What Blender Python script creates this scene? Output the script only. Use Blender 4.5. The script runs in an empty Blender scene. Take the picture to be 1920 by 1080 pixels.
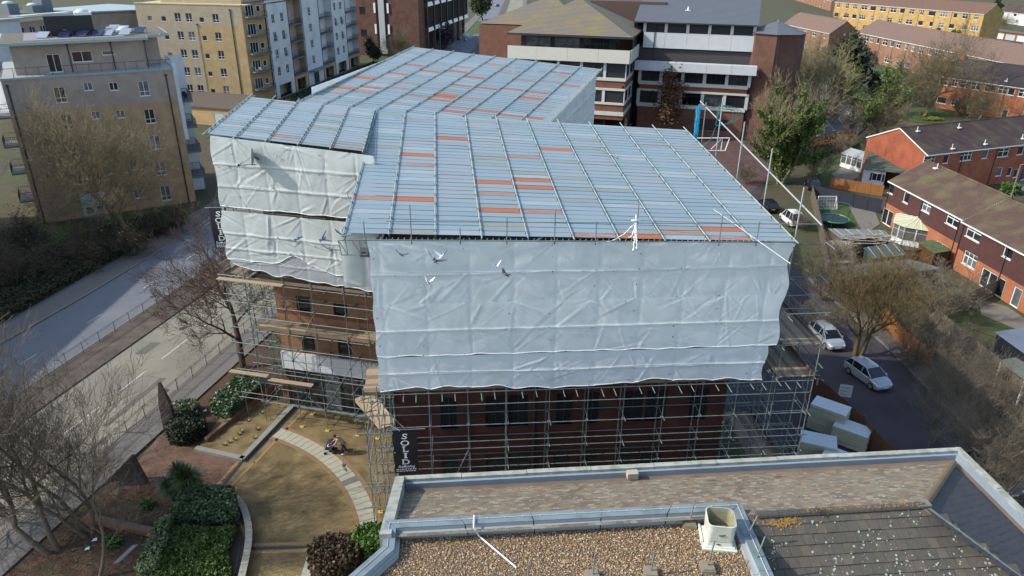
import bpy, math, random
import numpy as np
from mathutils import Vector, Matrix, noise
rnd = random.Random(7)
R = math.radians
S = bpy.context.scene
C = S.collection
# ------------------------------------------------------------------ camera, sky, sun
FPX, PITCH, CAMH, ROLL = 1380.0, R(25), 34.0, R(0.5)
cd = bpy.data.cameras.new('camera'); cam = bpy.data.objects.new('camera', cd); C.objects.link(cam)
cd.sensor_width = 36; cd.lens = 36 * FPX / 1920; cd.clip_start = .5; cd.clip_end = 6000
cam.matrix_world = Matrix.Translation((0, 0, CAMH)) @ Matrix.Rotation(R(90) - PITCH, 4, 'X') @ Matrix.Rotation(ROLL, 4, 'Z')
S.camera = cam
SUN_AZ, SUN_EL = -98.0, 38.0
w = bpy.data.worlds.new('World'); S.world = w; w.use_nodes = True
nt = w.node_tree; bg = nt.nodes['Background']; sk = nt.nodes.new('ShaderNodeTexSky')
sk.sky_type = 'NISHITA'; sk.sun_disc = False; sk.sun_elevation = R(SUN_EL); sk.sun_rotation = R(SUN_AZ)
sk.air_density = 1.2; sk.dust_density = 1.5; sk.ozone_density = 1.5
nt.links.new(sk.outputs[0], bg.inputs[0]); bg.inputs[1].default_value = 0.15
sl = bpy.data.lights.new('sun', 'SUN'); sun = bpy.data.objects.new('sun', sl); C.objects.link(sun)
sl.energy = 2.6; sl.angle = R(0.6); sl.color = (1, .93, .82)
sd = Vector((math.sin(R(SUN_AZ)) * math.cos(R(SUN_EL)), math.cos(R(SUN_AZ)) * math.cos(R(SUN_EL)), math.sin(R(SUN_EL))))
sun.rotation_euler = sd.to_track_quat('Z', 'Y').to_euler()
S.view_settings.view_transform = 'Standard'; S.view_settings.look = 'None'; S.view_settings.exposure = 0.74; S.view_settings.gamma = 1
S.render.engine = 'CYCLES'

# ------------------------------------------------------------------ survey helpers: a sight line through the camera onto a level or a wall
def ray(px, py):
    u = (px - 960) / FPX; v = -(py - 540) / FPX
    c, s = math.cos(ROLL), math.sin(ROLL)
    u, v = u * c - v * s, v * c + u * s
    cp, sp = math.cos(PITCH), math.sin(PITCH)
    return Vector((u, cp + v * sp, -sp + v * cp))
def G(px, py, z=0.0):
    r = ray(px, py); t = (z - CAMH) / r.z
    return Vector((r.x * t, r.y * t, z))
def proj(p):
    cp, sp = math.cos(PITCH), math.sin(PITCH); z = p.z - CAMH
    d = p.y * cp - z * sp; u = p.x / d; v = (p.y * sp + z * cp) / d
    c, s = math.cos(-ROLL), math.sin(-ROLL); u, v = u * c - v * s, v * c + u * s
    return (960 + u * FPX, 540 - v * FPX)
def AZ(a): return Vector((math.sin(R(a)), math.cos(R(a)), 0))
def az_of(a, b): return math.degrees(math.atan2(b.x - a.x, b.y - a.y))
UP = Vector((0, 0, 1))
class Fr:
    """wall frame: u runs to the right seen from outside, n outward, z up"""
    def __init__(s, o, az):
        s.o = Vector((o[0], o[1], 0)); s.az = az; s.U = AZ(az); s.N = AZ(az + 90)
    def p(s, u, n, z): return s.o + s.U * u + s.N * n + UP * z
    def uz(s, px, py, n=0.0):
        r = ray(px, py); o = s.o + s.N * n
        t = o.dot(s.N) / r.dot(s.N)
        q = Vector((r.x * t, r.y * t, r.z * t + CAMH)); return ((q - o).dot(s.U), q.z)
    def mat(s, u, n, z):
        m = Matrix((( s.U.x, -s.N.x, 0, 0), (s.U.y, -s.N.y, 0, 0), (0, 0, 1, 0), (0, 0, 0, 1)))
        return Matrix.Translation(s.p(u, n, z)) @ m     # local x=u, y=inward, z=up
    def side(s, u, n=0.0, turn=-90): return Fr(s.p(u, n, 0), s.az + turn)

# ------------------------------------------------------------------ mesh helpers
class MB:
    def __init__(s): s.v = []; s.f = []; s.m = []
    def add(s, vs, fs, mi=0):
        b = len(s.v); s.v.extend([tuple(v) for v in vs])
        for f in fs: s.f.append(tuple(b + i for i in f)); s.m.append(mi)
    def quad(s, a, b, c, d, mi=0): s.add((a, b, c, d), ((0, 1, 2, 3),), mi)
    def box(s, o, a, b, c, mi=0):
        o = Vector(o); a = Vector(a); b = Vector(b); c = Vector(c)
        vs = [o, o + a, o + a + b, o + b, o + c, o + a + c, o + a + b + c, o + b + c]
        fs = ((0, 3, 2, 1), (4, 5, 6, 7), (0, 1, 5, 4), (1, 2, 6, 5), (2, 3, 7, 6), (3, 0, 4, 7))
        if a.cross(b).dot(c) < 0: fs = tuple(tuple(reversed(f)) for f in fs)
        s.add(vs, fs, mi)
    def bx(s, x0, x1, y0, y1, z0, z1, mi=0): s.box((x0, y0, z0), (x1 - x0, 0, 0), (0, y1 - y0, 0), (0, 0, z1 - z0), mi)
    def fbox(s, fr, u0, u1, n0, n1, z0, z1, mi=0): s.box(fr.p(u0, n0, z0), fr.U * (u1 - u0), fr.N * (n1 - n0), UP * (z1 - z0), mi)
    def tube(s, p, q, r0, r1=None, n=6, caps=True, mi=0):
        p = Vector(p); q = Vector(q); r1 = r0 if r1 is None else r1; d = (q - p)
        if d.length < 1e-6: return
        d.normalize(); a = d.orthogonal().normalized(); b = d.cross(a)
        vs = []
        for k in range(n):
            t = 2 * math.pi * k / n; w_ = a * math.cos(t) + b * math.sin(t); vs.append(p + w_ * r0)
        for k in range(n):
            t = 2 * math.pi * k / n; w_ = a * math.cos(t) + b * math.sin(t); vs.append(q + w_ * r1)
        fs = [(k, (k + 1) % n, n + (k + 1) % n, n + k) for k in range(n)]
        if caps: fs += [tuple(range(n - 1, -1, -1)), tuple(range(n, 2 * n))]
        s.add(vs, fs, mi)
    def path(s, pts, r, n=6, mi=0):
        for a, b in zip(pts, pts[1:]): s.tube(a, b, r, n=n, mi=mi)
    def prism(s, poly, vec, mi=0):
        n = len(poly); vec = Vector(vec); poly = [Vector(p) for p in poly]
        nn = Vector((0, 0, 0))
        for i in range(n): nn += poly[i].cross(poly[(i + 1) % n])
        vs = poly + [p + vec for p in poly]
        fs = [tuple(range(n - 1, -1, -1)), tuple(range(n, 2 * n))] + [(i, (i + 1) % n, n + (i + 1) % n, n + i) for i in range(n)]
        if nn.dot(vec) < 0: fs = [tuple(reversed(f)) for f in fs]
        s.add(vs, fs, mi)
    def sphere(s, c, rx, ry=None, rz=None, nu=10, nv=6, mi=0):
        ry = ry or rx; rz = rz or rx; c = Vector(c); vs = [c + Vector((0, 0, rz))]
        for j in range(1, nv):
            t = math.pi * j / nv
            for i in range(nu):
                a = 2 * math.pi * i / nu; vs.append(c + Vector((rx * math.sin(t) * math.cos(a), ry * math.sin(t) * math.sin(a), rz * math.cos(t))))
        vs.append(c - Vector((0, 0, rz))); fs = []
        for i in range(nu): fs.append((0, 1 + i, 1 + (i + 1) % nu))
        for j in range(nv - 2):
            for i in range(nu):
                a = 1 + j * nu + i; b = 1 + j * nu + (i + 1) % nu; fs.append((a, a + nu, b + nu, b))
        l = len(vs) - 1
        for i in range(nu): fs.append((l, l - nu + (i + 1) % nu, l - nu + i))
        s.add(vs, fs, mi)
    def mesh(s, name, mats, smooth=False):
        me = bpy.data.meshes.new(name); me.from_pydata(s.v, [], s.f)
        if not isinstance(mats, (list, tuple)): mats = [mats]
        for m in mats: me.materials.append(m)
        if len(mats) > 1: me.polygons.foreach_set('material_index', s.m)
        if smooth: me.polygons.foreach_set('use_smooth', [True] * len(me.polygons))
        me.update(); return me
    def obj(s, name, mats, parent=None, smooth=False, kind=None):
        return link(name, s.mesh(name, mats, smooth), parent, None, kind)
def link(name, me, parent=None, mw=None, kind=None):
    o = bpy.data.objects.new(name, me); C.objects.link(o)
    if parent is not None:
        o.parent = parent; o.matrix_parent_inverse = INV[parent.name]
    if mw is not None: o.matrix_basis = mw
    if kind: o['kind'] = kind
    INV[o.name] = mw.inverted() if mw is not None else Matrix.Identity(4)
    if parent is not None: CH.setdefault(parent.name, []).append(o)
    return o
INV = {}; CH = {}
def thing(name, label, cat, loc=(0, 0, 0), group=None, rz=0.0, local=False):
    """an Empty at the base of a thing; parts are given in world coordinates unless local"""
    o = bpy.data.objects.new(name, None); C.objects.link(o); o.empty_display_size = .3
    o.location = loc; o.rotation_euler = (0, 0, rz)
    m = Matrix.Translation(loc) @ Matrix.Rotation(rz, 4, 'Z')
    INV[o.name] = Matrix.Identity(4) if local else m.inverted()
    tag(o, label, cat, group); return o
def tag(o, label, cat, group=None):
    o['label'] = label; o['category'] = cat
    if group: o['group'] = group
    return o
def dup(root, loc, rz=0.0, label=None, group=None, sc=1.0):
    """copies a thing built in local coordinates, with its parts and sub-parts"""
    def rec(o, par):
        c = o.copy(); C.objects.link(c); INV[c.name] = INV.get(o.name, Matrix.Identity(4))
        if par is not None:
            c.parent = par; c.matrix_parent_inverse = o.matrix_parent_inverse.copy(); CH.setdefault(par.name, []).append(c)
        for ch in list(CH.get(o.name, ())): rec(ch, c)
        return c
    r = rec(root, None); r.location = loc; r.rotation_euler = (0, 0, rz); r.scale = (sc,) * 3
    if label: r['label'] = label
    if group: r['group'] = group
    return r
def struct(name, mb, mats, smooth=False):
    o = mb.obj(name, mats, None, smooth); o['kind'] = 'structure'; return o
UNIT = {}
def rod(name, p, q, r, m, parent, n=6, kind=None):
    """one pole as its own object, all sharing a unit cylinder"""
    k = (m.name, n)
    if k not in UNIT:
        b = MB(); b.tube((0, 0, 0), (0, 0, 1), 1, n=n); UNIT[k] = b.mesh('pole', m)
        UNIT[k].polygons.foreach_set('use_smooth', [len(f.vertices) == 4 for f in UNIT[k].polygons])
    p = Vector(p); q = Vector(q); d = q - p
    mw = Matrix.Translation(p) @ d.to_track_quat('Z', 'Y').to_matrix().to_4x4() @ Matrix.Diagonal((r, r, d.length, 1))
    return link(name, UNIT[k], parent, mw, kind)
CUBE = {}
def slab(name, o, a, b, c, m, parent):
    """one board as its own object, all sharing a unit cube"""
    if m.name not in CUBE:
        k = MB(); k.bx(0, 1, 0, 1, 0, 1); CUBE[m.name] = k.mesh('board', m)
    a = Vector(a); b = Vector(b); c = Vector(c); o = Vector(o)
    if a.cross(b).dot(c) < 0: o = o + a; a = -a
    mw = Matrix(((a.x, b.x, c.x, o.x), (a.y, b.y, c.y, o.y), (a.z, b.z, c.z, o.z), (0, 0, 0, 1)))
    return link(name, CUBE[m.name], parent, mw)

# ------------------------------------------------------------------ materials
MT = {}
def lin(c): return tuple(c) + (1,)
def _m(): pass
def mat(name, col, rough=.8, col2=None, scale=3.0, amount=.5, bump=0.0, bscale=None, metal=0.0, spec=.5, detail=5, stretch=(1, 1, 1), col3=None, scale3=.3, coord='Object', trans=0.0):
    if name in MT: return MT[name]
    m = bpy.data.materials.new(name); m.use_nodes = True; n = m.node_tree.nodes; l = m.node_tree.links; b = n['Principled BSDF']
    b.inputs['Roughness'].default_value = rough; b.inputs['Metallic'].default_value = metal; b.inputs['Specular IOR Level'].default_value = spec
    b.inputs['Base Color'].default_value = lin(col)
    geo = n.new('ShaderNodeNewGeometry'); mp = n.new('ShaderNodeMapping'); mp.inputs['Scale'].default_value = stretch
    l.new(geo.outputs['Position'], mp.inputs['Vector'])
    out = None
    if col2:
        nz = n.new('ShaderNodeTexNoise'); nz.inputs['Scale'].default_value = scale; nz.inputs['Detail'].default_value = detail; nz.inputs['Roughness'].default_value = .65
        l.new(mp.outputs[0], nz.inputs['Vector'])
        r = n.new('ShaderNodeValToRGB'); r.color_ramp.elements[0].position = .5 - amount * .5 + .0; r.color_ramp.elements[1].position = min(1, .5 + amount * .5)
        r.color_ramp.elements[0].color = lin(col); r.color_ramp.elements[1].color = lin(col2)
        l.new(nz.outputs[0], r.inputs[0]); out = r.outputs[0]
        if col3:
            n3 = n.new('ShaderNodeTexNoise'); n3.inputs['Scale'].default_value = scale3; n3.inputs['Detail'].default_value = 6
            l.new(geo.outputs['Position'], n3.inputs['Vector'])
            r3 = n.new('ShaderNodeValToRGB'); r3.color_ramp.elements[0].position = .45; r3.color_ramp.elements[1].position = .68
            l.new(n3.outputs[0], r3.inputs[0])
            mx = n.new('ShaderNodeMixRGB'); l.new(r3.outputs[0], mx.inputs[0]); l.new(out, mx.inputs[1]); mx.inputs[2].default_value = lin(col3); out = mx.outputs[0]
        l.new(out, b.inputs['Base Color'])
    if bump:
        bz = n.new('ShaderNodeTexNoise'); bz.inputs['Scale'].default_value = bscale or scale * 3; bz.inputs['Detail'].default_value = 4
        l.new(mp.outputs[0], bz.inputs['Vector'])
        bp = n.new('ShaderNodeBump'); bp.inputs['Strength'].default_value = 1; bp.inputs['Distance'].default_value = bump
        l.new(bz.outputs[0], bp.inputs['Height']); l.new(bp.outputs[0], b.inputs['Normal'])
    if trans:
        o = n['Material Output']; t = n.new('ShaderNodeBsdfTranslucent'); mxs = n.new('ShaderNodeMixShader'); mxs.inputs[0].default_value = trans
        t.inputs[0].default_value = lin(col)
        l.new(b.outputs[0], mxs.inputs[1]); l.new(t.outputs[0], mxs.inputs[2]); l.new(mxs.outputs[0], o.inputs[0])
    MT[name] = m; return m
def wall_uv(n, l):
    """surface coordinates that follow any wall or slope: along the level line, and up the face"""
    geo = n.new('ShaderNodeNewGeometry')
    c = n.new('ShaderNodeVectorMath'); c.operation = 'CROSS_PRODUCT'; c.inputs[0].default_value = (0, 0, 1); l.new(geo.outputs['True Normal'], c.inputs[1])
    t = n.new('ShaderNodeVectorMath'); t.operation = 'NORMALIZE'; l.new(c.outputs[0], t.inputs[0])
    b = n.new('ShaderNodeVectorMath'); b.operation = 'CROSS_PRODUCT'; l.new(geo.outputs['True Normal'], b.inputs[0]); l.new(t.outputs[0], b.inputs[1])
    du = n.new('ShaderNodeVectorMath'); du.operation = 'DOT_PRODUCT'; l.new(geo.outputs['Position'], du.inputs[0]); l.new(t.outputs[0], du.inputs[1])
    dv = n.new('ShaderNodeVectorMath'); dv.operation = 'DOT_PRODUCT'; l.new(geo.outputs['Position'], dv.inputs[0]); l.new(b.outputs[0], dv.inputs[1])
    cb = n.new('ShaderNodeCombineXYZ'); l.new(du.outputs['Value'], cb.inputs[0]); l.new(dv.outputs['Value'], cb.inputs[1])
    return geo, cb.outputs[0]
def brick(name, c1, c2, mortar, bw=.24, bh=.085, rough=.9, dirt=.25, msize=.012, offset=.5, bump=.006, flat=False, rot=0.0):
    if name in MT: return MT[name]
    m = bpy.data.materials.new(name); m.use_nodes = True; n = m.node_tree.nodes; l = m.node_tree.links; b = n['Principled BSDF']
    b.inputs['Roughness'].default_value = rough
    if flat:
        geo = n.new('ShaderNodeNewGeometry'); mp = n.new('ShaderNodeMapping'); mp.inputs['Rotation'].default_value = (0, 0, rot)
        l.new(geo.outputs['Position'], mp.inputs[0]); uv = mp.outputs[0]
    else: geo, uv = wall_uv(n, l)
    t = n.new('ShaderNodeTexBrick'); t.inputs['Scale'].default_value = 1; t.inputs['Brick Width'].default_value = bw; t.inputs['Row Height'].default_value = bh
    t.inputs['Mortar Size'].default_value = msize; t.inputs['Color1'].default_value = lin(c1); t.inputs['Color2'].default_value = lin(c2); t.inputs['Mortar'].default_value = lin(mortar)
    t.offset = offset; l.new(uv, t.inputs['Vector'])
    nz = n.new('ShaderNodeTexNoise'); nz.inputs['Scale'].default_value = .7; nz.inputs['Detail'].default_value = 7; l.new(geo.outputs['Position'], nz.inputs['Vector'])
    rp = n.new('ShaderNodeMapRange'); rp.inputs[1].default_value = .3; rp.inputs[2].default_value = .7; rp.inputs[3].default_value = 1 - dirt; rp.inputs[4].default_value = 1 + dirt * .6
    l.new(nz.outputs[0], rp.inputs[0])
    mx = n.new('ShaderNodeVectorMath'); mx.operation = 'SCALE'; l.new(t.outputs[0], mx.inputs[0]); l.new(rp.outputs[0], mx.inputs['Scale'])
    l.new(mx.outputs[0], b.inputs['Base Color'])
    if bump:
        bp = n.new('ShaderNodeBump'); bp.inputs['Distance'].default_value = bump; inv = n.new('ShaderNodeMath'); inv.operation = 'SUBTRACT'; inv.inputs[0].default_value = 1
        l.new(t.outputs['Fac'], inv.inputs[1]); l.new(inv.outputs[0], bp.inputs['Height']); l.new(bp.outputs[0], b.inputs['Normal'])
    MT[name] = m; return m
steel = mat('galvanised_steel', (.17, .215, .215), .5, (.25, .28, .265), 4, .6, metal=.3)
steelg = mat('weathered_steel', (.085, .13, .125), .6, (.18, .205, .20), 2, .5, metal=.2)
wood = mat('scaffold_board', (.25, .19, .125), .85, (.14, .105, .07), 2, .7, bump=.004, stretch=(1, 1, 1))
woodp = mat('pale_plywood', (.37, .29, .19), .8, (.27, .205, .13), 2, .6)
white = mat('white_upvc', (.78, .79, .78), .4)
glass = mat('window_glass', (.02, .024, .03), .06, spec=.8)
glassb = mat('window_glass_with_pale_blinds', (.17, .19, .21), .12, (.05, .06, .07), .9, .4, spec=.7)
dark = mat('dark_metal', (.03, .032, .035), .5)
blackm = mat('black_plastic', (.012, .012, .014), .4)

# ------------------------------------------------------------------ ground, roads, paving
def flat(name, pts, z, m, th=0.0):
    b = MB(); P = [Vector((p[0], p[1], z)) for p in pts]
    if th: b.prism([p - UP * th for p in P], UP * th)
    else:
        n = sum((P[i].cross(P[(i + 1) % len(P)]).z for i in range(len(P))))
        b.add(P if n > 0 else P[::-1], (tuple(range(len(P))),))
    return struct(name, b, m)
m_earth = mat('rough_ground', (.035, .045, .018), .95, (.09, .065, .035), .35, .5, bump=.05, bscale=3, col3=(.05, .07, .015), scale3=.08)
m_grass = mat('lawn', (.030, .060, .010), .95, (.065, .105, .018), 1.6, .6, bump=.03, bscale=25, col3=(.07, .065, .025), scale3=.25)
m_grass2 = mat('dark_ivy_ground', (.015, .035, .008), .95, (.05, .085, .018), 2.2, .5, bump=.06, bscale=8, col3=(.08, .09, .03), scale3=.5)
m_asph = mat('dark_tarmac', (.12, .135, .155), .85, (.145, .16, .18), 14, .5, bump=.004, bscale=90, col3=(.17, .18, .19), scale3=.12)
m_road = mat('pale_tarmac', (.215, .205, .155), .9, (.255, .242, .185), 9, .5, bump=.004, bscale=90, col3=(.175, .168, .135), scale3=.18)  # near carriageway, paler and warmer than the far one
m_pave = mat('pavement_tarmac', (.125, .120, .112), .9, (.16, .15, .135), 6, .5, bump=.004, bscale=60)
m_asph2 = mat('service_road_tarmac', (.042, .038, .045), .85, (.06, .052, .058), 5, .5, bump=.004, bscale=80, col3=(.035, .028, .03), scale3=.25)
m_kerb = mat('kerb_stone', (.22, .21, .19), .85, (.15, .145, .13), 2, .6)
m_soil = mat('leaf_litter', (.045, .026, .017), .95, (.11, .060, .035), 4, .7, bump=.03, bscale=20, col3=(.06, .05, .025), scale3=.6)
m_line = mat('road_paint', (.55, .56, .54), .7, (.38, .38, .36), 5, .6)
m_paver = brick('red_brown_block_paving', (.22, .125, .08), (.165, .092, .06), (.08, .055, .038), .22, .11, dirt=.3, msize=.012, flat=True, rot=R(12))
m_paver_m = brick('mossy_block_paving', (.265, .19, .085), (.205, .145, .064), (.10, .088, .038), .22, .11, dirt=.5, msize=.014, flat=True, rot=R(12))
m_slabs = mat('pale_stone_slab', (.40, .395, .31), .85, (.30, .295, .225), 2.5, .6, bump=.003)
m_edge = mat('buff_edge_brick', (.30, .20, .095), .9, (.22, .14, .07), 6, .7)

b = MB(); N = 60
for i in range(N):
    for j in range(N):
        f = lambda t: math.copysign(abs(t) ** 2.2, t) * 3000
        x0, x1, y0, y1 = f(-1 + 2 * i / N), f(-1 + 2 * (i + 1) / N), f(-1 + 2 * j / N) + 60, f(-1 + 2 * (j + 1) / N) + 60
        b.quad((x0, y0, -.06), (x1, y0, -.06), (x1, y1, -.06), (x0, y1, -.06))
struct('ground', b, m_earth)
def strip(name, L, Rr, z, m, th=0):
    b = MB()
    for i in range(len(L) - 1):
        a, c, d, e = L[i], L[i + 1], Rr[i + 1], Rr[i]
        b.quad((e[0], e[1], z), (d[0], d[1], z), (c[0], c[1], z), (a[0], a[1], z))
        if th:
            for p, q in ((a, c), (d, e)): b.quad((p[0], p[1], z - th), (p[0], p[1], z), (q[0], q[1], z), (q[0], q[1], z - th))
    return struct(name, b, m)
# dual carriageway: centre curve (x at y) with offsets to the right of travel direction
def rc(y):   # centre line of the paved median, measured off the kerbs
    pts = [(-40, -60), (20, -46.0), (45, -40.4), (61, -36.8), (72, -34.3), (100, -29.5), (150, -22.5), (200, -17.8), (260, -13.5), (410, -7), (700, -2)]
    for (a, xa), (c, xc) in zip(pts, pts[1:]):
        if y <= c: t = (y - a) / (c - a); return xa + (xc - xa) * t
    return pts[-1][1]
YS = [-40, 0, 20, 30, 40, 50, 60, 70, 80, 90, 100, 120, 150, 200, 260, 330, 410, 550, 700]
def ln(f0): return [(rc(y) + (f0(y) if callable(f0) else f0), y) for y in YS]
far_w = lambda y: -10.4
strip('far_pavement', ln(lambda y: far_w(y) - 3.6), ln(far_w), .10, m_pave, .16)
strip('far_kerb', ln(lambda y: far_w(y) - .0), ln(lambda y: far_w(y) + .18), .13, m_kerb, .2)
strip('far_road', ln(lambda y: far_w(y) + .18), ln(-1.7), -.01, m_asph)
strip('median_kerb', ln(-1.85), ln(-1.7), .12, m_kerb, .2)
strip('median_paving', ln(-1.7), ln(1.8), .10, brick('median_blocks', (.15, .115, .085), (.115, .09, .07), (.06, .05, .04), .22, .11, flat=True, dirt=.4), .16)
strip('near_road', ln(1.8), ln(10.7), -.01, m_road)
strip('near_kerb', ln(10.7), ln(10.88), .12, m_kerb, .2)
strip('near_pavement', ln(10.88), ln(13.4), .10, m_pave, .16)
b = MB()
for k in range(60):
    y = 18 + k * 5.6; L = 3.6; x0, x1 = rc(y) + 6.2, rc(y + L) + 6.2; b.quad((x0 - .06, y, -.004), (x0 + .06, y, -.004), (x1 + .06, y + L, -.004), (x1 - .06, y + L, -.004))
for k in range(40):
    y = 40 + k * 8; L = 1.8; x0, x1 = rc(y) - 5.6, rc(y + L) - 5.6; b.quad((x0 - .05, y, -.004), (x0 + .05, y, -.004), (x1 + .05, y + L, -.004), (x1 - .05, y + L, -.004))
struct('road_markings', b, m_line)
flat('left_verge', [(-44 - 6, 20), (-56, 20), (-130, 20), (-130, 88), (-62, 88), (-44, 97), (-46.5, 82), (-48, 70), (-52, 50)], -.03, m_soil)
flat('left_lawn', [G(80, 470), G(180, 445), G(150, 418), G(60, 420)], -.02, m_grass)
flat('left_lawn', [G(190, 425), G(365, 405), G(372, 388), G(190, 402)], -.022, m_grass)
m_patch = mat('tarmac_patch', (.11, .105, .09), .9, (.13, .125, .105), 8, .5); m_man = mat('manhole_iron', (.05, .048, .045), .6)
b = MB(); rq = random.Random(4)
for y_, dx, w_, l_ in ((33, 4.0, 1.2, 3.5), (47, 8.2, .6, 7), (58, 3.2, 1.0, 2.2), (66, 7.5, .8, 4), (41, 2.6, .5, 9)): x_ = rc(y_) + dx; b.add([(x_, y_, -.006), (x_ + w_, y_, -.006), (x_ + w_ + l_ * .22, y_ + l_, -.006), (x_ + l_ * .22, y_ + l_, -.006)], ((0, 1, 2, 3),))
struct('road_patches', b, m_patch)
b = MB()
for y_, dx in ((38, 5.4), (52, 9.9), (63, 4.4), (36, -4.5), (55, -7.8), (70, -3.2), (45, 9.9)): x_ = rc(y_) + dx; b.prism([(x_ + .35 * math.cos(k), y_ + .35 * math.sin(k), -.004) for k in [i * .785 for i in range(8)]], UP * .004)
struct('manhole_covers', b, m_man)
# courtyard
flat('courtyard_paving', [G(405, 925), G(545, 765), G(740, 800), (-6, 36), (-6, 24), (-15, 24), (-16.2, 34.5), (-18.6, 38.3)], .0, m_paver_m)
flat('side_paving', [G(370, 845), G(300, 815), G(262, 860), G(240, 900), G(405, 925), G(455, 862)], -.004, m_paver)
flat('front_bed_soil', [(-34, 20), (-16.2, 20), (-16.2, 36.5), (-20.4, 39.4), (-24.5, 42), (-27.5, 40.8), (-31.5, 33)], -.012, m_soil)
flat('side_bed_soil', [G(320, 700), G(390, 640), G(470, 600), G(560, 755), G(370, 845), G(300, 815)], -.014, m_soil)
flat('planting_bed', [G(372, 842), G(455, 862), G(548, 762), G(450, 735)], .10, mat('dry_grass_bed', (.15, .115, .05), .95, (.24, .19, .09), 3, .7, bump=.04, bscale=25, col3=(.10, .065, .03), scale3=.7), .14)
# the curved band of pale slabs and its buff brick edgings, following a circular arc
def circ(p, q, s):
    ax, ay, bx_, by_, cx_, cy_ = p[0], p[1], q[0], q[1], s[0], s[1]
    d = 2 * (ax * (by_ - cy_) + bx_ * (cy_ - ay) + cx_ * (ay - by_))
    ux = ((ax * ax + ay * ay) * (by_ - cy_) + (bx_ * bx_ + by_ * by_) * (cy_ - ay) + (cx_ * cx_ + cy_ * cy_) * (ay - by_)) / d
    uy = ((ax * ax + ay * ay) * (cx_ - bx_) + (bx_ * bx_ + by_ * by_) * (ax - cx_) + (cx_ * cx_ + cy_ * cy_) * (bx_ - ax)) / d
    return Vector((ux, uy, 0)), math.hypot(ax - ux, ay - uy)
cc, cr = circ(G(525, 813), G(636, 878), G(694, 1000))
def ang(p): return math.atan2(p[1] - cc.y, p[0] - cc.x)
a0, a1 = ang(G(520, 810)), ang(G(696, 1010))
if a0 < a1: a0 += 2 * math.pi
court = thing('paved_arc', 'curved band of pale stone slabs edged in buff brick across the courtyard', 'paving', (cc.x, cc.y, 0))
court['kind'] = 'structure'; del court['category']
n = 26
for k in range(n):
    t0 = a0 + (a1 - a0) * (k + .03) / n; t1 = a0 + (a1 - a0) * (k + .97) / n; b = MB(); q = []
    for t in (t0, t1):
        for rr in (cr - .55, cr + .55): q.append(cc + Vector((math.cos(t) * rr, math.sin(t) * rr, .0)))
    m_ = m_slabs if k != 15 else mat('grey_slab', (.13, .14, .13), .8)
    b.prism([q[0], q[1], q[3], q[2]], UP * (.016 + rnd.random() * .01)); b.obj('slab', m_, court)
for nm, ra, rb in (('edging', -.86, -.57), ('edging', .57, .86)):
    b = MB(); K = 150
    for k in range(K):
        t0 = a0 + (a1 - a0) * k / K; t1 = a0 + (a1 - a0) * (k + .86) / K
        q = [cc + Vector((math.cos(t) * (cr + r_), math.sin(t) * (cr + r_), 0)) for t, r_ in ((t0, ra), (t0, rb), (t1, rb), (t1, ra))]
        b.prism(q, UP * .014)
    b.obj(nm, m_edge, court, kind='stuff')
def kerbrun(name, pts, wd, z, m, zb=-.05, parent=None):
    b = MB()
    for p, q in zip(pts, pts[1:]):
        p = Vector((p[0], p[1], 0)); q = Vector((q[0], q[1], 0)); d = (q - p).normalized(); nn = Vector((d.y, -d.x, 0))
        b.box(p - nn * wd / 2 - d * wd * .25 + UP * zb, (q - p) + d * wd * .5, nn * wd, UP * (z - zb))
    return b
b = kerbrun('x', [G(370, 843), G(455, 862), G(548, 764)], .42, .2, m_slabs); o = b.obj('planter_kerb', mat('concrete_kerb', (.27, .27, .24), .85, (.20, .20, .17), 3, .6)); o['kind'] = 'structure'
b = kerbrun('x', [G(462, 866), G(556, 768)], .24, .012, m_slabs, -.01); b2 = b.obj('drain_channel', dark); b2['kind'] = 'structure'
b = kerbrun('x', [G(459, 860), G(408, 923)], .22, .012, m_slabs, -.01); b2 = b.obj('drain_channel', dark); b2['kind'] = 'structure'
for pts in ([G(478, 868), G(570, 770)], [G(450, 862), G(398, 920)], [G(476, 868), G(420, 925)]):
    b = kerbrun('x', pts, .24, .014, m_edge, -.01); o = b.obj('brick_edging', m_edge); o['kind'] = 'structure'
for pts in ([G(475, 1022), G(592, 1018)], [G(468, 1036), G(585, 1032)], [G(600, 1016), G(700, 1006)]):
    b = kerbrun('x', pts, .24, .014, m_edge, -.01); o = b.obj('brick_edging', m_edge); o['kind'] = 'structure'
b = kerbrun('x', [G(472, 1029), G(588, 1025)], .2, .010, m_edge, -.01); o = b.obj('drain_channel', dark); o['kind'] = 'structure'
b = kerbrun('x', [G(592, 1020), G(572, 1085)], .55, .05, m_slabs, -.01); o = b.obj('pale_step', m_slabs); o['kind'] = 'structure'
# service road, car park and gardens on the right
flat('service_road', [(20, -20), (35.5, -20), (35.6, 46), (35.2, 60), (33.5, 76), (33, 96), (42, 118), (58, 160), (80, 250), (64, 250), (44, 160), (24, 120), (17.5, 60), (17.5, 30), (20, 20)], -.012, m_asph2)
b = kerbrun('x', [(35.6, -20), (35.7, 46), (35.3, 60), (33.6, 76)], .16, .12, m_kerb); o = b.obj('service_road_kerb', m_kerb); o['kind'] = 'structure'
flat('service_pavement', [(35.7, -20), (37.6, -20), (37.7, 46), (37.0, 60), (35.2, 76), (33.6, 76), (35.3, 60), (35.7, 46)], .08, mat('old_pavement', (.10, .085, .07), .9, (.14, .115, .095), 3, .6), .12)
flat('right_verge', [(37.7, -20), (46, -20), (45.5, 50), (44.5, 62), (41, 80), (35.4, 78), (37.1, 60)], -.008, mat('rough_verge', (.030, .040, .014), .95, (.075, .055, .028), 1.5, .6, bump=.08, bscale=9, col3=(.09, .055, .02), scale3=.4))
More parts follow.
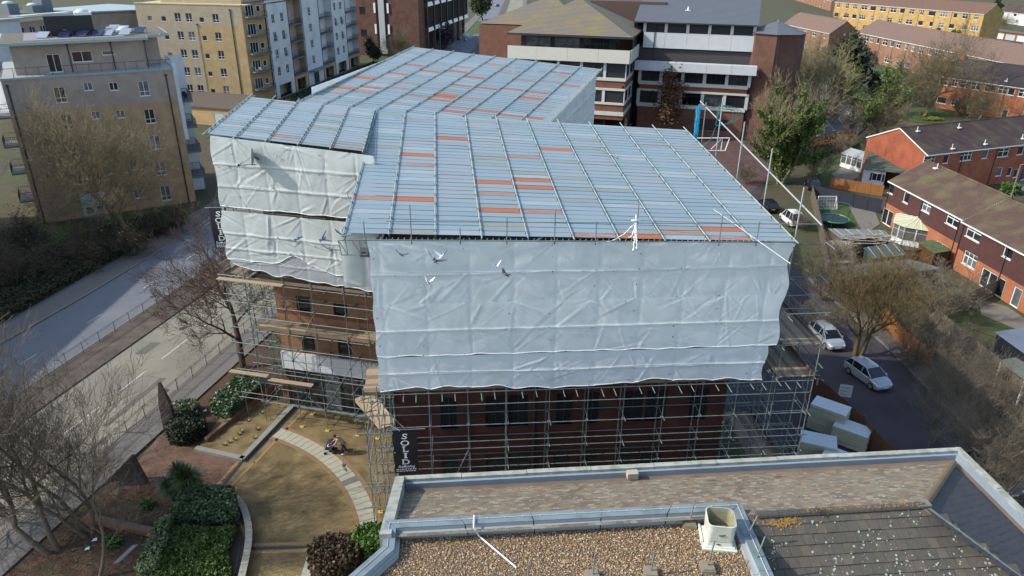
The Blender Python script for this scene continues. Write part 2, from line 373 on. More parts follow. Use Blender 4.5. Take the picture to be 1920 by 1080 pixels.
flat('car_park', [G(1480, 262), G(1460, 180), G(1560, 150), G(1640, 215), G(1625, 250), G(1590, 262)], -.006, mat('car_park_tarmac', (.10, .09, .095), .85, (.13, .115, .115), 4, .5))
flat('office_forecourt', [G(1130, 262), G(1500, 262), G(1420, 350), G(1380, 380), G(1130, 300)], -.004, brick('forecourt_blocks', (.14, .07, .06), (.10, .055, .05), (.05, .04, .035), .22, .11, flat=True, dirt=.3))
for pts, nm in (([G(1800, 610), G(1890, 640), G(1920, 622), G(1855, 582), G(1810, 590)], 'garden_lawn'), ([G(1580, 380), G(1640, 425), G(1612, 440), G(1570, 415)], 'garden_lawn'),
                ([G(1545, 345), G(1590, 345), G(1560, 322), G(1530, 318)], 'garden_lawn'), ([G(1545, 318), G(1590, 325), G(1602, 300), G(1560, 295)], 'garden_lawn'), ([G(1690, 228), G(1780, 232), G(1790, 205), G(1690, 185)], 'garden_lawn'),
                ([G(1460, 95), G(1530, 100), G(1535, 80), G(1465, 78)], 'garden_lawn'), ([G(840, 75), G(905, 62), G(935, 40), G(870, 40)], 'verge_lawn'), ([G(1600, 125), G(1700, 170), G(1760, 175), G(1900, 200), G(1920, 180), G(1700, 130)], 'garden_lawn')):
    flat(nm, pts, .0, m_grass)
m_patio = mat('patio_slabs', (.20, .185, .155), .85, (.14, .13, .11), 2, .6)
flat('patio', [G(1612, 330), G(1580, 350), G(1560, 325), G(1600, 300)], .004, m_patio)
flat('patio', [G(1650, 420), G(1620, 440), G(1590, 385), G(1640, 395)], .004, m_patio)
flat('patio', [G(1890, 575), G(1925, 600), G(1925, 625), G(1840, 590), G(1835, 560)], .004, m_patio)
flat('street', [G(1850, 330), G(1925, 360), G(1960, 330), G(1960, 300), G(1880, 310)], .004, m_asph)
b = MB()
for k in range(7):
    p = G(1500 + k * 22, 232 - k * 6); q = G(1520 + k * 22, 252 - k * 4); d = (q - p).normalized() * .06; nn = Vector((d.y, -d.x, 0)); b.quad(p - nn, p + nn, q + nn, q - nn)
for v in b.v: pass
struct('parking_lines', MB(), m_line) if False else b.obj('parking_lines', m_line).__setitem__('kind', 'structure')

# ------------------------------------------------------------------ generic building pieces
def holes_wall(mb, fr, u0, u1, z0, z1, holes=(), rev=.12, mi=0, n0=0.0):
    """a wall sheet with real openings and reveals"""
    H_ = [(max(a, u0), min(b, u1), max(c, z0), min(d, z1)) for a, b, c, d in holes if b > u0 and a < u1 and d > z0 and c < z1]
    us = sorted(set([u0, u1] + [x for h in H_ for x in h[:2]])); zs = sorted(set([z0, z1] + [x for h in H_ for x in h[2:]]))
    for j in range(len(zs) - 1):
        i = 0
        while i < len(us) - 1:
            cu, cz = (us[i] + us[i + 1]) / 2, (zs[j] + zs[j + 1]) / 2
            if any(a < cu < b and c < cz < d for a, b, c, d in H_): i += 1; continue
            k = i
            while k + 1 < len(us) - 1 and not any(a < (us[k + 1] + us[k + 2]) / 2 < b and c < cz < d for a, b, c, d in H_): k += 1
            mb.quad(fr.p(us[i], n0, zs[j]), fr.p(us[k + 1], n0, zs[j]), fr.p(us[k + 1], n0, zs[j + 1]), fr.p(us[i], n0, zs[j + 1]), mi); i = k + 1
    for a, b, c, d in H_:
        P = [fr.p(a, n0, c), fr.p(b, n0, c), fr.p(b, n0, d), fr.p(a, n0, d)]; Q = [p - fr.N * rev for p in P]
        for i in range(4): j = (i + 1) % 4; mb.quad(P[i], P[j], Q[j], Q[i], mi)
WIN = {}
def window(parent, fr, a, b, c, d, cols=2, rows=1, frame=white, gl=glass, bar=.06, rev=.10, sill=True, name='window', topbar=0.0):
    w_, h_ = round(b - a, 1), round(d - c, 1); sx, sz = (b - a) / w_, (d - c) / h_
    k = (w_, h_, cols, rows, frame.name, gl.name, bar, sill, topbar)
    if k not in WIN:
        m = MB(); m.bx(0, w_, -.02, .05, 0, bar); m.bx(0, w_, -.02, .05, h_ - bar, h_); m.bx(0, bar, -.02, .05, bar, h_ - bar); m.bx(w_ - bar, w_, -.02, .05, bar, h_ - bar)
        for i in range(1, cols): x = w_ * i / cols; m.bx(x - bar / 2, x + bar / 2, -.015, .05, bar, h_ - bar)
        for i in range(1, rows): z = h_ * i / rows; m.bx(bar, w_ - bar, -.01, .045, z - bar / 2, z + bar / 2)
        if topbar: m.bx(bar, w_ - bar, -.012, .046, h_ * topbar - bar / 2, h_ * topbar + bar / 2)
        if sill: m.bx(-.05, w_ + .05, -rev - .06, -.02, -.06, .0)
        g = MB(); g.quad((bar, .03, bar), (w_ - bar, .03, bar), (w_ - bar, .03, h_ - bar), (bar, .03, h_ - bar))
        WIN[k] = (m.mesh('window', frame), g.mesh('pane', gl))
    mf, mg = WIN[k]; mw = fr.mat(a, -rev, c) @ Matrix.Diagonal((sx, 1, sz, 1))
    o = link(name, mf, parent, mw)
    p = bpy.data.objects.new('pane', mg); C.objects.link(p); p.parent = o; CH.setdefault(o.name, []).append(p)
    return o
def roof_courses(mb, a, b, c, d, n, th=.04, mi=0):
    """a slope from eave a-b to ridge d-c as lapped courses"""
    a, b, c, d = map(Vector, (a, b, c, d)); nrm = (b - a).cross(d - a).normalized()
    if nrm.z < 0: nrm = -nrm
    for k in range(n):
        t0, t1 = k / n, (k + 1) / n
        p, q = a.lerp(d, t0) + nrm * th, b.lerp(c, t0) + nrm * th; r_, s_ = b.lerp(c, t1), a.lerp(d, t1)
        mb.quad(p, q, r_, s_, mi); mb.quad(a.lerp(d, t0), b.lerp(c, t0), q, p, mi)
def pipe(parent, fr, u, z0, z1, m=dark, r=.06, n=.08, name='drainpipe'):
    b = MB(); b.tube(fr.p(u, n, z0), fr.p(u, n, z1), r, n=6); b.fbox(fr, u - .14, u + .14, 0.003, .24, z1 - .02, z1 + .28); b.obj(name, m, parent)

# ------------------------------------------------------------------ the wrapped building
brA = brick('buff_orange_brick', (.37, .185, .075), (.30, .135, .055), (.22, .16, .10), dirt=.25)
brRed = brick('red_band_brick', (.26, .07, .035), (.22, .055, .03), (.12, .07, .05), dirt=.2)
brD = brick('shaded_red_brick', (.095, .026, .017), (.072, .020, .014), (.045, .024, .018), dirt=.3)  # front wing brick, darkened so the deep shade is in its colour
panel = mat('grey_fascia_panel', (.60, .62, .63), .5, (.66, .68, .69), 1, .5)
FL = Fr(G(545, 762), 103.2)                     # left facade, u to the right
FF = Fr((-6.9, 36.15), 85.4)                    # front facade
bl = thing('office_building', 'brick office building wrapped in white sheeting with a temporary roof', 'building', FL.o)
def hpx(fr, x0, y0, x1, y1, n=0.0):
    xm, ym = (x0 + x1) / 2, (y0 + y1) / 2
    a = fr.uz(x0, ym, n)[0]; b_ = fr.uz(x1, ym, n)[0]; d = fr.uz(xm, y0, n)[1]; c = fr.uz(xm, y1, n)[1]
    return (a, b_, c, d)
hl = [hpx(FL, 556, 556, 581, 583), hpx(FL, 625, 568, 651, 592), hpx(FL, 566, 621, 590, 664), hpx(FL, 634, 633, 659, 676)]
b = MB(); Lw = 9.2
for (z0, z1, mi) in ((5.2, 8.5, 0), (8.5, 8.95, 1), (8.95, 11.1, 0), (11.1, 11.35, 1), (11.35, 13.0, 0), (13.0, 13.5, 1), (13.5, 21.0, 0)):
    holes_wall(b, FL, 0, Lw, z0, z1, hl, .15, mi)
FLs = FL.side(0, -28, -90)                      # end wall facing the road: u runs back to front? (outward normal to the left)
Fe = Fr(FL.p(0, -28, 0), FL.az + 90)
holes_wall(b, Fe, 0, 28, 0, 21.0, [(x, x + 1.2, z, z + 1.9) for x in (3, 8, 13, 18, 23) for z in (6.3, 10.1)], .15, 0)
b.obj('wall', [brA, brRed], bl)
for h in hl: window(bl, FL, *h, cols=1, rows=1, frame=dark, gl=glass, rev=.15, sill=True)
b = MB(); b.fbox(FL, -.08, Lw, .01, .22, 3.75, 5.2); b.obj('fascia', panel, bl)
for k in range(5):
    b = MB(); b.fbox(FL, k * 1.83 + 0.0, k * 1.83 + 1.8, .222, .245, 3.78, 5.17); b.obj('fascia_panel', panel, bl)
b = MB(); b.fbox(FL, 0, Lw, -.4, -.2, 0, 3.75); b.obj('shopfront_backing', mat('dark_interior', (.015, .017, .02), .6), bl)
for k in range(6):
    x0 = .1 + k * 1.52; g = glassb if k == 2 else glass
    fo = window(bl, FL, x0, x0 + 1.46, .25, 3.6, cols=1, rows=1, frame=dark, gl=g, bar=.07, rev=.05, sill=False, topbar=.74, name='shop_window')
b = MB(); b.fbox(FL, 0, Lw, -.1, .06, 0, .22); b.obj('plinth', mat('plinth_stone', (.2, .19, .17), .8), bl)
# front wing walls
fpx = [(826, 748, 858, 803), (910, 748, 950, 800), (953, 748, 992, 800), (1042, 744, 1074, 795), (1098, 742, 1124, 792), (1167, 738, 1207, 788), (1211, 736, 1250, 786), (1293, 735, 1327, 783)]
hf = [hpx(FF, *q) for q in fpx]; hf = [(a, b_, 7.7, 9.9) for a, b_, c, d in hf]
hf = hf + [(a, b_, z, z + 2.0) for a, b_, _, _ in hf for z in (3.6,)] + [(a, b_, .3, 2.2) for a, b_, _, _ in hf]
b = MB(); Lf = 20.0
for (z0, z1, mi) in ((0, 7.25, 0), (7.25, 7.6, 1), (7.6, 10.1, 0), (10.1, 10.5, 1), (10.5, 19.6, 0)): holes_wall(b, FF, 0, Lf, z0, z1, hf, .18, mi)
Fr_r = Fr(FF.p(Lf, 0, 0), FF.az - 90); holes_wall(b, Fr_r, 0, 17, 0, 19.4, [(x, x + 1.4, z, z + 2) for x in (2.5, 6.5, 10.5) for z in (3.6, 7.7, 11.7)], .15, 0)
b.quad(FF.p(0, 0, 0), FF.p(0, 0, 19.6), FF.p(0, -12.5, 19.6), FF.p(0, -12.5, 0))
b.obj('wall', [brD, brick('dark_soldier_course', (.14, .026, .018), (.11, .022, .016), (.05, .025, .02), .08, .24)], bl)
for h in hf: window(bl, FF, *h, cols=2, rows=1, frame=dark, gl=glass, rev=.18, sill=True, topbar=.68)
b = MB(); b.tube(FF.p(8.3, .1, 0), FF.p(8.3, .1, 19), .09); b.obj('drainpipe', dark, bl)
# lower recessed yard building at the right end, beyond the wing
b = MB(); b.fbox(Fr_r, .2, 14, .0, 1.6, 0, 3.0); b.obj('yard_wall', mat('dark_render', (.05, .045, .045), .8), bl)

# temporary roof sheeting: bays x courses of lapped steel sheets
sh_a = mat('pale_roof_sheet', (.205, .275, .315), .5, (.24, .31, .35), .9, .7, metal=.0, stretch=(1, 6, 1), spec=.4, col3=(.245, .29, .31), scale3=.25)
sh_b = mat('grey_blue_roof_sheet', (.19, .26, .295), .5, (.22, .29, .325), .9, .7, stretch=(1, 6, 1), spec=.4)
sh_c = mat('white_streaked_roof_sheet', (.22, .285, .32), .5, (.34, .385, .41), 1.3, .5, stretch=(1, 7, 1), spec=.4)
sh_o = mat('rusty_orange_roof_sheet', (.40, .105, .04), .65, (.30, .16, .11), 1.6, .5, stretch=(1, 5, 1), spec=.3)
sh_o2 = mat('part_rusted_roof_sheet', (.23, .275, .29), .5, (.36, .12, .055), 1.1, .28, stretch=(1, 5, 1), spec=.3)
sh_k = mat('beige_roof_sheet', (.21, .24, .22), .55, (.24, .275, .27), 1.2, .6, stretch=(1, 5, 1), spec=.3)
sh_p = mat('pinkish_roof_sheet', (.24, .28, .31), .5, (.28, .29, .31), 1.2, .6, stretch=(1, 5, 1), spec=.3)
def sheet_roof(name, label, A, B, Cc, D, nb, nr, special, rail_ext=.5, skip=(), rails=True, jag=None, mats=(sh_a, sh_a, sh_b), railr=.036):
    """A-B eave (left to right), D-C far edge. returns the thing"""
    A, B, Cc, D = map(Vector, (A, B, Cc, D))
    t = thing(name, label, 'temporary roof', A.lerp(B, .5))
    def P(u, v, h=0.0): return A.lerp(B, u).lerp(D.lerp(Cc, u), v) + UP * h
    cells = []
    for i in range(nb):
        for j in range(nr):
            if (i, j) in skip: continue
            cells.append((i, j))
    pick = {}
    for px, py, m_ in special:
        best = min(cells, key=lambda c: (lambda q: (q[0] - px) ** 2 + 4 * (q[1] - py) ** 2)(proj(P((c[0] + .5) / nb, (c[1] + .5) / nr))))
        pick[best] = m_
    stuff = {}
    order = sorted(cells, key=lambda c: c[1])
    for k, (i, j) in enumerate(order):
        m_ = pick.get((i, j)) or rnd.choice(mats) if (i, j) in pick or rnd.random() > .14 else rnd.choice((sh_c, sh_c, sh_c, sh_k, sh_p))
        u0, u1 = i / nb + .0008, (i + 1) / nb - .0008
        h0, h1 = rnd.uniform(.012, .026), rnd.uniform(.0, .005)
        v0, v1 = j / nr, (j + .972) / nr
        a, b_, c, d = P(u0, v0, h0), P(u1, v0, h0 + rnd.uniform(-.008, .008)), P(u1, v1, h1), P(u0, v1, h1)
        tk = UP * -.012
        vs = [a, b_, c, d, a + tk, b_ + tk, c + tk, d + tk]
        fs = ((0, 1, 2, 3), (7, 6, 5, 4), (4, 5, 1, 0), (5, 6, 2, 1), (6, 7, 3, 2), (7, 4, 0, 3))
        if k < 300: mb = MB(); mb.add(vs, fs); mb.obj('roof_sheet', m_, t)
        else: stuff.setdefault(m_.name, (MB(), m_))[0].add(vs, fs)
    for mb, m_ in stuff.values(): mb.obj('roof_sheet', m_, t, kind='stuff')
    if rails:
        for i in range(nb + 1):
            u = min(max(i / nb, .004), .996); e = rail_ext / (A - D).length
            j0 = min([j for (ii, j) in cells if ii == min(i, nb - 1)] or [0]) / nr
            rod('roof_rail', P(u, j0 - e * rnd.uniform(.5, 1.3), .11), P(u, 1 + e * rnd.uniform(.4, 1.5), .11), railr, mat('pale_green_tube', (.36, .45, .43), .45, metal=.3), t)
            du = .13 / (A - B).length
            mb = MB(); K = 13
            for k in range(K):
                v = j0 + (1 - j0) * (k + rnd.random() * .4) / K; q = P(u, v, .07); mb.bx(q.x - .07, q.x + .07, q.y - .03, q.y + .03, q.z - .06, q.z + .08)
            mb.obj('clamp', steelg, t, kind='stuff')
    # beams under the sheets
    mb = MB()
    for i in range(nb + 1):
        u = min(max(i / nb, .003), .997); p, q = P(u, 0, -.35), P(u, 1, -.35); mb.tube(p, q, .05); mb.tube(P(u, 0, -.08), P(u, 1, -.08), .04)
    mb.obj('roof_beam', steelg, t, kind='stuff')
    return t, P
spA = [(937, 341, sh_o), (1010, 336, sh_o), (1010, 349, sh_o), (945, 391, sh_o), (788, 375, sh_o), (722, 375, sh_o2), (815, 292, sh_o), (822, 259, sh_o), (740, 275, sh_o), (1060, 277, sh_o), (1000, 292, sh_o2),
       (1098, 442, sh_o2), (1190, 444, sh_o), (1270, 435, sh_o2), (1355, 433, sh_o), (1365, 442, sh_o2), (1010, 320, sh_k), (1075, 335, sh_k), (1060, 255, sh_c), (1070, 300, sh_k), (940, 363, sh_o2), (780, 310, sh_o2), (1020, 396, sh_o2),
       (700, 272, sh_k), (1100, 348, sh_k), (830, 300, sh_p), (860, 320, sh_p), (870, 335, sh_p), (1080, 378, sh_k), (1280, 445, sh_c), (770, 430, sh_k), (780, 440, sh_k)]
roofA, PA = sheet_roof('temporary_roof', 'large pale blue temporary roof of lapped sheets over the front wing, with scattered rusty orange sheets', (-8.75, 35.45, 20.5), (15.05, 36.45, 19.85), (12.55, 53.4, 21.9), (-10.55, 56.6, 22.35), 10, 34, spA, .4)
spB = [(590, 277, sh_k), (548, 258, sh_o2), (630, 274, sh_o2), (540, 196, sh_o2), (640, 258, sh_p), (670, 270, sh_k)]
roofB, PB = sheet_roof('temporary_roof', 'narrower pale temporary roof with stepped eave over the left wing, above the greenish sheeting', (-20.5, 48.7, 22.45), (-9.55, 46.3, 21.95), (-10.55, 56.75, 22.45), (-21.7, 61.4, 22.5), 5, 20, spB, .9)
spC = [(x_, y_, m_) for x_, y_, m_ in ((700, 165, sh_o), (760, 172, sh_o2), (930, 170, sh_o), (820, 140, sh_o), (905, 205, sh_o), (985, 150, sh_o2), (1075, 160, sh_o), (760, 150, sh_o2), (640, 180, sh_o2), (850, 200, sh_o2), (940, 125, sh_o2), (1020, 175, sh_o))] + [(665, 138, sh_o), (700, 150, sh_o2), (780, 123, sh_o), (875, 128, sh_o2), (860, 135, sh_o), (640, 163, sh_o), (690, 175, sh_o2), (900, 148, sh_o), (840, 183, sh_o), (830, 188, sh_o), (835, 179, sh_o), (980, 180, sh_o), (1000, 187, sh_o2), (960, 217, sh_o), (1000, 218, sh_o), (1050, 137, sh_o), (830, 170, sh_o2),
       (1060, 146, sh_o2), (740, 133, sh_o), (720, 145, sh_k), (870, 160, sh_o), (780, 180, sh_o2), (900, 188, sh_o2), (870, 217, sh_o), (960, 140, sh_o2), (1040, 155, sh_k), (950, 165, sh_o), (620, 150, sh_o2), (800, 165, sh_k), (740, 190, sh_k), (1010, 200, sh_k), (880, 200, sh_k), (620, 190, sh_k)]
roofC, PC = sheet_roof('temporary_roof', 'further temporary roof of pale sheets with many orange ones, beyond the two nearer roofs', G(535, 203, 21.5), G(1012, 252, 20.5), G(1130, 130, 21.1), G(775, 88, 22.7), 9, 46, spC, .2, railr=.045)
# building mass under the rear roof and dark attic deck below the sheets
b = MB()
for P_, z in ((PA, -1.0), (PB, -1.0), (PC, -1.0)):
    q = [P_(.03, .03), P_(.97, .03), P_(.97, .97), P_(.03, .97)]; b.prism([Vector((p.x, p.y, 20.0 if P_ is not PA else 18.9)) for p in q], UP * .3)
q = [PC(.04, .02), PC(.96, .02), PC(.96, .96), PC(.04, .96)]; b.prism([Vector((p.x, p.y, 0)) for p in q], UP * 19.9)
b.obj('flat_roof_deck', mat('old_roof_felt', (.08, .08, .085), .9), bl)

# ------------------------------------------------------------------ white sheeting on the scaffolds
tarp_w = mat('white_sheeting', (.80, .86, .86), .42, (.74, .80, .81), .5, .6, spec=.4, trans=.12, col3=(.68, .74, .74), scale3=.9, bump=.004, bscale=9)
tarp_g = mat('greenish_translucent_sheeting', (.56, .62, .60), .36, (.66, .71, .69), .9, .7, spec=.5, trans=.2, bump=.008, bscale=5)
tarp_k = mat('thin_grey_sheeting', (.42, .46, .48), .4, (.52, .55, .57), .9, .6, trans=.25, bump=.006, bscale=5)
hem_m = mat('bright_sheet_hem', (.80, .83, .82), .4)
def tension(U_, Z_, seed, k, bays, zt, zb, foldlines, dens):
    """long straight tension folds running out of the ties on the uprights"""
    r = random.Random(int(seed * 1000)); out = np.zeros_like(U_); u0, u1 = U_.min(), U_.max(); n_ = int((u1 - u0) * (zt - zb) * dens)
    lv = [zt, zb] + list(foldlines)
    for _ in range(n_):
        ua = round(r.uniform(u0, u1) / bays) * bays + r.gauss(0, .12) if r.random() < .75 else r.uniform(u0, u1); za = r.choice(lv) + r.gauss(0, .08)
        up_ = -1 if za > (zt + zb) / 2 or r.random() < .4 else 1; a_ = math.radians(r.uniform(8, 62)) if r.random() < .8 else math.radians(r.uniform(62, 88))
        dx, dz = math.cos(a_) * r.choice((-1, 1)), math.sin(a_) * up_; L_ = r.uniform(.8, 3.8); w_ = r.uniform(.03, .11); am = r.choice((-1, 1, 1)) * r.uniform(.010, .034) * k
        s_ = (U_ - ua) * dx + (Z_ - za) * dz; d_ = (U_ - ua) * -dz + (Z_ - za) * dx + .12 * np.sin(s_ * r.uniform(.5, 1.4)) * r.uniform(-.6, .6)
        m_ = (s_ > 0) & (s_ < L_); f = np.where(m_, np.clip(s_ / .25, 0, 1) * (1 - s_ / L_), 0); w2 = w_ * (.5 + np.clip(s_, 0, L_) / L_)
        out += am * f * (np.exp(-(d_ / w2) ** 2) - .55 * np.exp(-((d_ - 1.7 * w2) / w2) ** 2))
    return out
def folds(u, z, seed, k):
    return (0.022 * noise.noise((u * .5, z * .7, seed + 9)) + 0.007 * noise.noise((u * 2.3, z * 1.8, seed + 4))) * k
def tarp_sheet(parent, fr, uf0, uf1, zt, zb, m, nu=110, nv=22, dens=1.6, seed=1.0, k=1.0, name='sheet', sag=.0, foldlines=(), bays=2.3, n0=0.0, scal=.12, hem=True):
    """one run of sheeting; zt, zb may be functions of u"""
    ft = zt if callable(zt) else (lambda u: zt); fb = zb if callable(zb) else (lambda u: zb)
    V_ = []; b = MB(); nu, nv = int(nu * 2.1), int(nv * 1.7); W_ = nu + 1; UU = np.zeros((nv + 1, W_)); ZZ = UU.copy(); NN = UU.copy()
    for j in range(nv + 1):
        for i in range(nu + 1):
            t = j / nv; z_ = ft(0) + (fb(0) - ft(0)) * t
            a0_ = uf0(z_) if callable(uf0) else uf0; a1_ = uf1(z_) if callable(uf1) else uf1
            u = a0_ + (a1_ - a0_) * i / nu; z = ft(u) + (fb(u) - ft(u)) * t
            ph = abs(math.sin(math.pi * u / bays))
            if j == nv: z += (scal * (ph ** .7) * .9 - scal * .5) * (.35 + .9 * abs(noise.noise((u * .35, seed, 8)))) + noise.noise((u * .9, seed, 2)) * scal * .8
            n_ = n0 + folds(u, z, seed, k) + sag * math.sin(math.pi * t) * (.3 + ph) + .018 * math.sin(math.pi * t) ** .7 * ph * k
            # pulled in at the ties on every upright
            n_ -= .010 * k * math.exp(-((u / bays - round(u / bays)) * bays / .10) ** 2)
            for zf in foldlines:
                e = z - zf - .05 * noise.noise((u * .8, zf, 5)); n_ += .035 * math.exp(-(e / .06) ** 2) * k
            UU[j, i], ZZ[j, i], NN[j, i] = u, z, n_
    NN += tension(UU, ZZ, seed, k, bays, float(ZZ[0].mean()), float(ZZ[-1].mean()), foldlines, dens)
    V_ = [fr.p(float(UU[j, i]), float(NN[j, i]), float(ZZ[j, i])) for j in range(nv + 1) for i in range(W_)]
    F_ = [(j * W_ + i, (j + 1) * W_ + i, (j + 1) * W_ + i + 1, j * W_ + i + 1) for j in range(nv) for i in range(nu)]
    b.add(V_, F_); o = b.obj(name, m, parent, smooth=True)
    for zf in foldlines:
        h = MB(); row = min(range(1, nv), key=lambda j: abs(V_[j * W_ + nu // 2].z - zf)); L_ = V_[row * W_:(row + 1) * W_]
        for i, (p, q) in enumerate(zip(L_, L_[1:])):
            w_ = max(.003, .022 + .035 * noise.noise((i * .09, zf, seed))); h.add((p + fr.N * .012 - UP * w_, q + fr.N * .012 - UP * w_, q + fr.N * .03 + UP * w_, p + fr.N * .03 + UP * w_), ((0, 1, 2, 3),))
        h.obj('seam', hem_m, o)
    if hem:
        h = MB(); L_ = V_[nv * W_:]
        for p, q in zip(L_, L_[1:]): h.tube(p, q, .03, n=4, caps=False)
        h.obj('hem', hem_m, o, smooth=True)
    return o
FTo = Fr(FF.p(0, 1.42, 0), FF.az)
uL, uR = FTo.uz(690, 452)[0], FTo.uz(1488, 458)[0]
tf = thing('tarpaulin', 'broad white sheeting in four runs hung across the front scaffold above dark open bays', 'sheeting', FTo.p(uL, 0, 0))
top = lambda u: 20.46 - (u - uL) / (uR - uL) * .62
rgt = lambda z: uR + .15 * math.sin(z * 1.9) - max(0, 15 - z) * .04
lft = lambda z: uL + .04 * math.sin(z * 3)
tarp_sheet(tf, FTo, lft, rgt, top, 16.55, tarp_w, 150, 34, 1.5, 1.3, .9, foldlines=(18.45,), scal=.05, hem=False)
tarp_sheet(tf, FTo, lft, rgt, 16.8, 13.62, tarp_w, 150, 30, 1.1, 4.1, .8, foldlines=(15.15,), n0=.06, scal=.12)
tarp_sheet(tf, FTo, lft, lambda z: uR - .45 + .1 * math.sin(z * 3), 13.56, lambda u: 11.42 + .12 * math.sin(u * .5), tarp_w, 150, 24, 1.1, 7.7, .85, foldlines=(12.45,), scal=.22, n0=.02)
b = MB()
for i in range(10):
    u = uL + .2 + i * 2.3
    for z in (20.0, 19.4, 18.45, 17.7, 16.9, 16.0, 15.15, 14.3, 13.6, 12.5, 11.9, 11.6):
        if rnd.random() < .45:
            q = FTo.p(u + rnd.uniform(-.06, .06), .13, z + rnd.uniform(-.1, .1)); b.sphere(q, rnd.uniform(.02, .04), nu=6, nv=4)
for i in range(40):
    q = FTo.p(uL + rnd.random() * (uR - uL), .12, rnd.choice((18.45, 16.6, 15.1, 13.55, 12.45)) + rnd.uniform(-.08, .08)); b.tube(q, q + FTo.U * rnd.uniform(-.08, .08) + UP * rnd.uniform(-.12, .05), .010, n=4)
b.obj('tie', dark, tf, kind='stuff')
b = MB()     # eyelets and cords along the top rail
for i in range(70): q = FTo.p(uL + .3 * i, .06, top(uL + .3 * i) + .02); b.tube(q, q + UP * .11 + FTo.U * .05, .012, n=4)
b.obj('top_tie', white, tf, kind='stuff')
# short return of sheeting round the right corner
Frr = FTo.side(uR, 0, -90)
tarp_sheet(tf, Frr, 0, lambda z: 3.2 + .3 * math.sin(z * 2), 19.9, 17.2, mat('pale_debris_netting', (.46, .47, .38), .8, (.30, .32, .26), 9, .5), 30, 16, 1.5, 2.2, 1.3, name='side_sheet')
Frr2 = FTo.side(uL, 0, 90)
FLo = Fr(FL.p(0, 0, 0) + FL.N * 2.35, FL.az)          # outer face of the left scaffold
ul0, ul1 = FLo.uz(392, 252)[0], FLo.uz(690, 300)[0]
tl = thing('tarpaulin', 'greenish white crumpled sheeting over the left wing, lower edge hanging above scaffold boards', 'sheeting', FLo.p(ul0, 0, 0))
zt = lambda u: 22.5 - (u - ul0) / (ul1 - ul0) * .55
tarp_sheet(tl, FLo, lambda z: ul0 + .1 * math.sin(z * 2), ul1 + .4, zt, 17.62, tarp_g, 90, 36, 1.5, 11.2, 1.9, foldlines=(20.6, 19.1), bays=2.15, scal=.1)
tarp_sheet(tl, FLo, lambda z: ul0 - .1 + .1 * math.sin(z * 3), ul1 + .5, 17.35, lambda u: 13.75 + .75 * math.exp(-((u - ul0 - 5.2) / 1.0) ** 2) - .35 * math.exp(-((u - ul0 - 8.3) / 1.2) ** 2), tarp_g, 90, 30, 1.5, 14.9, 1.9, foldlines=(15.7, 14.6), bays=2.15, scal=.1, n0=.07)
tarp_sheet(tl, FLo, ul0 + .2, ul1 + .6, lambda u: 14.6 + .2 * math.sin(u), lambda u: 12.85 + .45 * math.exp(-((u - ul0) / 2.2) ** 2) - .45 * ((u - ul0) / 11.0) ** 2, tarp_k, 90, 16, 1.5, 5.9, 1.3, foldlines=(13.6,), bays=2.15, scal=.25, name='lower_sheet')
b = MB()
for i in range(26): q = FLo.p(ul0 + .3 + rnd.random() * 10.4, .14, rnd.choice((21.5, 20.6, 19.1, 17.7, 17.3, 15.7, 14.6)) + rnd.uniform(-.3, .3)); b.tube(q, q + UP * rnd.uniform(-.3, .1) + FLo.U * rnd.uniform(-.2, .2), .02, n=4)
b.obj('tie', dark, tl, kind='stuff')
tarp_sheet(tl, Fr(FLo.p(ul0, 0, 0) - FLo.N * 14, FLo.az + 90), 0, 14, 22.2, 13.0, tarp_g, 40, 20, 1.5, 3.3, 1.2, name='end_sheet', hem=False)
# paler crumpled strip between the wings, beside the front corner
ts = thing('tarpaulin', 'narrow crumpled pale green sheet in the corner between left wing and front sheeting', 'sheeting', FLo.p(ul1, 0, 0))
tarp_sheet(ts, Fr(Vector((-9.2, 36.6, 0)), 85.4), 0, 1.9, 20.3, 16.9, tarp_g, 24, 30, 1.5, 8.8, 2.2, name='sheet', hem=False, bays=1.2)
# rear roof: sheeting down its right side
Frc = Fr(PC(1, 0, 0), az_of(PC(1, 0), PC(1, 1)))
tr = thing('tarpaulin', 'white sheeting hanging down the right side of the further temporary roof', 'sheeting', Frc.o)
tarp_sheet(tr, Frc, -.2, 26.2, 21.45, 10.0, tarp_w, 60, 40, 1.5, 6.1, 1.8, foldlines=(19.4, 17.4, 15.4), bays=2.3, hem=False)
Frd = Fr(PC(0, 1, 0), az_of(PC(0, 1), PC(0, 0)))
tarp_sheet(tr, Frd, 0, 27.0, 22.4, 12.0, tarp_w, 50, 24, 1.5, 16.1, 1.5, name='far_sheet', bays=2.3, hem=False)

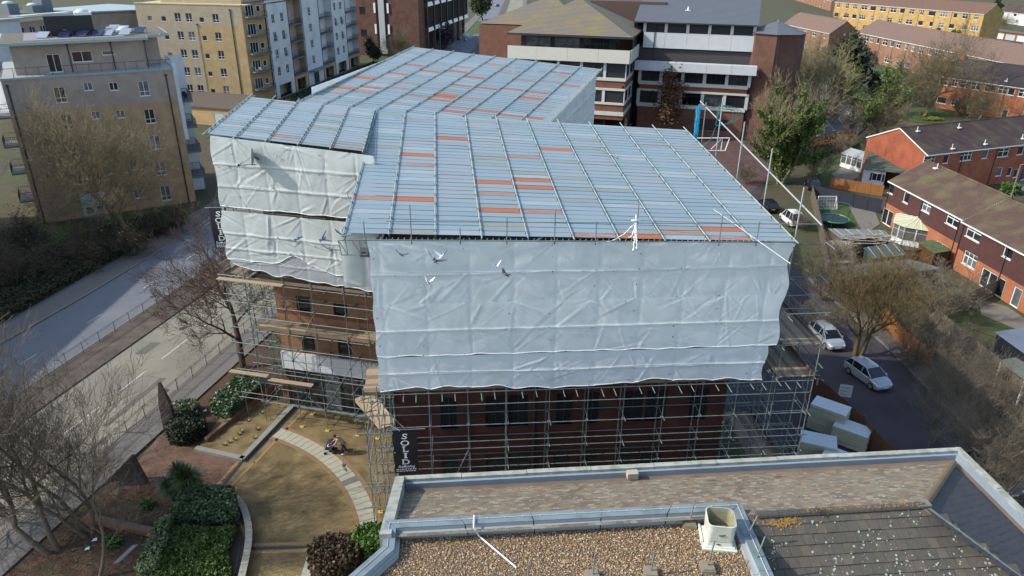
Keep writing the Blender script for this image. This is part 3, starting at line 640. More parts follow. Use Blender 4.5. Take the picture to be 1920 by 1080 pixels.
# ------------------------------------------------------------------ scaffolds
def scaffold(name, label, fr, us, outer, inner, lifts, ztop, zbot=0.0, boards=(), rails=True, braces=(), guard=True, plates=True, jit=.05, ext=(.5, .5), trans=True, boardmat=None, bu=None, hide=99):
    t = thing(name, label, 'scaffold', fr.p(us[0], outer, 0)); u0, u1 = us[0] - ext[0], us[-1] + ext[1]
    for u in us:
        for n_ in (outer, inner):
            zz = ztop(u) if callable(ztop) else ztop
            uu = u + rnd.uniform(-jit, jit)
            rod('standard', fr.p(uu, n_, zbot + .05), fr.p(uu, n_, zz + (rnd.uniform(0, .5) if n_ == outer else 0)), .032, rnd.choice((steel, steelg)), t)
            if plates:
                q = fr.p(uu, n_, zbot); slab('sole_plate', q - fr.U * .16 - fr.N * .13, fr.U * .32, fr.N * .26, UP * .05, mat('yellow_sole_plate', (.62, .42, .06), .7), t)
    for z in lifts:
        for n_, dz in ((outer, 0), (inner, 0)) + (((outer, .5), (outer, 1.0)) if guard and z in boards else ()):
            e0, e1 = rnd.uniform(.1, 1) * ext[0], rnd.uniform(.1, 1) * ext[1]
            e1 = e1 if z < hide + .5 or n_ != outer else -2.4
            rod('ledger', fr.p(us[0] - e0 * (z < hide + .5), n_ + ((.06 if z < hide + .5 else -.08) if n_ == outer else -.06), z + dz), fr.p(us[-1] + e1, n_ + ((.06 if z < hide + .5 else -.08) if n_ == outer else -.06), z + dz + rnd.uniform(-.03, .03)), .03, rnd.choice((steel, steel, steelg)), t)
        if trans:
            for u in us:
                for du in (0, 1.15) if z in boards else (0,):
                    if u + du > us[-1] + .1: continue
                    rod('transom', fr.p(u + du + .07, inner - rnd.uniform(.1, .3), z + .07), fr.p(u + du + .07, outer + (rnd.uniform(.15, .55) if z < hide else -.12), z + .07 + rnd.uniform(-.02, .02)), .03, rnd.choice((steel, steelg)), t)
        if z in boards:
            nb_ = max(2, int((outer - inner) / .235)); wdt = .225
            lo, hi = bu or (us[0], us[-1])
            for k in range(nb_):
                u = lo
                while u < hi - .4:
                    L_ = min(3.9, hi - u); n_ = inner + .06 + k * (outer - inner - .1) / nb_
                    slab('board', fr.p(u + rnd.uniform(-.08, .08), n_, z + .11 + rnd.uniform(0, .012)), fr.U * (L_ - .03), fr.N * wdt, UP * .038, rnd.choice((wood, wood, woodp) if boardmat is None else boardmat), t); u += L_
            slab('toe_board', fr.p(lo, outer - .06, z + .12), fr.U * (hi - lo), fr.N * .04, UP * .22, wood, t)
    for (ua, za, ub, zb_, n_) in braces: rod('brace', fr.p(ua, n_, za), fr.p(ub, n_, zb_), .03, steelg, t)
    b = MB()
    for u in us:
        for z in lifts:
            for n_ in (outer, inner) if z < hide + .5 else (inner,): q = fr.p(u, n_, z); b.box(q - fr.U * .07 - fr.N * .07 - UP * .06, fr.U * .14, fr.N * .14, UP * .12)
    b.obj('coupler', steelg, t, kind='stuff')
    return t
fus = [FTo.uz(x, 790)[0] for x in (735, 806, 878, 951, 1029, 1100, 1168, 1240, 1310, 1373, 1436, 1500)]
sF = scaffold('scaffolding', 'tube scaffold across the shaded brick front below the broad white sheeting', FF, fus, 1.36, .25, (2.0, 4.0, 5.9, 7.25, 8.9, 11.15, 13.2, 15.2, 17.2, 19.2), lambda u: 19.3 if u < 19.6 else 11.6, hide=11.0, boards=(11.15,), ext=(.6, .9), bu=(fus[0], fus[-3]),
              braces=((fus[1], 2, fus[2], 7.2, 1.45),), guard=False)
for i in range(len(fus) - 1):
    for f in (.33, .66):
        u = fus[i] + (fus[i + 1] - fus[i]) * f; rod('putlog', FF.p(u, .2, 11.1), FF.p(u + .05, 2.0 + rnd.uniform(-.1, .25), 11.0), .03, rnd.choice((steel, mat('green_painted_tube', (.10, .26, .20), .5))), sF)
for z in (6.45, 7.75, 10.3): rod('ledger', FF.p(fus[0] - .4, 1.42, z), FF.p(fus[-1] + .3, 1.42, z), .028, steel, sF)
# guard rail and posts above the front eave
gr = thing('guard_rail', 'thin grey guard rail on short uprights along the front eave of the temporary roof', 'guard rail', FTo.p(uL, 0, 19))
rod('rail', FTo.uz and FTo.p(uL + 1.0, .12, 21.45), FTo.p(uR + 1.1, .12, 20.85), .028, steel, gr)
rod('rail', FTo.p(uL - 1.3, .14, 20.5), FTo.p(uR + .3, .14, 19.85), .03, steelg, gr)
for px, h in ((685, 1.0), (772, 1.9), (863, .7), (950, 1.3), (1039, 1.7), (1116, 1.1), (1191, 2.0), (1347, 1.55), (1417, 1.15)):
    u = FTo.uz(px, 450)[0]; z0 = top(u) - .2; rod('upright', FTo.p(u, .12, z0), FTo.p(u, .12, z0 + .2 + h), .03, steel, gr)
b = MB(); q = [FTo.p(uL - 1.5, -.1, 20.4), FTo.p(uL - .1, -.1, 20.4), FTo.p(uL - .1, -.1, 19.6), FTo.p(uL - 1.4, -.1, 19.6)]
b.path(q + [q[0]], .03)
for k in range(4): b.tube(q[0].lerp(q[1], k / 4), q[3].lerp(q[2], (k + 1) / 4 if k % 2 == 0 else k / 4), .022)
b.obj('lattice_beam', steel, gr)
# plastic tape tied to the tall upright
tp = MB(); u = FTo.uz(1189, 450)[0]; base = FTo.p(u, .2, top(u) + 1.1)
for du, dz, s_ in ((-.35, -.8, 1), (-2.0, -1.1, 1), (.12, -1.5, 1), (-.05, -1.6, 1), (.06, -1.0, 1), (-.05, .4, 1)):
    P0 = base; P1 = base + FTo.U * du + UP * dz; K = 12; pts = []
    for k in range(K + 1):
        t_ = k / K; p = P0.lerp(P1, t_) - UP * (.35 * math.sin(math.pi * t_) * (abs(du) > .3)) + FTo.U * noise.noise((t_ * 5, du, 1)) * .1; pts.append(p)
    for k in range(K): a_, c_ = pts[k], pts[k + 1]; w0 = .022 + .03 * math.sin(k * 1.3) ** 2; tp.box(a_ - FTo.U * w0 - UP * .02, c_ - a_, FTo.U * w0 * 2, FTo.N * .02 + UP * .05)
tp.tube(base - FTo.U * .28 + UP * .1, base + FTo.U * .28 + UP * .12, .035)
o = tp.obj('plastic_tape', mat('white_plastic', (.82, .84, .84), .35), None, smooth=True); tag(o, 'white plastic strips tied to the tallest upright on the front eave', 'plastic strip')
# long handrail up the right edge with tall uprights, blue net and green hose
hr = thing('guard_rail', 'long sloping silver handrail on four tall uprights beside the right edge of the big roof', 'guard rail', G(1460, 460, 19.8))
pR = [(1322, 215, 285), (1358, 222, 315), (1405, 268, 360), (1452, 307, 400), (1497, 370, 450)]
edge = [PA(1, .04), PA(1, .35), PA(1, .58), PA(1, .8), PA(1, .98)]
railA, railB = PA(1.02, -.01, 1.3), PA(1.045, 1.04, 1.9)
rod('handrail', railA + Vector((.4, -.5, -.1)), railB, .045, mat('bright_alloy_tube', (.45, .48, .48), .4, metal=.4), hr)
for v, h in ((.07, 2.5), (.32, 3.0), (.57, 3.1), (.80, 3.4), (.97, 2.2)):
    q = PA(1.022 + v * .022, v); rod('upright', q - UP * 4, q + UP * h, .04, rnd.choice((steel, mat('bright_alloy_tube', (1, 1, 1)))), hr)
q = PA(1.03, .83, 2.6); rod('crossbar', q - Vector((.9, 0, -.1)), q + Vector((1.3, 0, -.2)), .035, steel, hr)
b = MB(); q = PA(1.0, .87, .2); pts = [q, q + Vector((2.3, .1, -.0)), q + Vector((2.1, .1, -.9)), q + Vector((.5, .1, -.9))]; b.path(pts, .04); b.tube(q + Vector((1.1, .1, -.8)), q + Vector((1.7, .1, -.1)), .03); b.tube(q + Vector((1.8, .1, 0)), q + Vector((1.8, .1, -.85)), .03)
b.obj('bracket', white, hr)
b = MB(); q = PA(1.012, .93, 0)
for k in range(120):
    a_ = rnd.uniform(-.12, .12); z0 = rnd.uniform(-.3, 1.4); b.tube(q + Vector((a_, rnd.uniform(-.1, .1), z0)), q + Vector((a_ + rnd.uniform(-.08, .08), rnd.uniform(-.1, .1), z0 + rnd.uniform(.3, .9))), .035, n=4)
o = b.obj('net_bundle', mat('bright_blue_net', (.02, .36, .58), .6)); tag(o, 'bright blue netting bundled round the handrail at the far right corner of the roof', 'netting')
b = MB(); q = PA(1.035, .82, 1.3)
for s_ in range(4):
    pts = [q + Vector((1.1 * math.sin(k / 14 * math.pi) * (1 + .12 * s_) + .1 * s_, .1 * s_, 1.2 * (1 - math.cos(k / 14 * math.pi)) * .55 + .1)) for k in range(15)]; b.path(pts + [q + Vector((.0, 0, .1))], .022, n=4)
b.path([q, q + Vector((-.2, 0, -.8)), q + Vector((-.7, 0, -1.3)), q + Vector((-1.6, 0, -1.5))], .022, n=4)
o = b.obj('hose', mat('dark_green_hose', (.03, .20, .19), .5)); tag(o, 'dark green hose looped over the handrail crossbar', 'hose')
b = MB()
o = rod('loose_tube', PA(.9, .16, .2), PA(.985, -.13, .25), .045, steel, None) if False else rod('loose_tube', PA(.865, .19, .2), PA(.935, -.15, .12), .032, mat('bright_alloy_tube', (1, 1, 1)), None); tag(o, 'loose silver tube lying over the front eave near its right end', 'tube')
o = rod('loose_tube', PA(.685, .70, .12), PA(.715, .62, .12), .04, steel, None); tag(o, 'short pale tube lying on the upper right of the big roof', 'tube')
# right-hand return scaffold with boarded platform
FS = Fr(FF.p(fus[-2] + .1, 1.4, 0), FF.az - 90)
sR = scaffold('scaffolding', 'open scaffold with boarded platforms down the right side of the wrapped building', FS, [.0, 2.3, 4.6, 6.9, 9.2, 11.5], 2.3, .1, (2.0, 4.0, 6.2, 8.9, 11.3, 13.4, 15.4), lambda u: 14.3 if u < 7 else 12, boards=(4.0, 11.3, 13.4), ext=(.8, .5), bu=(.0, 7.0),
              braces=((0, 8.9, 4.6, 13.5, 2.4), (2.3, 2, 6.9, 8.9, 2.4), (0, 2.0, 2.3, 6.2, .1)))
for k in range(8):
    p = FS.p(rnd.uniform(.5, 9), rnd.uniform(-2.6, 2), rnd.uniform(.5, 9)); d = Vector((rnd.uniform(-1, 1), rnd.uniform(-1, 1), rnd.uniform(-.8, 1))).normalized() * rnd.uniform(1.5, 3.4); rod('brace', p, p + d, .028, steelg, sR)
# scaffold on the left wing: front lift and the return round its road end
lus = [FLo.uz(x, 800)[0] for x in (515, 565, 613, 667, 705)]
sL = scaffold('scaffolding', 'tube scaffold with pale boards against the buff brick left wing and shopfront', FL, [lus[0] - .6] + lus[1:], 2.3, .55, (1.9, 3.7, 5.9, 8.1, 10.2, 12.0, 15.4, 17.4, 19.5, 21.5), lambda u: 21.6 if u > -2.9 else 12.6, hide=12.5, boards=(8.1, 12.0), ext=(.5, .6), bu=(lus[0] - .4, 8.8), guard=False,
              braces=((lus[1], 5.9, lus[2], 10.0, 2.4), (lus[2], 1.9, lus[3], 5.9, 2.4), (lus[0], 5.9, lus[2], 1.9, 2.4), (lus[3], 8.1, lus[4], 5.9, 2.4)))
for z in (2.5, 4.6, 6.9, 9.2, 10.9): rod('ledger', FL.p(-2.6, 2.36, z), FL.p(9.4, 2.36, z + .05), .03, steel, sL)
for (a_, c_, z, n_) in ((-3.0, .2, 4.5, 2.5), (.3, 3.9, 4.3, 2.6), (-2.5, 2.6, 12.35, 2.7)):
    slab('board', FL.p(a_, n_, z), FL.U * (c_ - a_), FL.N * .42, UP * .05, woodp, sL)
FE = Fr(FL.p(-.0, 0, 0) - FL.N * 12, FL.az + 90)      # end wall frame: u runs towards the camera
sE = scaffold('scaffolding', 'greenish tube scaffold standing round the road end of the left wing', FE, [2.4, 4.8, 7.2, 9.6, 12.0, 14.2], 2.4, .5, (1.9, 3.7, 5.9, 8.1, 10.2, 12.3), 12.9, boards=(12.3,), ext=(.4, .6), guard=True,
              braces=((12, 1.9, 14.2, 5.9, 2.5), (9.6, 3.7, 12, 8.1, 2.5), (12, 8.1, 14.2, 12.0, 2.5), (7.2, 1.9, 9.6, 5.9, 2.5)))
# crowded corner tower under the banner, left of the dark front
FC = Fr(FF.p(-1.6, 1.3, 0), FF.az)
sC = scaffold('scaffolding', 'dense corner scaffold tower of many short tubes beside the lower black banner', FC, [.1, .85, 1.55], .1, -3.0, (1.6, 3.2, 4.8, 6.4, 7.6, 8.6, 9.8, 11.0), 11.4, boards=(11.0,), ext=(.8, .4), guard=False)
for k in range(34):
    p = FC.p(rnd.uniform(0, 1.7), rnd.uniform(-3.0, -.1), rnd.uniform(2, 10.5)); d = (FC.U * rnd.uniform(-1, 1) + FC.N * rnd.uniform(-1, 1) + UP * rnd.uniform(-.6, .6)).normalized() * rnd.uniform(.8, 2.2); rod('brace', p, p + d, .028, rnd.choice((steel, steelg)), sC)
# sloping debris fan between the shopfront and the tower
df = thing('debris_fan', 'tilted plywood debris chute fixed between the shopfront scaffold and the front corner', 'debris fan', G(690, 800))
p0, p1, p2, p3 = G(668, 755, 3.4), G(712, 805, 3.0), G(745, 795, 5.6), G(705, 742, 5.6)
for k in range(4):
    a_, c_ = p0.lerp(p3, k / 4), p1.lerp(p2, k / 4); d_, e_ = p0.lerp(p3, (k + .94) / 4), p1.lerp(p2, (k + .94) / 4)
    b = MB(); b.prism([a_, c_, e_, d_], UP * .05); b.obj('plywood_sheet', woodp, df)
for a_, c_ in ((p0, p1), (p0, p3), (p1, p2)): b = MB(); b.box(a_ + UP * .05, c_ - a_, (c_ - a_).cross(UP).normalized() * .06, UP * .35); b.obj('edge_board', woodp, df)

# ------------------------------------------------------------------ black banners with white lettering
def text_mesh(body, size, shear=0.0, space=1.0):
    cu = bpy.data.curves.new('t', 'FONT'); cu.body = body; cu.size = size; cu.align_x = 'CENTER'; cu.shear = shear; cu.space_character = space; cu.offset = size * .012; cu.resolution_u = 3
    o = bpy.data.objects.new('t', cu); C.objects.link(o); dg = bpy.context.evaluated_depsgraph_get(); me = bpy.data.meshes.new_from_object(o.evaluated_get(dg))
    bpy.data.objects.remove(o); return me
ink = mat('white_print', (.80, .82, .84), .6); bann = mat('black_banner_cloth', (.010, .011, .016), .5, (.018, .02, .028), 2, .5)
def banner(label, fr, u, n, z, w_, h_, curve=.05):
    t = thing('banner', label, 'banner', fr.p(u, n, z)); b = MB(); K = 10; bul = lambda s_: curve * math.sin(s_ * math.pi)
    for k in range(K):
        z0, z1 = z + h_ * k / K, z + h_ * (k + 1) / K; b.quad(fr.p(u, n + bul(k / K), z0), fr.p(u + w_, n + bul(k / K), z0), fr.p(u + w_, n + bul((k + 1) / K), z1), fr.p(u, n + bul((k + 1) / K), z1))
        b.quad(fr.p(u, n - .02 + bul(k / K), z0), fr.p(u, n - .02 + bul((k + 1) / K), z1), fr.p(u + w_, n - .02 + bul((k + 1) / K), z1), fr.p(u + w_, n - .02 + bul(k / K), z0))
    b.obj('cloth', bann, t, smooth=True)
    def put(name, me, cx, cz, sx=1.0, sz=1.0):
        vs = [v.co.copy() for v in me.vertices]
        for v in me.vertices:
            c = v.co; uu, zz = cx + c.x * sx, cz + c.y * sz; v.co = fr.p(uu, n + .014 + bul(min(max((zz - z) / h_, 0), 1)), zz)
        me.materials.clear(); me.materials.append(ink); link(name, me, t)
    s_ = h_ * .172
    for k, ch in enumerate('SOLID'):
        cz = z + h_ * (.955 - .148 * (k + 1)); cx = u + w_ * (.50)
        put('letter', text_mesh(ch, s_), cx, cz, 1.25 if ch != 'I' else 1.9, .98)
        b = MB()    # slab serifs
        hh = s_ * .70; f = s_ * .045
        S_ = {'L': ((-.30, .02, 0, f * 1.6), (-.34, .04, hh - f, hh + f), (.26, .34, 0, hh * .3)), 'I': ((-.22, .22, -f * .3, f * 1.8), (-.22, .22, hh - f * 1.8, hh + f * .3)), 'D': ((-.44, -.22, -f * .2, f * 1.6), (-.44, -.22, hh - f * 1.6, hh + f * .2)),
              'S': ((.22, .30, hh * .66, hh * .98), (-.32, -.24, hh * .02, hh * .32))}.get(ch, ())
        for (a_, c_, z0, z1) in S_: b.quad(fr.p(cx + a_ * s_, n + .016 + bul((cz + z0 - z) / h_), cz + z0), fr.p(cx + c_ * s_, n + .016 + bul((cz + z0 - z) / h_), cz + z0), fr.p(cx + c_ * s_, n + .016 + bul((cz + z1 - z) / h_), cz + z1), fr.p(cx + a_ * s_, n + .016 + bul((cz + z1 - z) / h_), cz + z1))
        if S_: b.obj('serif', ink, t)
    put('lettering', text_mesh('Scaffolding', h_ * .066, .35), u + w_ * .5, z + h_ * .135, 1.15, 1.2)
    for k in range(2):      # two lines of print too small to read
        b = MB(); x = u + w_ * .08; zz = z + h_ * (.085 - k * .045)
        while x < u + w_ * .9: d_ = w_ * rnd.uniform(.05, .13); b.quad(*[fr.p(x + a_, n + .016 + bul((zz - z) / h_), zz + c_) for a_, c_ in ((0, 0), (d_, 0), (d_, h_ * .018), (0, h_ * .018))]); x += d_ + w_ * .03
        b.obj('small_print', ink, t)
    rod('hanging_tube', fr.p(u - .3, n - .05, z + h_), fr.p(u + w_ + .5, n - .05, z + h_ + .02), .03, steel, t)
uu0, zz0 = FTo.uz(741, 884); uu1, zz1 = FTo.uz(779, 803)
banner('black banner reading SOLID on the dark front scaffold just above the near parapet', FTo, uu0, .15, zz0, uu1 - uu0 + .05, zz1 - zz0)
FB2 = Fr(FLo.p(ul0 - 1.5, .1, 0), FLo.az - 14)
u2, z2 = FB2.uz(396, 465); u3, z3 = FB2.uz(413, 390)
banner('black banner reading SOLID at the far left edge of the greenish sheeting', FB2, FB2.uz(392, 392)[0], 0, FB2.uz(410, 466)[1], 1.15, FB2.uz(400, 390)[1] - FB2.uz(410, 466)[1], .12)
# satellite dish on the left sheeting
sdh = thing('satellite_dish', 'grey satellite dish on an arm sticking out of the greenish sheeting', 'satellite dish', FLo.p(3, 0, 20))
ud, zd = FLo.uz(484, 291); q = FLo.p(ud, .45, zd); ax = (FLo.U * -.85 + FLo.N * .45 + UP * .1).normalized(); s1 = ax.cross(UP).normalized(); s2 = s1.cross(ax)
b = MB(); prev = None
rings = []
for j in range(5):
    r_ = j / 4; rings.append([q + ax * (.16 * r_ * r_) + s1 * (math.cos(k * math.pi / 8) * r_ * .55) + s2 * (math.sin(k * math.pi / 8) * r_ * .62) for k in range(16)])
for a_, c_ in zip(rings, rings[1:]):
    for k in range(16): b.quad(a_[k], a_[(k + 1) % 16], c_[(k + 1) % 16], c_[k])
b.obj('dish', mat('grey_dish', (.26, .28, .29), .5), sdh, smooth=True)
b = MB(); e = q - UP * .55 - FLo.U * 1.05 + FLo.N * .3; b.tube(q - UP * .5, e, .03); b.sphere(e, .09); b.tube(e, q + UP * .1, .012, n=4); b.tube(q, q - FLo.N * .5 - UP * .3, .04)
b.obj('arm', dark, sdh)

# ------------------------------------------------------------------ the near building: parapet, tiled slopes, gravel roof
m_tileA = mat('weathered_buff_tile', (.25, .20, .13), .9, (.14, .11, .08), 8, .6, bump=.006, bscale=30, col3=(.13, .10, .08), scale3=.6)
m_tileB = mat('buff_tile', (.29, .225, .145), .9, (.21, .165, .11), 9, .6, bump=.006, bscale=30, col3=(.13, .105, .08), scale3=.9); m_tB2 = mat('umber_tile', (.125, .09, .068), .9, (.175, .13, .09), 8, .6, bump=.006, bscale=30, col3=(.22, .18, .12), scale3=.8); m_tB3 = mat('olive_grey_tile', (.165, .155, .115), .9, (.23, .20, .135), 8, .6, bump=.006, bscale=30); m_tB4 = mat('pale_lichened_tile', (.33, .30, .23), .9, (.22, .19, .14), 9, .6)
m_tileC = mat('shaded_slope_tile', (.050, .048, .056), .8, (.078, .072, .072), 2.5, .6, bump=.008, bscale=25, col3=(.05, .05, .07), scale3=.5)
m_tileD = mat('brown_concrete_tile', (.125, .108, .082), .85, (.075, .068, .058), 6.0, .5, bump=.012, bscale=25, col3=(.062, .060, .052), scale3=.3)
m_tileE = mat('olive_concrete_tile', (.13, .112, .078), .85, (.085, .075, .06), 4.0, .5, bump=.008, bscale=25)
m_lich = mat('pale_lichen', (.42, .46, .40), .9, (.30, .34, .28), 8, .5)
m_lorg = mat('orange_lichen', (.40, .17, .03), .9, (.30, .20, .05), 8, .5)
m_cop = mat('stained_white_coping', (.43, .45, .41), .8, (.26, .28, .23), 1.8, .5, bump=.003, col3=(.22, .24, .20), scale3=2.4)
m_lead = mat('grey_blue_metal_coping', (.175, .22, .24), .55, (.205, .255, .27), 2, .6, spec=.3, col3=(.13, .165, .175), scale3=1.5)
m_gut = mat('gutter_face', (.27, .35, .42), .6, (.22, .28, .34), 1.5, .5)
PC0, PC1 = G(742, 893, 12.0), G(1800, 838, 12.0)      # far left and far right parapet corners (outer top edge)
FN = Fr(PC0, az_of(PC0, PC1)); LN = (PC1 - PC0).length  # u along the far parapet, n = towards the camera
ng = thing('foreground_building', 'near building with tiled hipped roof, pale parapet and gravel flat roof', 'building', FN.o)
run = 7.0; zr = 15.0; ze = 11.62
b = MB(); b.fbox(FN, 0.05, LN - .05, .06, 24, 0, 11.55); b.obj('wall', brick('near_brown_brick', (.26, .12, .06), (.20, .09, .045), (.18, .13, .09)), ng)
# coping stones along the far and right parapets
def coping(p, q, wd, inward, z0, z1, m, n_, gapf=.004, skew=True):
    for k in range(n_):
        a_ = p.lerp(q, k / n_ + gapf / n_); c_ = p.lerp(q, (k + 1) / n_ - gapf / n_); dz = rnd.uniform(-.012, .012)
        b = MB(); b.box(a_ + UP * (z0 + dz - a_.z), c_ - a_, inward * (wd + rnd.uniform(-.015, .015)), UP * (z1 - z0)); b.obj('coping', m, ng)
e0, e1 = FN.p(0, 0, 0), FN.p(LN, 0, 0)
coping(e0, FN.p(LN - .27, 0, 0), .27, FN.N, 11.78, 12.0, m_cop, 9)
coping(FN.p(LN, 0, 0), FN.p(LN, 18, 0), .27, -FN.U, 11.78, 12.0, m_cop, 6)
b = MB(); b.fbox(FN, .45, LN - .27, .27, .40, 11.3, 11.85); b.fbox(FN, LN - .40, LN - .27, .40, 18, 11.3, 11.85); b.obj('parapet_face', m_gut, ng)
b = MB(); b.fbox(FN, .45, LN - .5, .47, 1.0, 11.3, 11.42); b.fbox(FN, LN - 1.0, LN - .47, .47, 18, 11.3, 11.421); b.obj('gutter', dark, ng)
b = MB(); b.fbox(FN, 10.6, 11.1, .42, .75, 11.7, 12.02); b.obj('hopper', mat('pale_stone_block', (.4, .36, .30), .9), ng)
# left verge climbs with the slope
vz = lambda n_: 11.95 + max(0, n_ - .4) * (zr - 11.6) / run
b = MB(); b.prism([FN.p(-.02, 0, 12.0), FN.p(-.02, run + .1, zr + .25), FN.p(-.02, run + .1, 0), FN.p(-.02, 0, 0)], FN.U * .42); b.obj('verge_coping', m_cop, ng)
# back slope: fine weathered tiles, real courses; individual tiles joined
def tile_field(P, us, rows, name, parent, tw, mats, th=.03, cull=None, limit=0, jit=.012, stagger=True, lap=1.15):
    """P(u, v) -> point on the slope in metres, v upslope; returns count"""
    items = []
    for j in range(rows[0]):
        v0 = j * rows[1]; off = (tw / 2 if stagger and j % 2 else 0)
        i = 0; u = us[0] - off
        while u < us[1]:
            if cull is None or cull(u + tw / 2, v0 + rows[1] / 2): items.append((u, v0))
            u += tw
    nrm = (P(1, 0) - P(0, 0)).cross(P(0, 1) - P(0, 0)).normalized(); nrm = nrm if nrm.z > 0 else -nrm
    stuff = {}
    cam_ = Vector((0, 0, CAMH)); items.sort(key=lambda t: (P(*t) - cam_).length)
    for k, (u, v) in enumerate(items):
        m_ = rnd.choice(mats); g = .006; h = rnd.uniform(-jit, jit) * .5; ti = rnd.uniform(-.006, .006)
        a_, c_ = P(u + g, v + rnd.uniform(-.008, .008)) + nrm * (th + h), P(u + tw - g, v + rnd.uniform(-.008, .008)) + nrm * (th + h + ti)
        d_, e_ = P(u + tw - g, v + rows[1] * lap) + nrm * (.004 + h), P(u + g, v + rows[1] * lap) + nrm * .004
        vs = [a_, c_, d_, e_, a_ - nrm * th * .9, c_ - nrm * th * .9]; fs = ((0, 1, 2, 3), (4, 5, 1, 0), (4, 0, 3), (5, 2, 1))
        if k < limit: mb = MB(); mb.add(vs, fs); mb.obj(name, m_, parent)
        else: stuff.setdefault(m_.name, (MB(), m_))[0].add(vs, fs)
    for mb, m_ in stuff.values(): mb.obj(name, m_, parent, kind='stuff')
    return items
sl = math.hypot(run, zr - ze)
def Pb(u, v): t = v / sl; return FN.p(u, .75 + (run - .75 + .0) * t, ze + (zr - ze) * t)
def hipcull(u, v): t = v / sl; return u > .35 and u < LN - .75 - (run - .75) * t and not (u < 13.6 and t > 1)
tile_field(Pb, (.3, LN), (30, sl / 30), 'roof_tile', ng, .26, (m_tileA, m_tileA, m_tileA, m_tileB, m_tileB, m_tB2, m_tB2, m_tB3, m_tB3, m_tB4), th=.03, cull=hipcull)
# right slope, its own shade put into the dark tile colour
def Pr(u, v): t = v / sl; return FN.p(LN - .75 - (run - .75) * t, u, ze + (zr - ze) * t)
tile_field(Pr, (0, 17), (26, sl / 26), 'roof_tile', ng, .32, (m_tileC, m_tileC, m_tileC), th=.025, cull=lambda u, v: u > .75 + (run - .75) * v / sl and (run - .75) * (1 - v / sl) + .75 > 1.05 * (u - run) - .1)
# slope towards the camera: big tiles one by one
ridge_n = run
UR = LN - run                                   # where the ridge ends
vall = Fr(FN.o, FN.az)
def Pc(u, v): return FN.p(u, ridge_n + 9.0 - v * .865, zr - 9.0 * .58 + v * .5017)   # v from its lower edge up to the ridge
Lc = 9.0 / .865; g0_, g1_ = G(1388, 942, 15.0), G(1450, 1080, 15.0)
def camcull(u, v):
    n_ = 9.0 - v * .865; p = Pc(u, v)
    return u < UR + .1 + n_ * 1.05 and p.x > g0_.x + (g1_.x - g0_.x) * (p.y - g0_.y) / (g1_.y - g0_.y) - .12
tile_field(Pc, (12.0, 27), (27, Lc / 27), 'roof_tile', ng, .40, (m_tileD, m_tileD, m_tileD, m_tileE, m_tileD, mat('dark_mossy_tile', (.070, .068, .052), .9, (.10, .092, .07), 5, .5, bump=.01, bscale=25)), th=.045, cull=camcull, limit=300, jit=.02)
# ridge and hip tiles
def ridgeline(p, q, n_, m, r=.13, name='ridge_tile'):
    for k in range(n_):
        a_, c_ = p.lerp(q, k / n_), p.lerp(q, (k + .97) / n_); d = (c_ - a_).normalized(); s_ = d.cross(UP).normalized(); u_ = s_.cross(d); b = MB(); K = 5
        pts = [[x + s_ * math.cos(math.pi * i / K) * r * 1.2 + u_ * (math.sin(math.pi * i / K) * r * rr + .02) for i in range(K + 1)] for x, rr in ((a_, 1.06), (c_, .94))]
        for i in range(K): b.quad(pts[0][i], pts[0][i + 1], pts[1][i + 1], pts[1][i])
        b.add(pts[0], (tuple(range(K + 1)),)); b.obj(name, m, ng)
apex = FN.p(UR, run, zr)
ridgeline(FN.p(13.7, run, zr), apex, 16, m_tileD)
ridgeline(FN.p(LN - .8, .8, ze + .05), apex, 16, mat('mossy_ridge_tile', (.22, .15, .08), .9, (.12, .10, .06), 2, .6))
hipE = FN.p(UR + 6.2 * 1.05, run + 6.2, zr - 3.6)
b = MB(); d = (hipE - apex); s_ = d.cross(UP).normalized() * .17; hu = UP * .075; b.prism([apex - s_ - UP * .03, hipE - s_ - UP * .03, hipE + hu, apex + hu], UP * .02); b.prism([apex + hu, hipE + hu, hipE + s_ - UP * .03, apex + s_ - UP * .03], UP * .02); b.obj('lead_flashing', mat('lichened_lead', (.20, .21, .19), .7, (.12, .12, .09), 3, .6), ng)
b = MB(); b.box(apex - FN.U * .35 - FN.N * .25 + UP * .05, FN.U * .55, FN.N * .4, UP * .07); b.obj('lead_saddle', mat('lichened_lead', (1, 1, 1)), ng)
# lichen spots and moss
b1, b2 = MB(), MB()
def disc(mb, p, nrm, r, k=6):
    a_ = nrm.orthogonal().normalized(); c_ = nrm.cross(a_); ph = rnd.random() * 6
    mb.add([p + nrm * .006 + (a_ * math.cos(ph + i * 6.2832 / k) + c_ * math.sin(ph + i * 6.2832 / k)) * r * rnd.uniform(.7, 1.15) for i in range(k)] , (tuple(range(k)),))
nC = (Pc(1, 0) - Pc(0, 0)).cross(Pc(0, 1) - Pc(0, 0)).normalized(); nC = nC if nC.z > 0 else -nC
nB = (Pb(1, 0) - Pb(0, 0)).cross(Pb(0, 1) - Pb(0, 0)).normalized(); nB = nB if nB.z > 0 else -nB
for k in range(2600):
    u, v = rnd.uniform(12.6, 24), Lc - rnd.random() ** .8 * 6.5
    if camcull(u, v) and camcull(u - .3, v) and noise.noise((u * .9, v * .9, 0)) > rnd.uniform(-.2, .3): disc(b1, Pc(u, v) + nC * .045, nC, rnd.choice((.012, .018, .025, .035, .05)))
for k in range(1500):
    u, v = rnd.uniform(.5, LN), rnd.random() * sl
    w_ = noise.noise((u * .5, v * .8, 4)) + (.45 if u > 15.5 and v > sl * .35 or u < 2.2 else 0) + (.25 if v > sl * .8 else 0)
    if hipcull(u, v) and w_ > .12: disc(b1, Pb(u, v) + nB * .026, nB, rnd.choice((.02, .03, .05, .07)), 5)
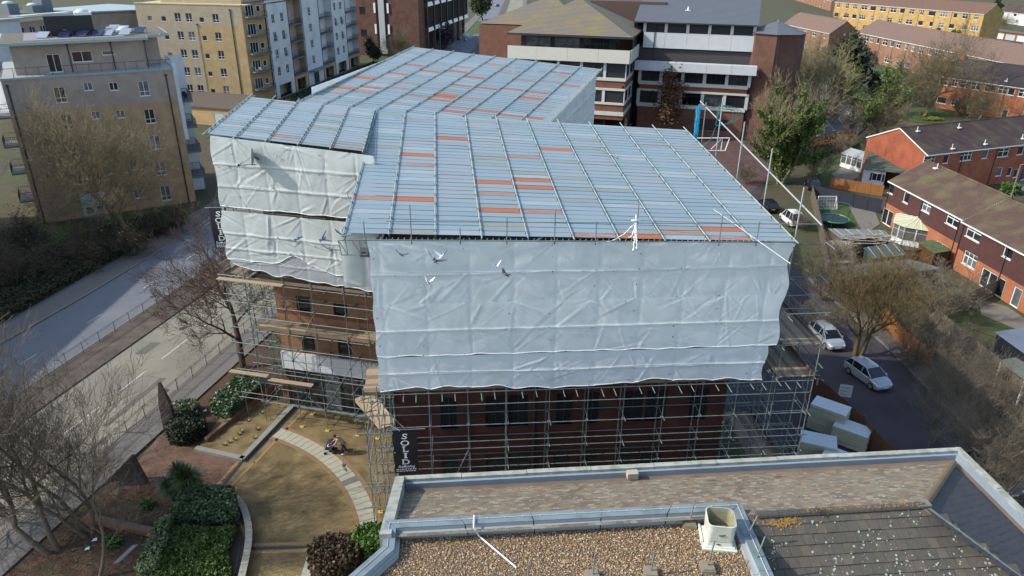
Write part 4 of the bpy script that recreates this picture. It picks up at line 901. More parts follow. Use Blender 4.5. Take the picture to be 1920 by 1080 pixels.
for k in range(130): u, v = 14.6 + rnd.gauss(0, .45), Lc - .3 + rnd.gauss(0, .1); disc(b2, Pc(u, min(v, Lc)) + nC * .047, nC, rnd.uniform(.01, .05))
for k in range(160): u = rnd.uniform(15.5, UR); disc(b2, FN.p(u, run + rnd.uniform(-.1, .12), zr + .15), UP, rnd.uniform(.01, .04))
b1.obj('lichen', m_lich, ng, kind='stuff'); b2.obj('orange_lichen', m_lorg, ng, kind='stuff')
# gravel flat roof with metal coping
zg = 14.62; gz = 15.0
gp = [G(722, 977, gz), G(1388, 942, gz), G(1472, 1130, gz), G(560, 1160, gz), G(717, 1026, gz)]
gp[2] = gp[1] + (G(1450, 1080, gz) - gp[1]) * 1.9; gp[3] = gp[4] + (G(655, 1080, gz) - gp[4]) * 2.2
# order round: TL, TR, BR, BL, left knee
ring = [gp[0], gp[1], gp[2], gp[3], gp[4]]
cen = sum(ring, Vector()) / 5
def inset(ring, d_):
    out = []; n_ = len(ring)
    for i in range(n_):
        p, a_, c_ = ring[i], ring[i - 1], ring[(i + 1) % n_]
        e1_, e2_ = (p - a_).normalized(), (c_ - p).normalized(); n1, n2 = Vector((e1_.y, -e1_.x, 0)), Vector((e2_.y, -e2_.x, 0))
        bis = (n1 + n2).normalized(); out.append(p + bis * d_ / max(.3, bis.dot(n1)))
    return out
in1, in2 = inset(ring, .42), inset(ring, .56)
gf = thing('gravel_roof', 'flat roof covered in brown pebbles with a wide grey-blue metal coping', 'flat roof', Vector((cen.x, cen.y, zg)))
for i in (0, 1, 3, 4):
    j = (i + 1) % 5; n_ = 5 if i == 0 else 2
    for k in range(n_):
        t0, t1 = k / n_ + .0015, (k + 1) / n_ - .0015; L_ = lambda R_, t: R_[i].lerp(R_[j], t)
        b = MB(); b.prism([L_(ring, t0), L_(ring, t1), L_(in1, t1), L_(in1, t0)], UP * .04); b.quad(L_(ring, t0), L_(ring, t1), L_(ring, t1) - UP * .4, L_(ring, t0) - UP * .4)
        b.obj('coping', m_lead, gf)
        b = MB(); b.quad(L_(in1, t0), L_(in1, t1), L_(in1, t1) - UP * .16, L_(in1, t0) - UP * .16); b.prism([L_(in1, t0) - UP * .17, L_(in1, t1) - UP * .17, L_(in2, t1) - UP * .17, L_(in2, t0) - UP * .17], UP * .03)
        b.quad(L_(in2, t0) - UP * .14, L_(in2, t1) - UP * .14, L_(in2, t1) - UP * .5, L_(in2, t0) - UP * .5); b.obj('upstand', mat('pale_upstand', (.30, .34, .36), .6), gf)
b = MB(); b.add([Vector((p.x, p.y, zg)) for p in inset(ring, .5)][::-1], ((0, 1, 2, 3, 4),)); b.add([Vector((p.x, p.y, zg - .002)) for p in inset(ring, .5)], ((0, 1, 2, 3, 4),)); b.obj('gravel_bed', mat('gravel_bed', (.12, .085, .05), .95, (.2, .15, .10), 20, .6), gf)
b = MB(); b.prism([Vector((p.x, p.y, 0)) for p in inset(ring, .03)], UP * 14.5); b.obj('wall', MT['near_brown_brick'], ng)
# pebbles
pm = [mat('pebble_buff', (.42, .30, .17), .85), mat('pebble_brown', (.24, .145, .08), .85), mat('pebble_dark', (.12, .09, .065), .85), mat('pebble_pale', (.58, .50, .38), .8), mat('pebble_ochre', (.38, .24, .10), .85)]
b = MB(); poly = [(p.x, p.y) for p in inset(ring, .6)]
def inside(x, y):
    r_ = False
    for i in range(len(poly)):
        (x1, y1), (x2, y2) = poly[i], poly[i - 1]
        if (y1 > y) != (y2 > y) and x < (x2 - x1) * (y - y1) / (y2 - y1) + x1: r_ = not r_
    return r_
xs = [p[0] for p in poly]; cnt = 0
rg = random.Random(3); ns = 17000
while cnt < ns:
    x, y = rg.uniform(-6.5, 9.2), rg.uniform(17.4, 21.6)
    if x > 0 and rg.random() < 0: continue
    if not inside(x, y): cnt += .2; continue
    r_ = rg.uniform(.022, .048); a_ = rg.random() * 3.14; ca, sa = math.cos(a_) * r_, math.sin(a_) * r_; f = rg.uniform(.5, .9); z = zg + r_ * .35 + rg.random() * .02; tl_ = rg.uniform(-.4, .4) * r_
    b.add([(x + ca, y + sa, z + tl_), (x - sa * f, y + ca * f, z), (x - ca, y - sa, z - tl_), (x + sa * f, y - ca * f, z), (x + .2 * ca, y, z + r_ * .7)], ((0, 1, 4), (1, 2, 4), (2, 3, 4), (3, 0, 4)), rg.choice((0, 0, 0, 1, 1, 1, 2, 3, 4, 4)))
    cnt += 1
b.obj('gravel', pm, gf, kind='stuff')
# lightning conductor tape on clips along the coping
b = MB(); mid = [a_.lerp(c_, .42) + UP * .06 for a_, c_ in zip(ring, in1)]
for k in range(40):
    p, q = mid[0].lerp(mid[1], k / 40), mid[0].lerp(mid[1], (k + 1) / 40); b.tube(p, q, .014, n=5)
    if k % 2: b.sphere(p, .03, nu=6, nv=4)
for k in range(12): p, q = mid[1].lerp(mid[2], k / 12), mid[1].lerp(mid[2], (k + 1) / 12); b.tube(p, q, .016, n=5); b.sphere(p, .03, nu=6, nv=4)
for k in range(8): p, q = mid[4].lerp(mid[3], k / 8), mid[4].lerp(mid[3], (k + 1) / 8); b.tube(p, q, .012, n=5)
b.tube(mid[4], mid[0], .012)
b.obj('conductor_tape', mat('alloy_tape', (.52, .55, .55), .4, metal=.3), gf)
# white plastic conduit
o = MB(); o.path([G(889, 966, 15.12), G(888, 988, 15.1), G(897, 1004, 14.72), G(968, 1064, 14.7)], .028, 6); o = o.obj('conduit', white); tag(o, 'thin white pipe bent over the coping and lying across the gravel', 'pipe')
# antenna posts on concrete blocks
conc = mat('cast_concrete', (.27, .24, .17), .9, (.18, .155, .11), 5, .6, bump=.006, bscale=20)
def post(px, py, h, label, lean=(.05, 0)):
    p = G(px, py, zg + .02); t = thing('support_post', label, 'post', p, 'steel posts standing in concrete blocks', rnd.uniform(-.2, .2), local=True)
    b = MB(); b.prism([(-.24, -.24, 0), (.24, -.24, 0), (.24, .24, 0), (-.24, .24, 0)], (0, 0, .16)); b.prism([(-.2, -.2, .16), (.2, -.2, .16), (.2, .2, .16), (-.2, .2, .16)], (0, 0, .05)); b.obj('concrete_block', conc, t)
    rod('rod', (0, 0, .2), (lean[0], lean[1], h), .028, steel, t, 8)
post(1292, 984, 1.25, 'steel post in a concrete block just behind the white vent cowl', (.1, 0)); post(1396, 1020, 1.25, 'steel post in a concrete block right of the white vent cowl', (.28, .1)); post(1414, 1062, 1.25, 'steel post in the front right concrete block beside the coping', (.22, .1))
post(1326, 1068, 1.3, 'steel post in a concrete block in front of the white vent cowl', (.1, 0)); post(1220, 1078, 1.1, 'steel post at the bottom edge, third from the left on the gravel', (.04, 0)); post(1111, 1085, 1.1, 'steel post at the bottom edge, second from the left on the gravel', (.03, 0)); post(989, 1104, 1.1, 'steel post at the bottom edge, leftmost on the gravel', (.02, 0))
# vent cowl: open square tapered hood
vp = G(1345, 1012, zg); vt = thing('vent_cowl', 'open topped white square roof vent cowl with mossy inside on the gravel roof', 'roof vent', vp, None, R(-6), local=True)
def rr_sq(h, r_, z, n_=6):
    pts = []
    for cx, cy, a_ in ((h - r_, h - r_, 0), (-h + r_, h - r_, 90), (-h + r_, -h + r_, 180), (h - r_, -h + r_, 270)):
        for k in range(n_ + 1): t = R(a_ + 90 * k / n_); pts.append(Vector((cx + r_ * math.cos(t), cy + r_ * math.sin(t), z)))
    return pts
def loft(mb, rings_, mi=0, flip=False):
    for a_, c_ in zip(rings_, rings_[1:]):
        n_ = len(a_)
        for i in range(n_): q = (a_[i], a_[(i + 1) % n_], c_[(i + 1) % n_], c_[i]); mb.quad(*(q[::-1] if flip else q), mi)
cw = mat('white_grp_cowl', (.62, .64, .57), .5, (.45, .47, .38), 4, .5); cin = mat('mossy_cowl_inside', (.20, .19, .10), .9, (.36, .35, .24), 4, .6)
b = MB(); loft(b, [rr_sq(.48, .05, .12), rr_sq(.44, .06, .3), rr_sq(.46, .12, .34), rr_sq(.50, .20, 1.05), rr_sq(.47, .18, 1.06)]); b.obj('cowl', cw, vt)
b = MB(); loft(b, [rr_sq(.47, .18, 1.06), rr_sq(.40, .12, .30)], flip=False); b.add([p for p in rr_sq(.40, .12, .34)], (tuple(range(28)),)); b.obj('inner_wall', cin, vt)
b = MB(); b.bx(-.28, .28, -.28, .28, .36, .42); b.obj('damper_plate', mat('grey_plate', (.42, .45, .43), .7), vt)
b = MB(); b.bx(-.60, .60, -.60, .60, 0, .08); b.bx(-.52, .52, -.52, .52, .08, .14); b.bx(-.64, -.56, -.3, .6, .06, .16); b.obj('base_tray', mat('white_tray', (.70, .74, .66), .5, (.55, .6, .5), 5, .5), vt)
b = MB(); b.bx(-.08, .06, -.505, -.49, .62, .66); b.bx(.03, .13, -.505, -.492, .655, .685); b.bx(-.12, .0, -.50, -.47, .22, .245); b.obj('badge', dark, vt)

# ------------------------------------------------------------------ apartment blocks on the left
br_tan = brick('tan_brick', (.50, .315, .165), (.43, .26, .13), (.36, .27, .18), dirt=.22)
br_pink = brick('pinkish_grey_brick', (.41, .325, .27), (.37, .285, .235), (.34, .28, .24), dirt=.15)
br_yel = brick('yellow_brick', (.52, .36, .17), (.45, .30, .13), (.36, .28, .17), dirt=.15)
br_cream = brick('cream_brick', (.46, .38, .27), (.40, .33, .23), (.33, .28, .2), dirt=.12)
br_dk = brick('dark_brown_brick', (.17, .075, .05), (.13, .055, .04), (.08, .05, .04), dirt=.3)
rend = mat('white_render', (.62, .64, .66), .8, (.54, .56, .58), .8, .6, col3=(.48, .50, .5), scale3=.3)
felt = mat('roof_felt', (.15, .13, .09), .95, (.11, .10, .08), 1.2, .6, bump=.004)
feltd = mat('brown_roof_felt', (.12, .09, .06), .95, (.085, .065, .05), 1.2, .6)
teal = mat('grey_green_fascia', (.28, .35, .35), .5, (.34, .42, .41), 1, .6)
balc_m = mat('balcony_slab_edge', (.14, .15, .16), .7)
def railing(parent, pts, h, m=dark, step=1.2, mid=False, gl=None, name='railing', bars=0.0):
    b = MB(); pts = [Vector(p) for p in pts]
    for p, q in zip(pts, pts[1:]):
        b.tube(p + UP * h, q + UP * h, .03, n=5); L_ = (q - p).length; n_ = max(1, round(L_ / step))
        if mid: b.tube(p + UP * .12, q + UP * .12, .02, n=4)
        for k in range(n_ + 1): x = p.lerp(q, k / n_); b.tube(x, x + UP * h, .025, n=4)
        if bars:
            for k in range(int(L_ / bars)): x = p.lerp(q, k * bars / L_); b.tube(x + UP * .1, x + UP * h, .01, n=3, caps=False)
    o = b.obj(name, m, parent)
    if gl:
        g = MB()
        for p, q in zip(pts, pts[1:]): g.quad(p + UP * .1, q + UP * .1, q + UP * (h - .08), p + UP * (h - .08))
        g.obj('glass_panel', gl, o)
    return o
bglass = mat('balcony_glass', (.10, .14, .15), .1, spec=.8)
def balcony(parent, fr, u0, u1, n0, n1, z, h=1.05, gl=bglass, m=balc_m, sides=True):
    b = MB(); b.fbox(fr, u0, u1, n0, n1, z - .22, z); o = b.obj('balcony', m, parent)
    pts = [fr.p(u0 + .04, n0, z), fr.p(u0 + .04, n1 - .04, z), fr.p(u1 - .04, n1 - .04, z), fr.p(u1 - .04, n0, z)] if sides else [fr.p(u0, n1 - .04, z), fr.p(u1, n1 - .04, z)]
    r_ = railing(o, pts, h, dark, 1.1, True, None, bars=.22); return o
def wpx(fr, cx, cy, w_, h_):
    u, z = fr.uz(cx, cy); return (u - w_ / 2, u + w_ / 2, z - h_ / 2, z + h_ / 2)
# nearest block, behind the bare tree
ZP = 18.7
A1_, A0_ = G(323, 127, ZP), G(0, 148, ZP); A0_ = A1_ + (A0_ - A1_) * 1.0
FA = Fr(A0_, az_of(A0_, A1_)); LA = (A1_ - A0_).length
ap = thing('apartment_block', 'tan and grey brick apartment block with roof terrace and solar panels, behind the bare tree', 'building', FA.o)
wl = [wpx(FA, *q) for q in ((113, 178, 1.25, 1.9), (270, 166, 1.25, 1.9), (126, 228, 1.25, 1.9), (281, 218, 1.25, 1.9), (139, 281, 1.25, 1.9), (291, 267, 1.25, 1.9), (154, 332, 1.25, 1.9), (301, 316, 1.25, 1.9), (311, 362, 1.25, 2.1), (260, 364, 1.1, 1.1),
      (165, 162, 1.0, 1.0), (213, 162, 1.0, 1.0), (180, 216, 1.0, 1.0), (226, 214, 1.0, 1.0), (193, 272, 1.0, 1.0), (240, 268, 1.0, 1.0), (208, 320, 1.0, 1.0), (250, 312, 1.0, 1.0))]
zs1 = FA.uz(170, 200)[1]
b = MB(); holes_wall(b, FA, 0, LA, 0, zs1, wl, .12, 0); holes_wall(b, FA, 0, LA, zs1, ZP - .25, wl, .12, 1)
FA_l = Fr(FA.p(0, -16, 0), FA.az + 90); FA_r = Fr(FA.p(LA, 0, 0), FA.az - 90)
wll = [(x, x + 1.2, z, z + 1.8) for x in (3, 8, 12) for z in (1.2, 5, 8.7, 12.4, 15.6)]
holes_wall(b, FA_l, 0, 16, 0, ZP - .25, wll, .12, 0); b.obj('wall', [br_tan, br_pink], ap)
for h in wl: window(ap, FA, *h, cols=2, frame=white, gl=rnd.choice((glass, glassb)), topbar=.3 if h[3] - h[2] > 1.3 else 0)
for h in wll: window(ap, FA_l, *h, cols=2)
b = MB(); holes_wall(b, FA_r, 0, 16, 0, ZP - .25, [], .1, 0); b.obj('side_wall', rend, ap)
b = MB(); q = [FA.p(-.1, .1, 0), FA.p(LA + .1, .1, 0), FA.p(LA + .1, -16, 0), FA.p(-.1, -16, 0)]; b.prism([p + UP * (ZP - .25) for p in q], UP * .25); b.obj('parapet', mat('grey_parapet', (.30, .33, .33), .6), ap)
railing(ap, [FA.p(.1, -.1, ZP), FA.p(LA - .1, -.1, ZP), FA.p(LA - .1, -3, ZP)], 1.1, dark, 1.35)
railing(ap, [FA.p(.1, -.1, ZP), FA.p(.1, -8, ZP)], 1.1, dark, 1.35)
for px, py in ((12, 155), (309, 132)): u = FA.uz(px, py)[0]; pipe(ap, FA, u, 0, ZP - 1, dark, .09)
u = FA.uz(172, 320)[0]; pipe(ap, FA, u, 0, 9, dark, .07)
h = wpx(FA, 177, 384, 3.0, 3.0); b = MB(); b.fbox(FA, h[0], h[1], 0, .12, 0.2, 3.2); mc = b.obj('meter_cupboard', mat('pale_blue_panel', (.40, .47, .52), .6), ap)
for du in (.45, 1.75): b = MB(); b.fbox(FA, h[0] + du, h[0] + du + .8, .121, .15, .5, 1.3); b.obj('vent', dark, mc)
# penthouse and its roof
zE = 22.3; pen = [(1.7, -2.0), (LA - 2.9, -2.0), (LA - 2.9, -5.0), (LA - .6, -5.6), (LA - .6, -13), (1.7, -13)]
FP = Fr(FA.p(1.7, -2.0, 0), FA.az); LP_ = LA - 4.6
wp = [wpx(FP, 101, 114, 1.5, 2.2), wpx(FP, 154, 106, 2.3, 1.3), wpx(FP, 203, 99, 1.4, .5)]; wp[0] = (wp[0][0], wp[0][1], ZP + .1, ZP + 2.3)
b = MB(); holes_wall(b, FP, 0, LP_, ZP, zE, wp, .12, 0)
for (a_, c_) in zip(pen[1:], pen[2:] + pen[:1]): b.quad(FA.p(*a_, ZP), FA.p(*c_, ZP), FA.p(*c_, zE), FA.p(*a_, zE))
b.obj('penthouse_wall', br_pink, ap)
for k, h in enumerate(wp): window(ap, FP, *h, cols=(2, 2, 1)[k], frame=white)
for f in (.33, .66, .93): pipe(ap, FP, LP_ * f + 1.3, ZP, zE - .3, dark, .07)
ov = [(.4, -.8), (LA - 2.2, -.8), (LA - 2.2, -3.4), (LA - .3, -3.4), (LA - .3, -4.6), (LA + .8, -4.9), (LA + .8, -13.6), (.4, -13.6)]
b = MB(); b.prism([FA.p(*p, zE) for p in ov], UP * .35); b.obj('roof_edge', teal, ap)
b = MB(); b.prism([FA.p(p[0] * .97 + .4, p[1] * .95 - .35, zE + .35) for p in ov], UP * .03); b.obj('roof', felt, ap)
b = MB(); b.prism([FA.p(*p, zE + .39) for p in ((3.3, -2.4), (LA - 5, -2.4), (LA - 3.6, -7), (LA - 3.6, -12), (3.3, -12))], UP * .02); b.obj('roof_well', mat('grey_roof_membrane', (.26, .26, .27), .8, (.2, .2, .21), 1.5, .6), ap)
b = MB(); b.fbox(FA, 6.0, 11.5, -9.5, -6.0, zE + .41, zE + 2.9); b.obj('plant_screen', mat('black_louvre', (.016, .018, .024), .5), ap)
b = MB()
for k in range(12): b.fbox(FA, 6.0, 11.5, -5.99, -5.93, zE + .55 + k * .19, zE + .63 + k * .19)
b.obj('louvre', dark, ap, kind='stuff')
for (u, n_, r_, z) in ((10.6, -7.0, 1.0, zE + 2.9), (15.1, -7.2, .9, zE + .5)):
    b = MB(); b.fbox(FA, u - r_, u + r_, n_ - r_, n_ + r_, z, z + .35); o = b.obj('rooflight', white, ap); b = MB(); b.sphere(FA.p(u, n_, z + .3), r_ * .85, r_ * .85, .45, 12, 8); b.obj('dome', mat('rooflight_dome', (.55, .60, .60), .3), o, smooth=True)
pv = mat('solar_panel', (.02, .03, .07), .12, spec=.8); pv2 = mat('pale_sheen_solar_panel', (.30, .34, .38), .12, spec=.8)  # second one has its sheen put into the colour, gloss is equal
for (u, n_, m_) in ((4.6, -4.6, pv2), (7.0, -4.4, pv), (9.0, -4.2, pv), (10.8, -4.2, pv), (12.0, -4.2, pv2), (14.1, -4.0, pv2), (12.6, -8.0, pv2), (14.2, -8.8, pv2), (16.0, -5.6, pv), (13.2, -10.4, pv2)):
    p = FA.p(u, n_, zE + .45); du, dn = FA.U * 1.25 + FA.N * .5, FA.U * .6 - FA.N * 1.2 + UP * .62; b = MB(); b.box(p, du, dn, du.cross(dn).normalized() * .06); o = b.obj('solar_panel', m_, ap)
    b = MB(); b.tube(p + dn, Vector((p + dn).to_tuple()[:2] + (zE + .4,)), .03, n=4); b.tube(p + dn + du, Vector((p + dn + du).to_tuple()[:2] + (zE + .4,)), .03, n=4); b.obj('stand', steel, o)
b = MB(); b.path([FA.p(8.3, -5.4, zE + .4), FA.p(8.3, -5.4, zE + 1.2), FA.p(7.9, -5.4, zE + 1.25)], .05); b.obj('vent_pipe', steel, ap)
for k, z in enumerate((3.2, 6.9, 10.4, 14.0)):
    balcony(ap, FA_r, 1.2, 5.4, 0, 2.0, z); balcony(ap, FA_r, 7, 11, 0, 2.0, z)
    window(ap, Fr(FA_r.p(0, .2, 0), FA_r.az), 2, 4.2, z + .05, z + 2.3, cols=3, frame=dark, sill=False); balcony(ap, FA_l, 12.2, 15.6, 0, 1.6, z)
b = MB(); b.fbox(FA_r, 5.6, 6.6, 0, 2.2, 0, ZP + .8); b.fbox(FA_r, -.05, .4, 0, .5, 9, ZP + .5); b.obj('white_fin_wall', rend, ap)
gtf = [(FA_r, 1.6, 14.0), (FA_r, 3.2, 14.0)]
for fr_, u, z in gtf:
    t = thing('garden_chair', 'dark chair at the ' + ('near' if u < 2 else 'far') + ' end of the nearest apartment block upper balcony', 'chair', fr_.p(u, 1.2, z), 'chairs on the upper balcony', .3, local=True)
    b = MB(); b.bx(-.25, .25, -.25, .25, .42, .48); b.obj('seat', blackm, t); b = MB(); b.bx(-.25, .25, .2, .26, .48, .95); b.obj('backrest', blackm, t)
    for sx in (-.22, .22):
        for sy in (-.22, .22): rod('leg', (sx, sy, 0), (sx, sy, .43), .02, blackm, t, 4)
# further block at the top left edge
FX = Fr(G(20, 100, 10), 72)
o1 = G(28, 42, 18.5); o2 = G(140, 32, 18.5)
FX = Fr(o1, az_of(o1, o2)); x2 = thing('apartment_block', 'farther apartment block with white corner and solar roof at the top left edge', 'building', FX.o)
wl = [wpx(FX, x, y, 1.3, 1.9) for x, y in ((36, 37), (56, 36), (76, 34), (102, 32), (36, 62), (56, 60), (76, 58))]
wl = [(u0, u1, z, z + 1.8) for u0, u1, z0, z1 in wl[:4] for z in (15.6, 12.0, 8.4, 4.8)]
b = MB(); holes_wall(b, FX, 0, 27, 0, 18.5, wl, .12); b.obj('wall', br_pink, x2)
for h in wl: window(x2, FX, *h)
b = MB(); b.fbox(FX, -7, 0, -14, 1.5, 0, 19.2); b.obj('white_corner', rend, x2)
for z in (15, 11.4): window(x2, Fr(FX.p(0, 1.5, 0), FX.az), -5.6, -3.6, z, z + 2, frame=white)
b = MB(); b.prism([FX.p(-8, 2.2, 19.2), FX.p(1, 2.2, 19.2), FX.p(.5, .8, 19.2), FX.p(17, .8, 19.2), FX.p(27.5, 7, 19.2), FX.p(36, 7, 19.2), FX.p(36, -14.5, 19.2), FX.p(-8, -14.5, 19.2)], UP * .3); b.obj('roof', teal, x2)
b = MB(); b.fbox(FX, -7.5, 16, -14, 0.1, 19.5, 19.53); b.obj('roof_covering', felt, x2)
b = MB(); b.fbox(FX, 1, 14, -3, -.6, 19.53, 19.6); b.obj('skylight', mat('pale_roof_glazing', (.5, .55, .58), .3), x2)
b = MB(); b.prism([FX.p(17, 0, 0), FX.p(27, 6.2, 0), FX.p(36, 6.2, 0), FX.p(36, -14, 0), FX.p(17, -14, 0)], UP * 19.1); b.obj('wing_wall', br_pink, x2)
for u, hgt in ((3.5, 2.2), (9, 1.5), (11.5, 2.6)): b = MB(); b.fbox(FX, u, u + 2.4, -9, -6, 19.5, 19.5 + hgt); o = b.obj('plant_box', mat('blue_grey_plant', (.12, .15, .18), .6), x2); b = MB(); b.sphere(FX.p(u + 1.2, -7.5, 19.5 + hgt), 1.1, 1.1, .5, 10, 6); b.obj('dome', MT['rooflight_dome'], o, smooth=True)
# yellow and white block
c_ = G(505, 195); Rc = Vector((-60.6, 173.7, 0)); FY = Fr(Rc - AZ(100) * 26, 100.0)
yb = thing('apartment_block', 'tall yellow and cream brick block with a long white balconied side', 'building', Rc)
ZY = 21.3; cols_ = [(428, 62), (400, 62), (372, 30)]
wl = []
for cx, cy0, w_ in ((404, 34, 1.5), (377, 30, 1.1), (354, 33, 1.5), (333, 32, 1.5), (306, 30, 1.1), (280, 30, 1.1)):
    u, z = FY.uz(cx, cy0)
    for k in range(5): zz = 17.6 - 3.95 * k; wl.append((u - w_ / 2 , u + w_ / 2, zz, zz + (1.9 if w_ > 1.2 else 1.1)))
b = MB(); us_ = FY.uz(372, 60)[0]
holes_wall(b, FY, 0, 26, 0, 2.0, wl, .12, 0); holes_wall(b, FY, us_, 26, 2.0, 17.0, wl, .12, 0); holes_wall(b, FY, 0, us_, 2.0, 17.0, wl, .12, 1); holes_wall(b, FY, 0, 26, 17.0, ZY, wl, .12, 1)
b.obj('wall', [br_yel, br_cream], yb)
for h in wl: window(yb, FY, *h, cols=2 if h[1] - h[0] > 1.2 else 1, gl=rnd.choice((glass, glass, glassb)), topbar=.3 if h[1] - h[0] > 1.2 else 0)
pipe(yb, FY, FY.uz(431, 20)[0], 0, ZY - 1, dark, .1); pipe(yb, FY, us_, 2, 17, dark, .04)
b = MB(); b.fbox(FY, -.1, 26.1, -.4, .1, ZY, ZY + .2); b.fbox(FY, -.1, 26.1, -17, -.4, ZY, ZY + .05); b.obj('parapet', mat('pale_yellow_coping', (.52, .44, .24), .8), yb)
railing(yb, [FY.p(0, -.1, ZY + .2), FY.p(26, -.1, ZY + .2)], 1.1, mat('cream_rail', (.5, .42, .25), .6), 1.3, gl=None)
b = MB(); b.fbox(FY, 4, 24, -15, -4, ZY + .05, ZY + 3.4); b.obj('penthouse', br_cream, yb)
# the long white side: angled first bay, then alternating flat walls and balcony stacks
FW = Fr(Rc + Vector((0.2, 0, 0)), 9.0)   # u runs away from the camera, n to the right (outwards)
FW0 = Fr(Rc, 45.0)
b = MB(); holes_wall(b, FW0, 0, 5.4, 0, ZY, [], .1, 0); b.obj('corner_wall', br_yel, yb)
for k in range(5):
    z = 3.2 + 3.95 * k; balcony(yb, FW0, .5, 5.2, 0, 1.9, z)
    window(yb, Fr(FW0.p(0, .2, 0), FW0.az), .9, 2.9, z + .05, z + 2.4, cols=3, sill=False); window(yb, Fr(FW0.p(0, .2, 0), FW0.az), 3.5, 4.4, z + .9, z + 2.2, cols=1)
for sx in (1.2, 2.2):
    t = thing('garden_chair', 'white plastic chair at the ' + ('left' if sx < 2 else 'right') + ' of the corner balcony of the yellow block', 'chair', FW0.p(sx, 1.2, 7.15), 'white chairs on a balcony', .5 + sx, local=True)
    b = MB(); b.bx(-.3, .3, -.3, .3, .42, .48); b.obj('seat', white, t); b = MB(); b.bx(-.3, .3, .24, .3, .48, 1.0); b.obj('backrest', white, t)
    for ax_ in (-.26, .26):
        for ay_ in (-.26, .26): rod('leg', (ax_, ay_, 0), (ax_, ay_, .43), .025, white, t, 4)
s0 = FW0.p(5.4, 0, 0); FW = Fr(s0 + AZ(99) * .3, 9.0)
bays_ = [(0, 11.5, 'w'), (11.5, 19, 'b'), (19, 30, 'w1'), (30, 38, 'b'), (38, 49, 'w'), (49, 58, 'b')]
dkin = mat('dark_garage_opening', (.012, .012, .014), .8)
for a_, c_2, kind in bays_:
    b = MB()
    if kind[0] == 'w':
        wn = [(a_ + f * (c_2 - a_) - .8, a_ + f * (c_2 - a_) + .8, z, z + 2.0) for f in ((.3, .7) if kind == 'w' else (.45,)) for z in (5.2, 9.15, 13.1, 17.05)]
        gar = [(a_ + .22 * (c_2 - a_), a_ + .80 * (c_2 - a_), -.05, 3.0)] if kind == 'w' else []
        holes_wall(b, FW, a_, c_2, 0, ZY + .8, wn + gar, .2); b.obj('white_wall', rend, yb)
        for h in wn: window(yb, FW, *h, cols=2, topbar=.35); 
        for h in wn[2 if kind == 'w' else 0:]:
            if kind == 'w' and 8 < h[2] < 16: railing(yb, [FW.p(h[0] - .1, .25, h[2] - .1), FW.p(h[1] + .1, .25, h[2] - .1)], 1.1, dark, .8, True, None, 'juliet_balcony', bars=.2)
        for h in gar: b = MB(); b.fbox(FW, h[0], h[1], -2.5, -2.4, 0, 3); b.fbox(FW, h[0], h[1], -2.4, -.2, -.02, .02); b.obj('garage_opening', dkin, yb)
        for uu in (a_ + .3, c_2 - .3): pipe(yb, FW, uu, 0, ZY, dark, .07)
        if kind == 'w1': b = MB(); b.fbox(FW, a_ + 1, c_2 - 1, 0, 2.0, 3.6, 3.9); b.obj('entrance_canopy', mat('grey_canopy', (.16, .20, .2), .6), yb); window(yb, Fr(FW.p(0, .25, 0), FW.az), a_ + 4, a_ + 7, .1, 3.0, cols=3, frame=mat('grey_door_frame', (.4, .45, .48), .5), sill=False, name='entrance_door')
    else:
        holes_wall(b, Fr(FW.p(0, -1.8, 0), FW.az), a_, c_2, 0, ZY, [], .1); b.quad(FW.p(a_, 0, 0), FW.p(a_, -1.8, 0), FW.p(a_, -1.8, ZY), FW.p(a_, 0, ZY)); b.quad(FW.p(c_2, 0, 0), FW.p(c_2, -1.8, 0), FW.p(c_2, -1.8, ZY), FW.p(c_2, 0, ZY)); b.obj('recess_wall', rend if a_ > 20 else br_pink, yb)
        b = MB(); holes_wall(b, FW, a_, c_2, 0, 3.9, [(a_ + 1.2, c_2 - 1.2, -.05, 2.9)], .3); b.obj('base_wall', br_yel, yb); b = MB(); b.fbox(FW, a_ + 1.2, c_2 - 1.2, -1.7, -1.6, 0, 3); b.obj('garage_opening', dkin, yb)
        for z in (3.95, 7.95, 11.9, 15.85): balcony(yb, FW, a_ + .1, c_2 - .1, -1.7, .25, z); window(yb, Fr(FW.p(0, -1.5, 0), FW.az), a_ + 1, a_ + 3.6, z + .05, z + 2.3, cols=3, sill=False)
b = MB(); b.prism([FW.p(0, 0, ZY), FW.p(58, 0, ZY), FW.p(58, -15, ZY), FW.p(0, -15, ZY)], UP * .3); b.obj('roof', feltd, yb)
b = MB(); b.prism([FW.p(.5, -2.0, 0), FW.p(57.8, -2.0, 0), FW.p(57.8, -15, 0), FW.p(.5, -15, 0)], UP * ZY); b.obj('inner_wall', br_cream, yb)
# low brick substation
lb = thing('low_building', 'low yellow brick outbuilding with flat brown roof and pale blue door', 'building', G(370, 250))
P_ = [G(367, 172, 3.6), G(478, 180, 3.6), G(445, 206, 3.6), G(352, 198, 3.6)]
P_[3] = P_[0] + (P_[2] - P_[1]) * 1.0
FLB = Fr(P_[3], az_of(P_[3], P_[2])); Ll = (P_[2] - P_[3]).length; FLr = Fr(P_[2], az_of(P_[2], P_[1])); Lr_ = (P_[1] - P_[2]).length
dh = wpx(FLB, 410, 218, 2.2, 2.6); dh = (dh[0], dh[1], .05, 2.6)
b = MB(); holes_wall(b, FLB, 0, Ll, 0, 3.4, [dh], .1); holes_wall(b, FLr, 0, Lr_, 0, 3.4, [(4, 6, 1.2, 2.4)], .1); b.obj('wall', br_yel, lb)
window(lb, FLr, 4, 6, 1.2, 2.4, cols=2); b = MB(); b.fbox(FLB, dh[0], dh[1], -.1, -.05, dh[2], dh[3]); b.obj('door', mat('pale_blue_panel', (1, 1, 1)), lb)
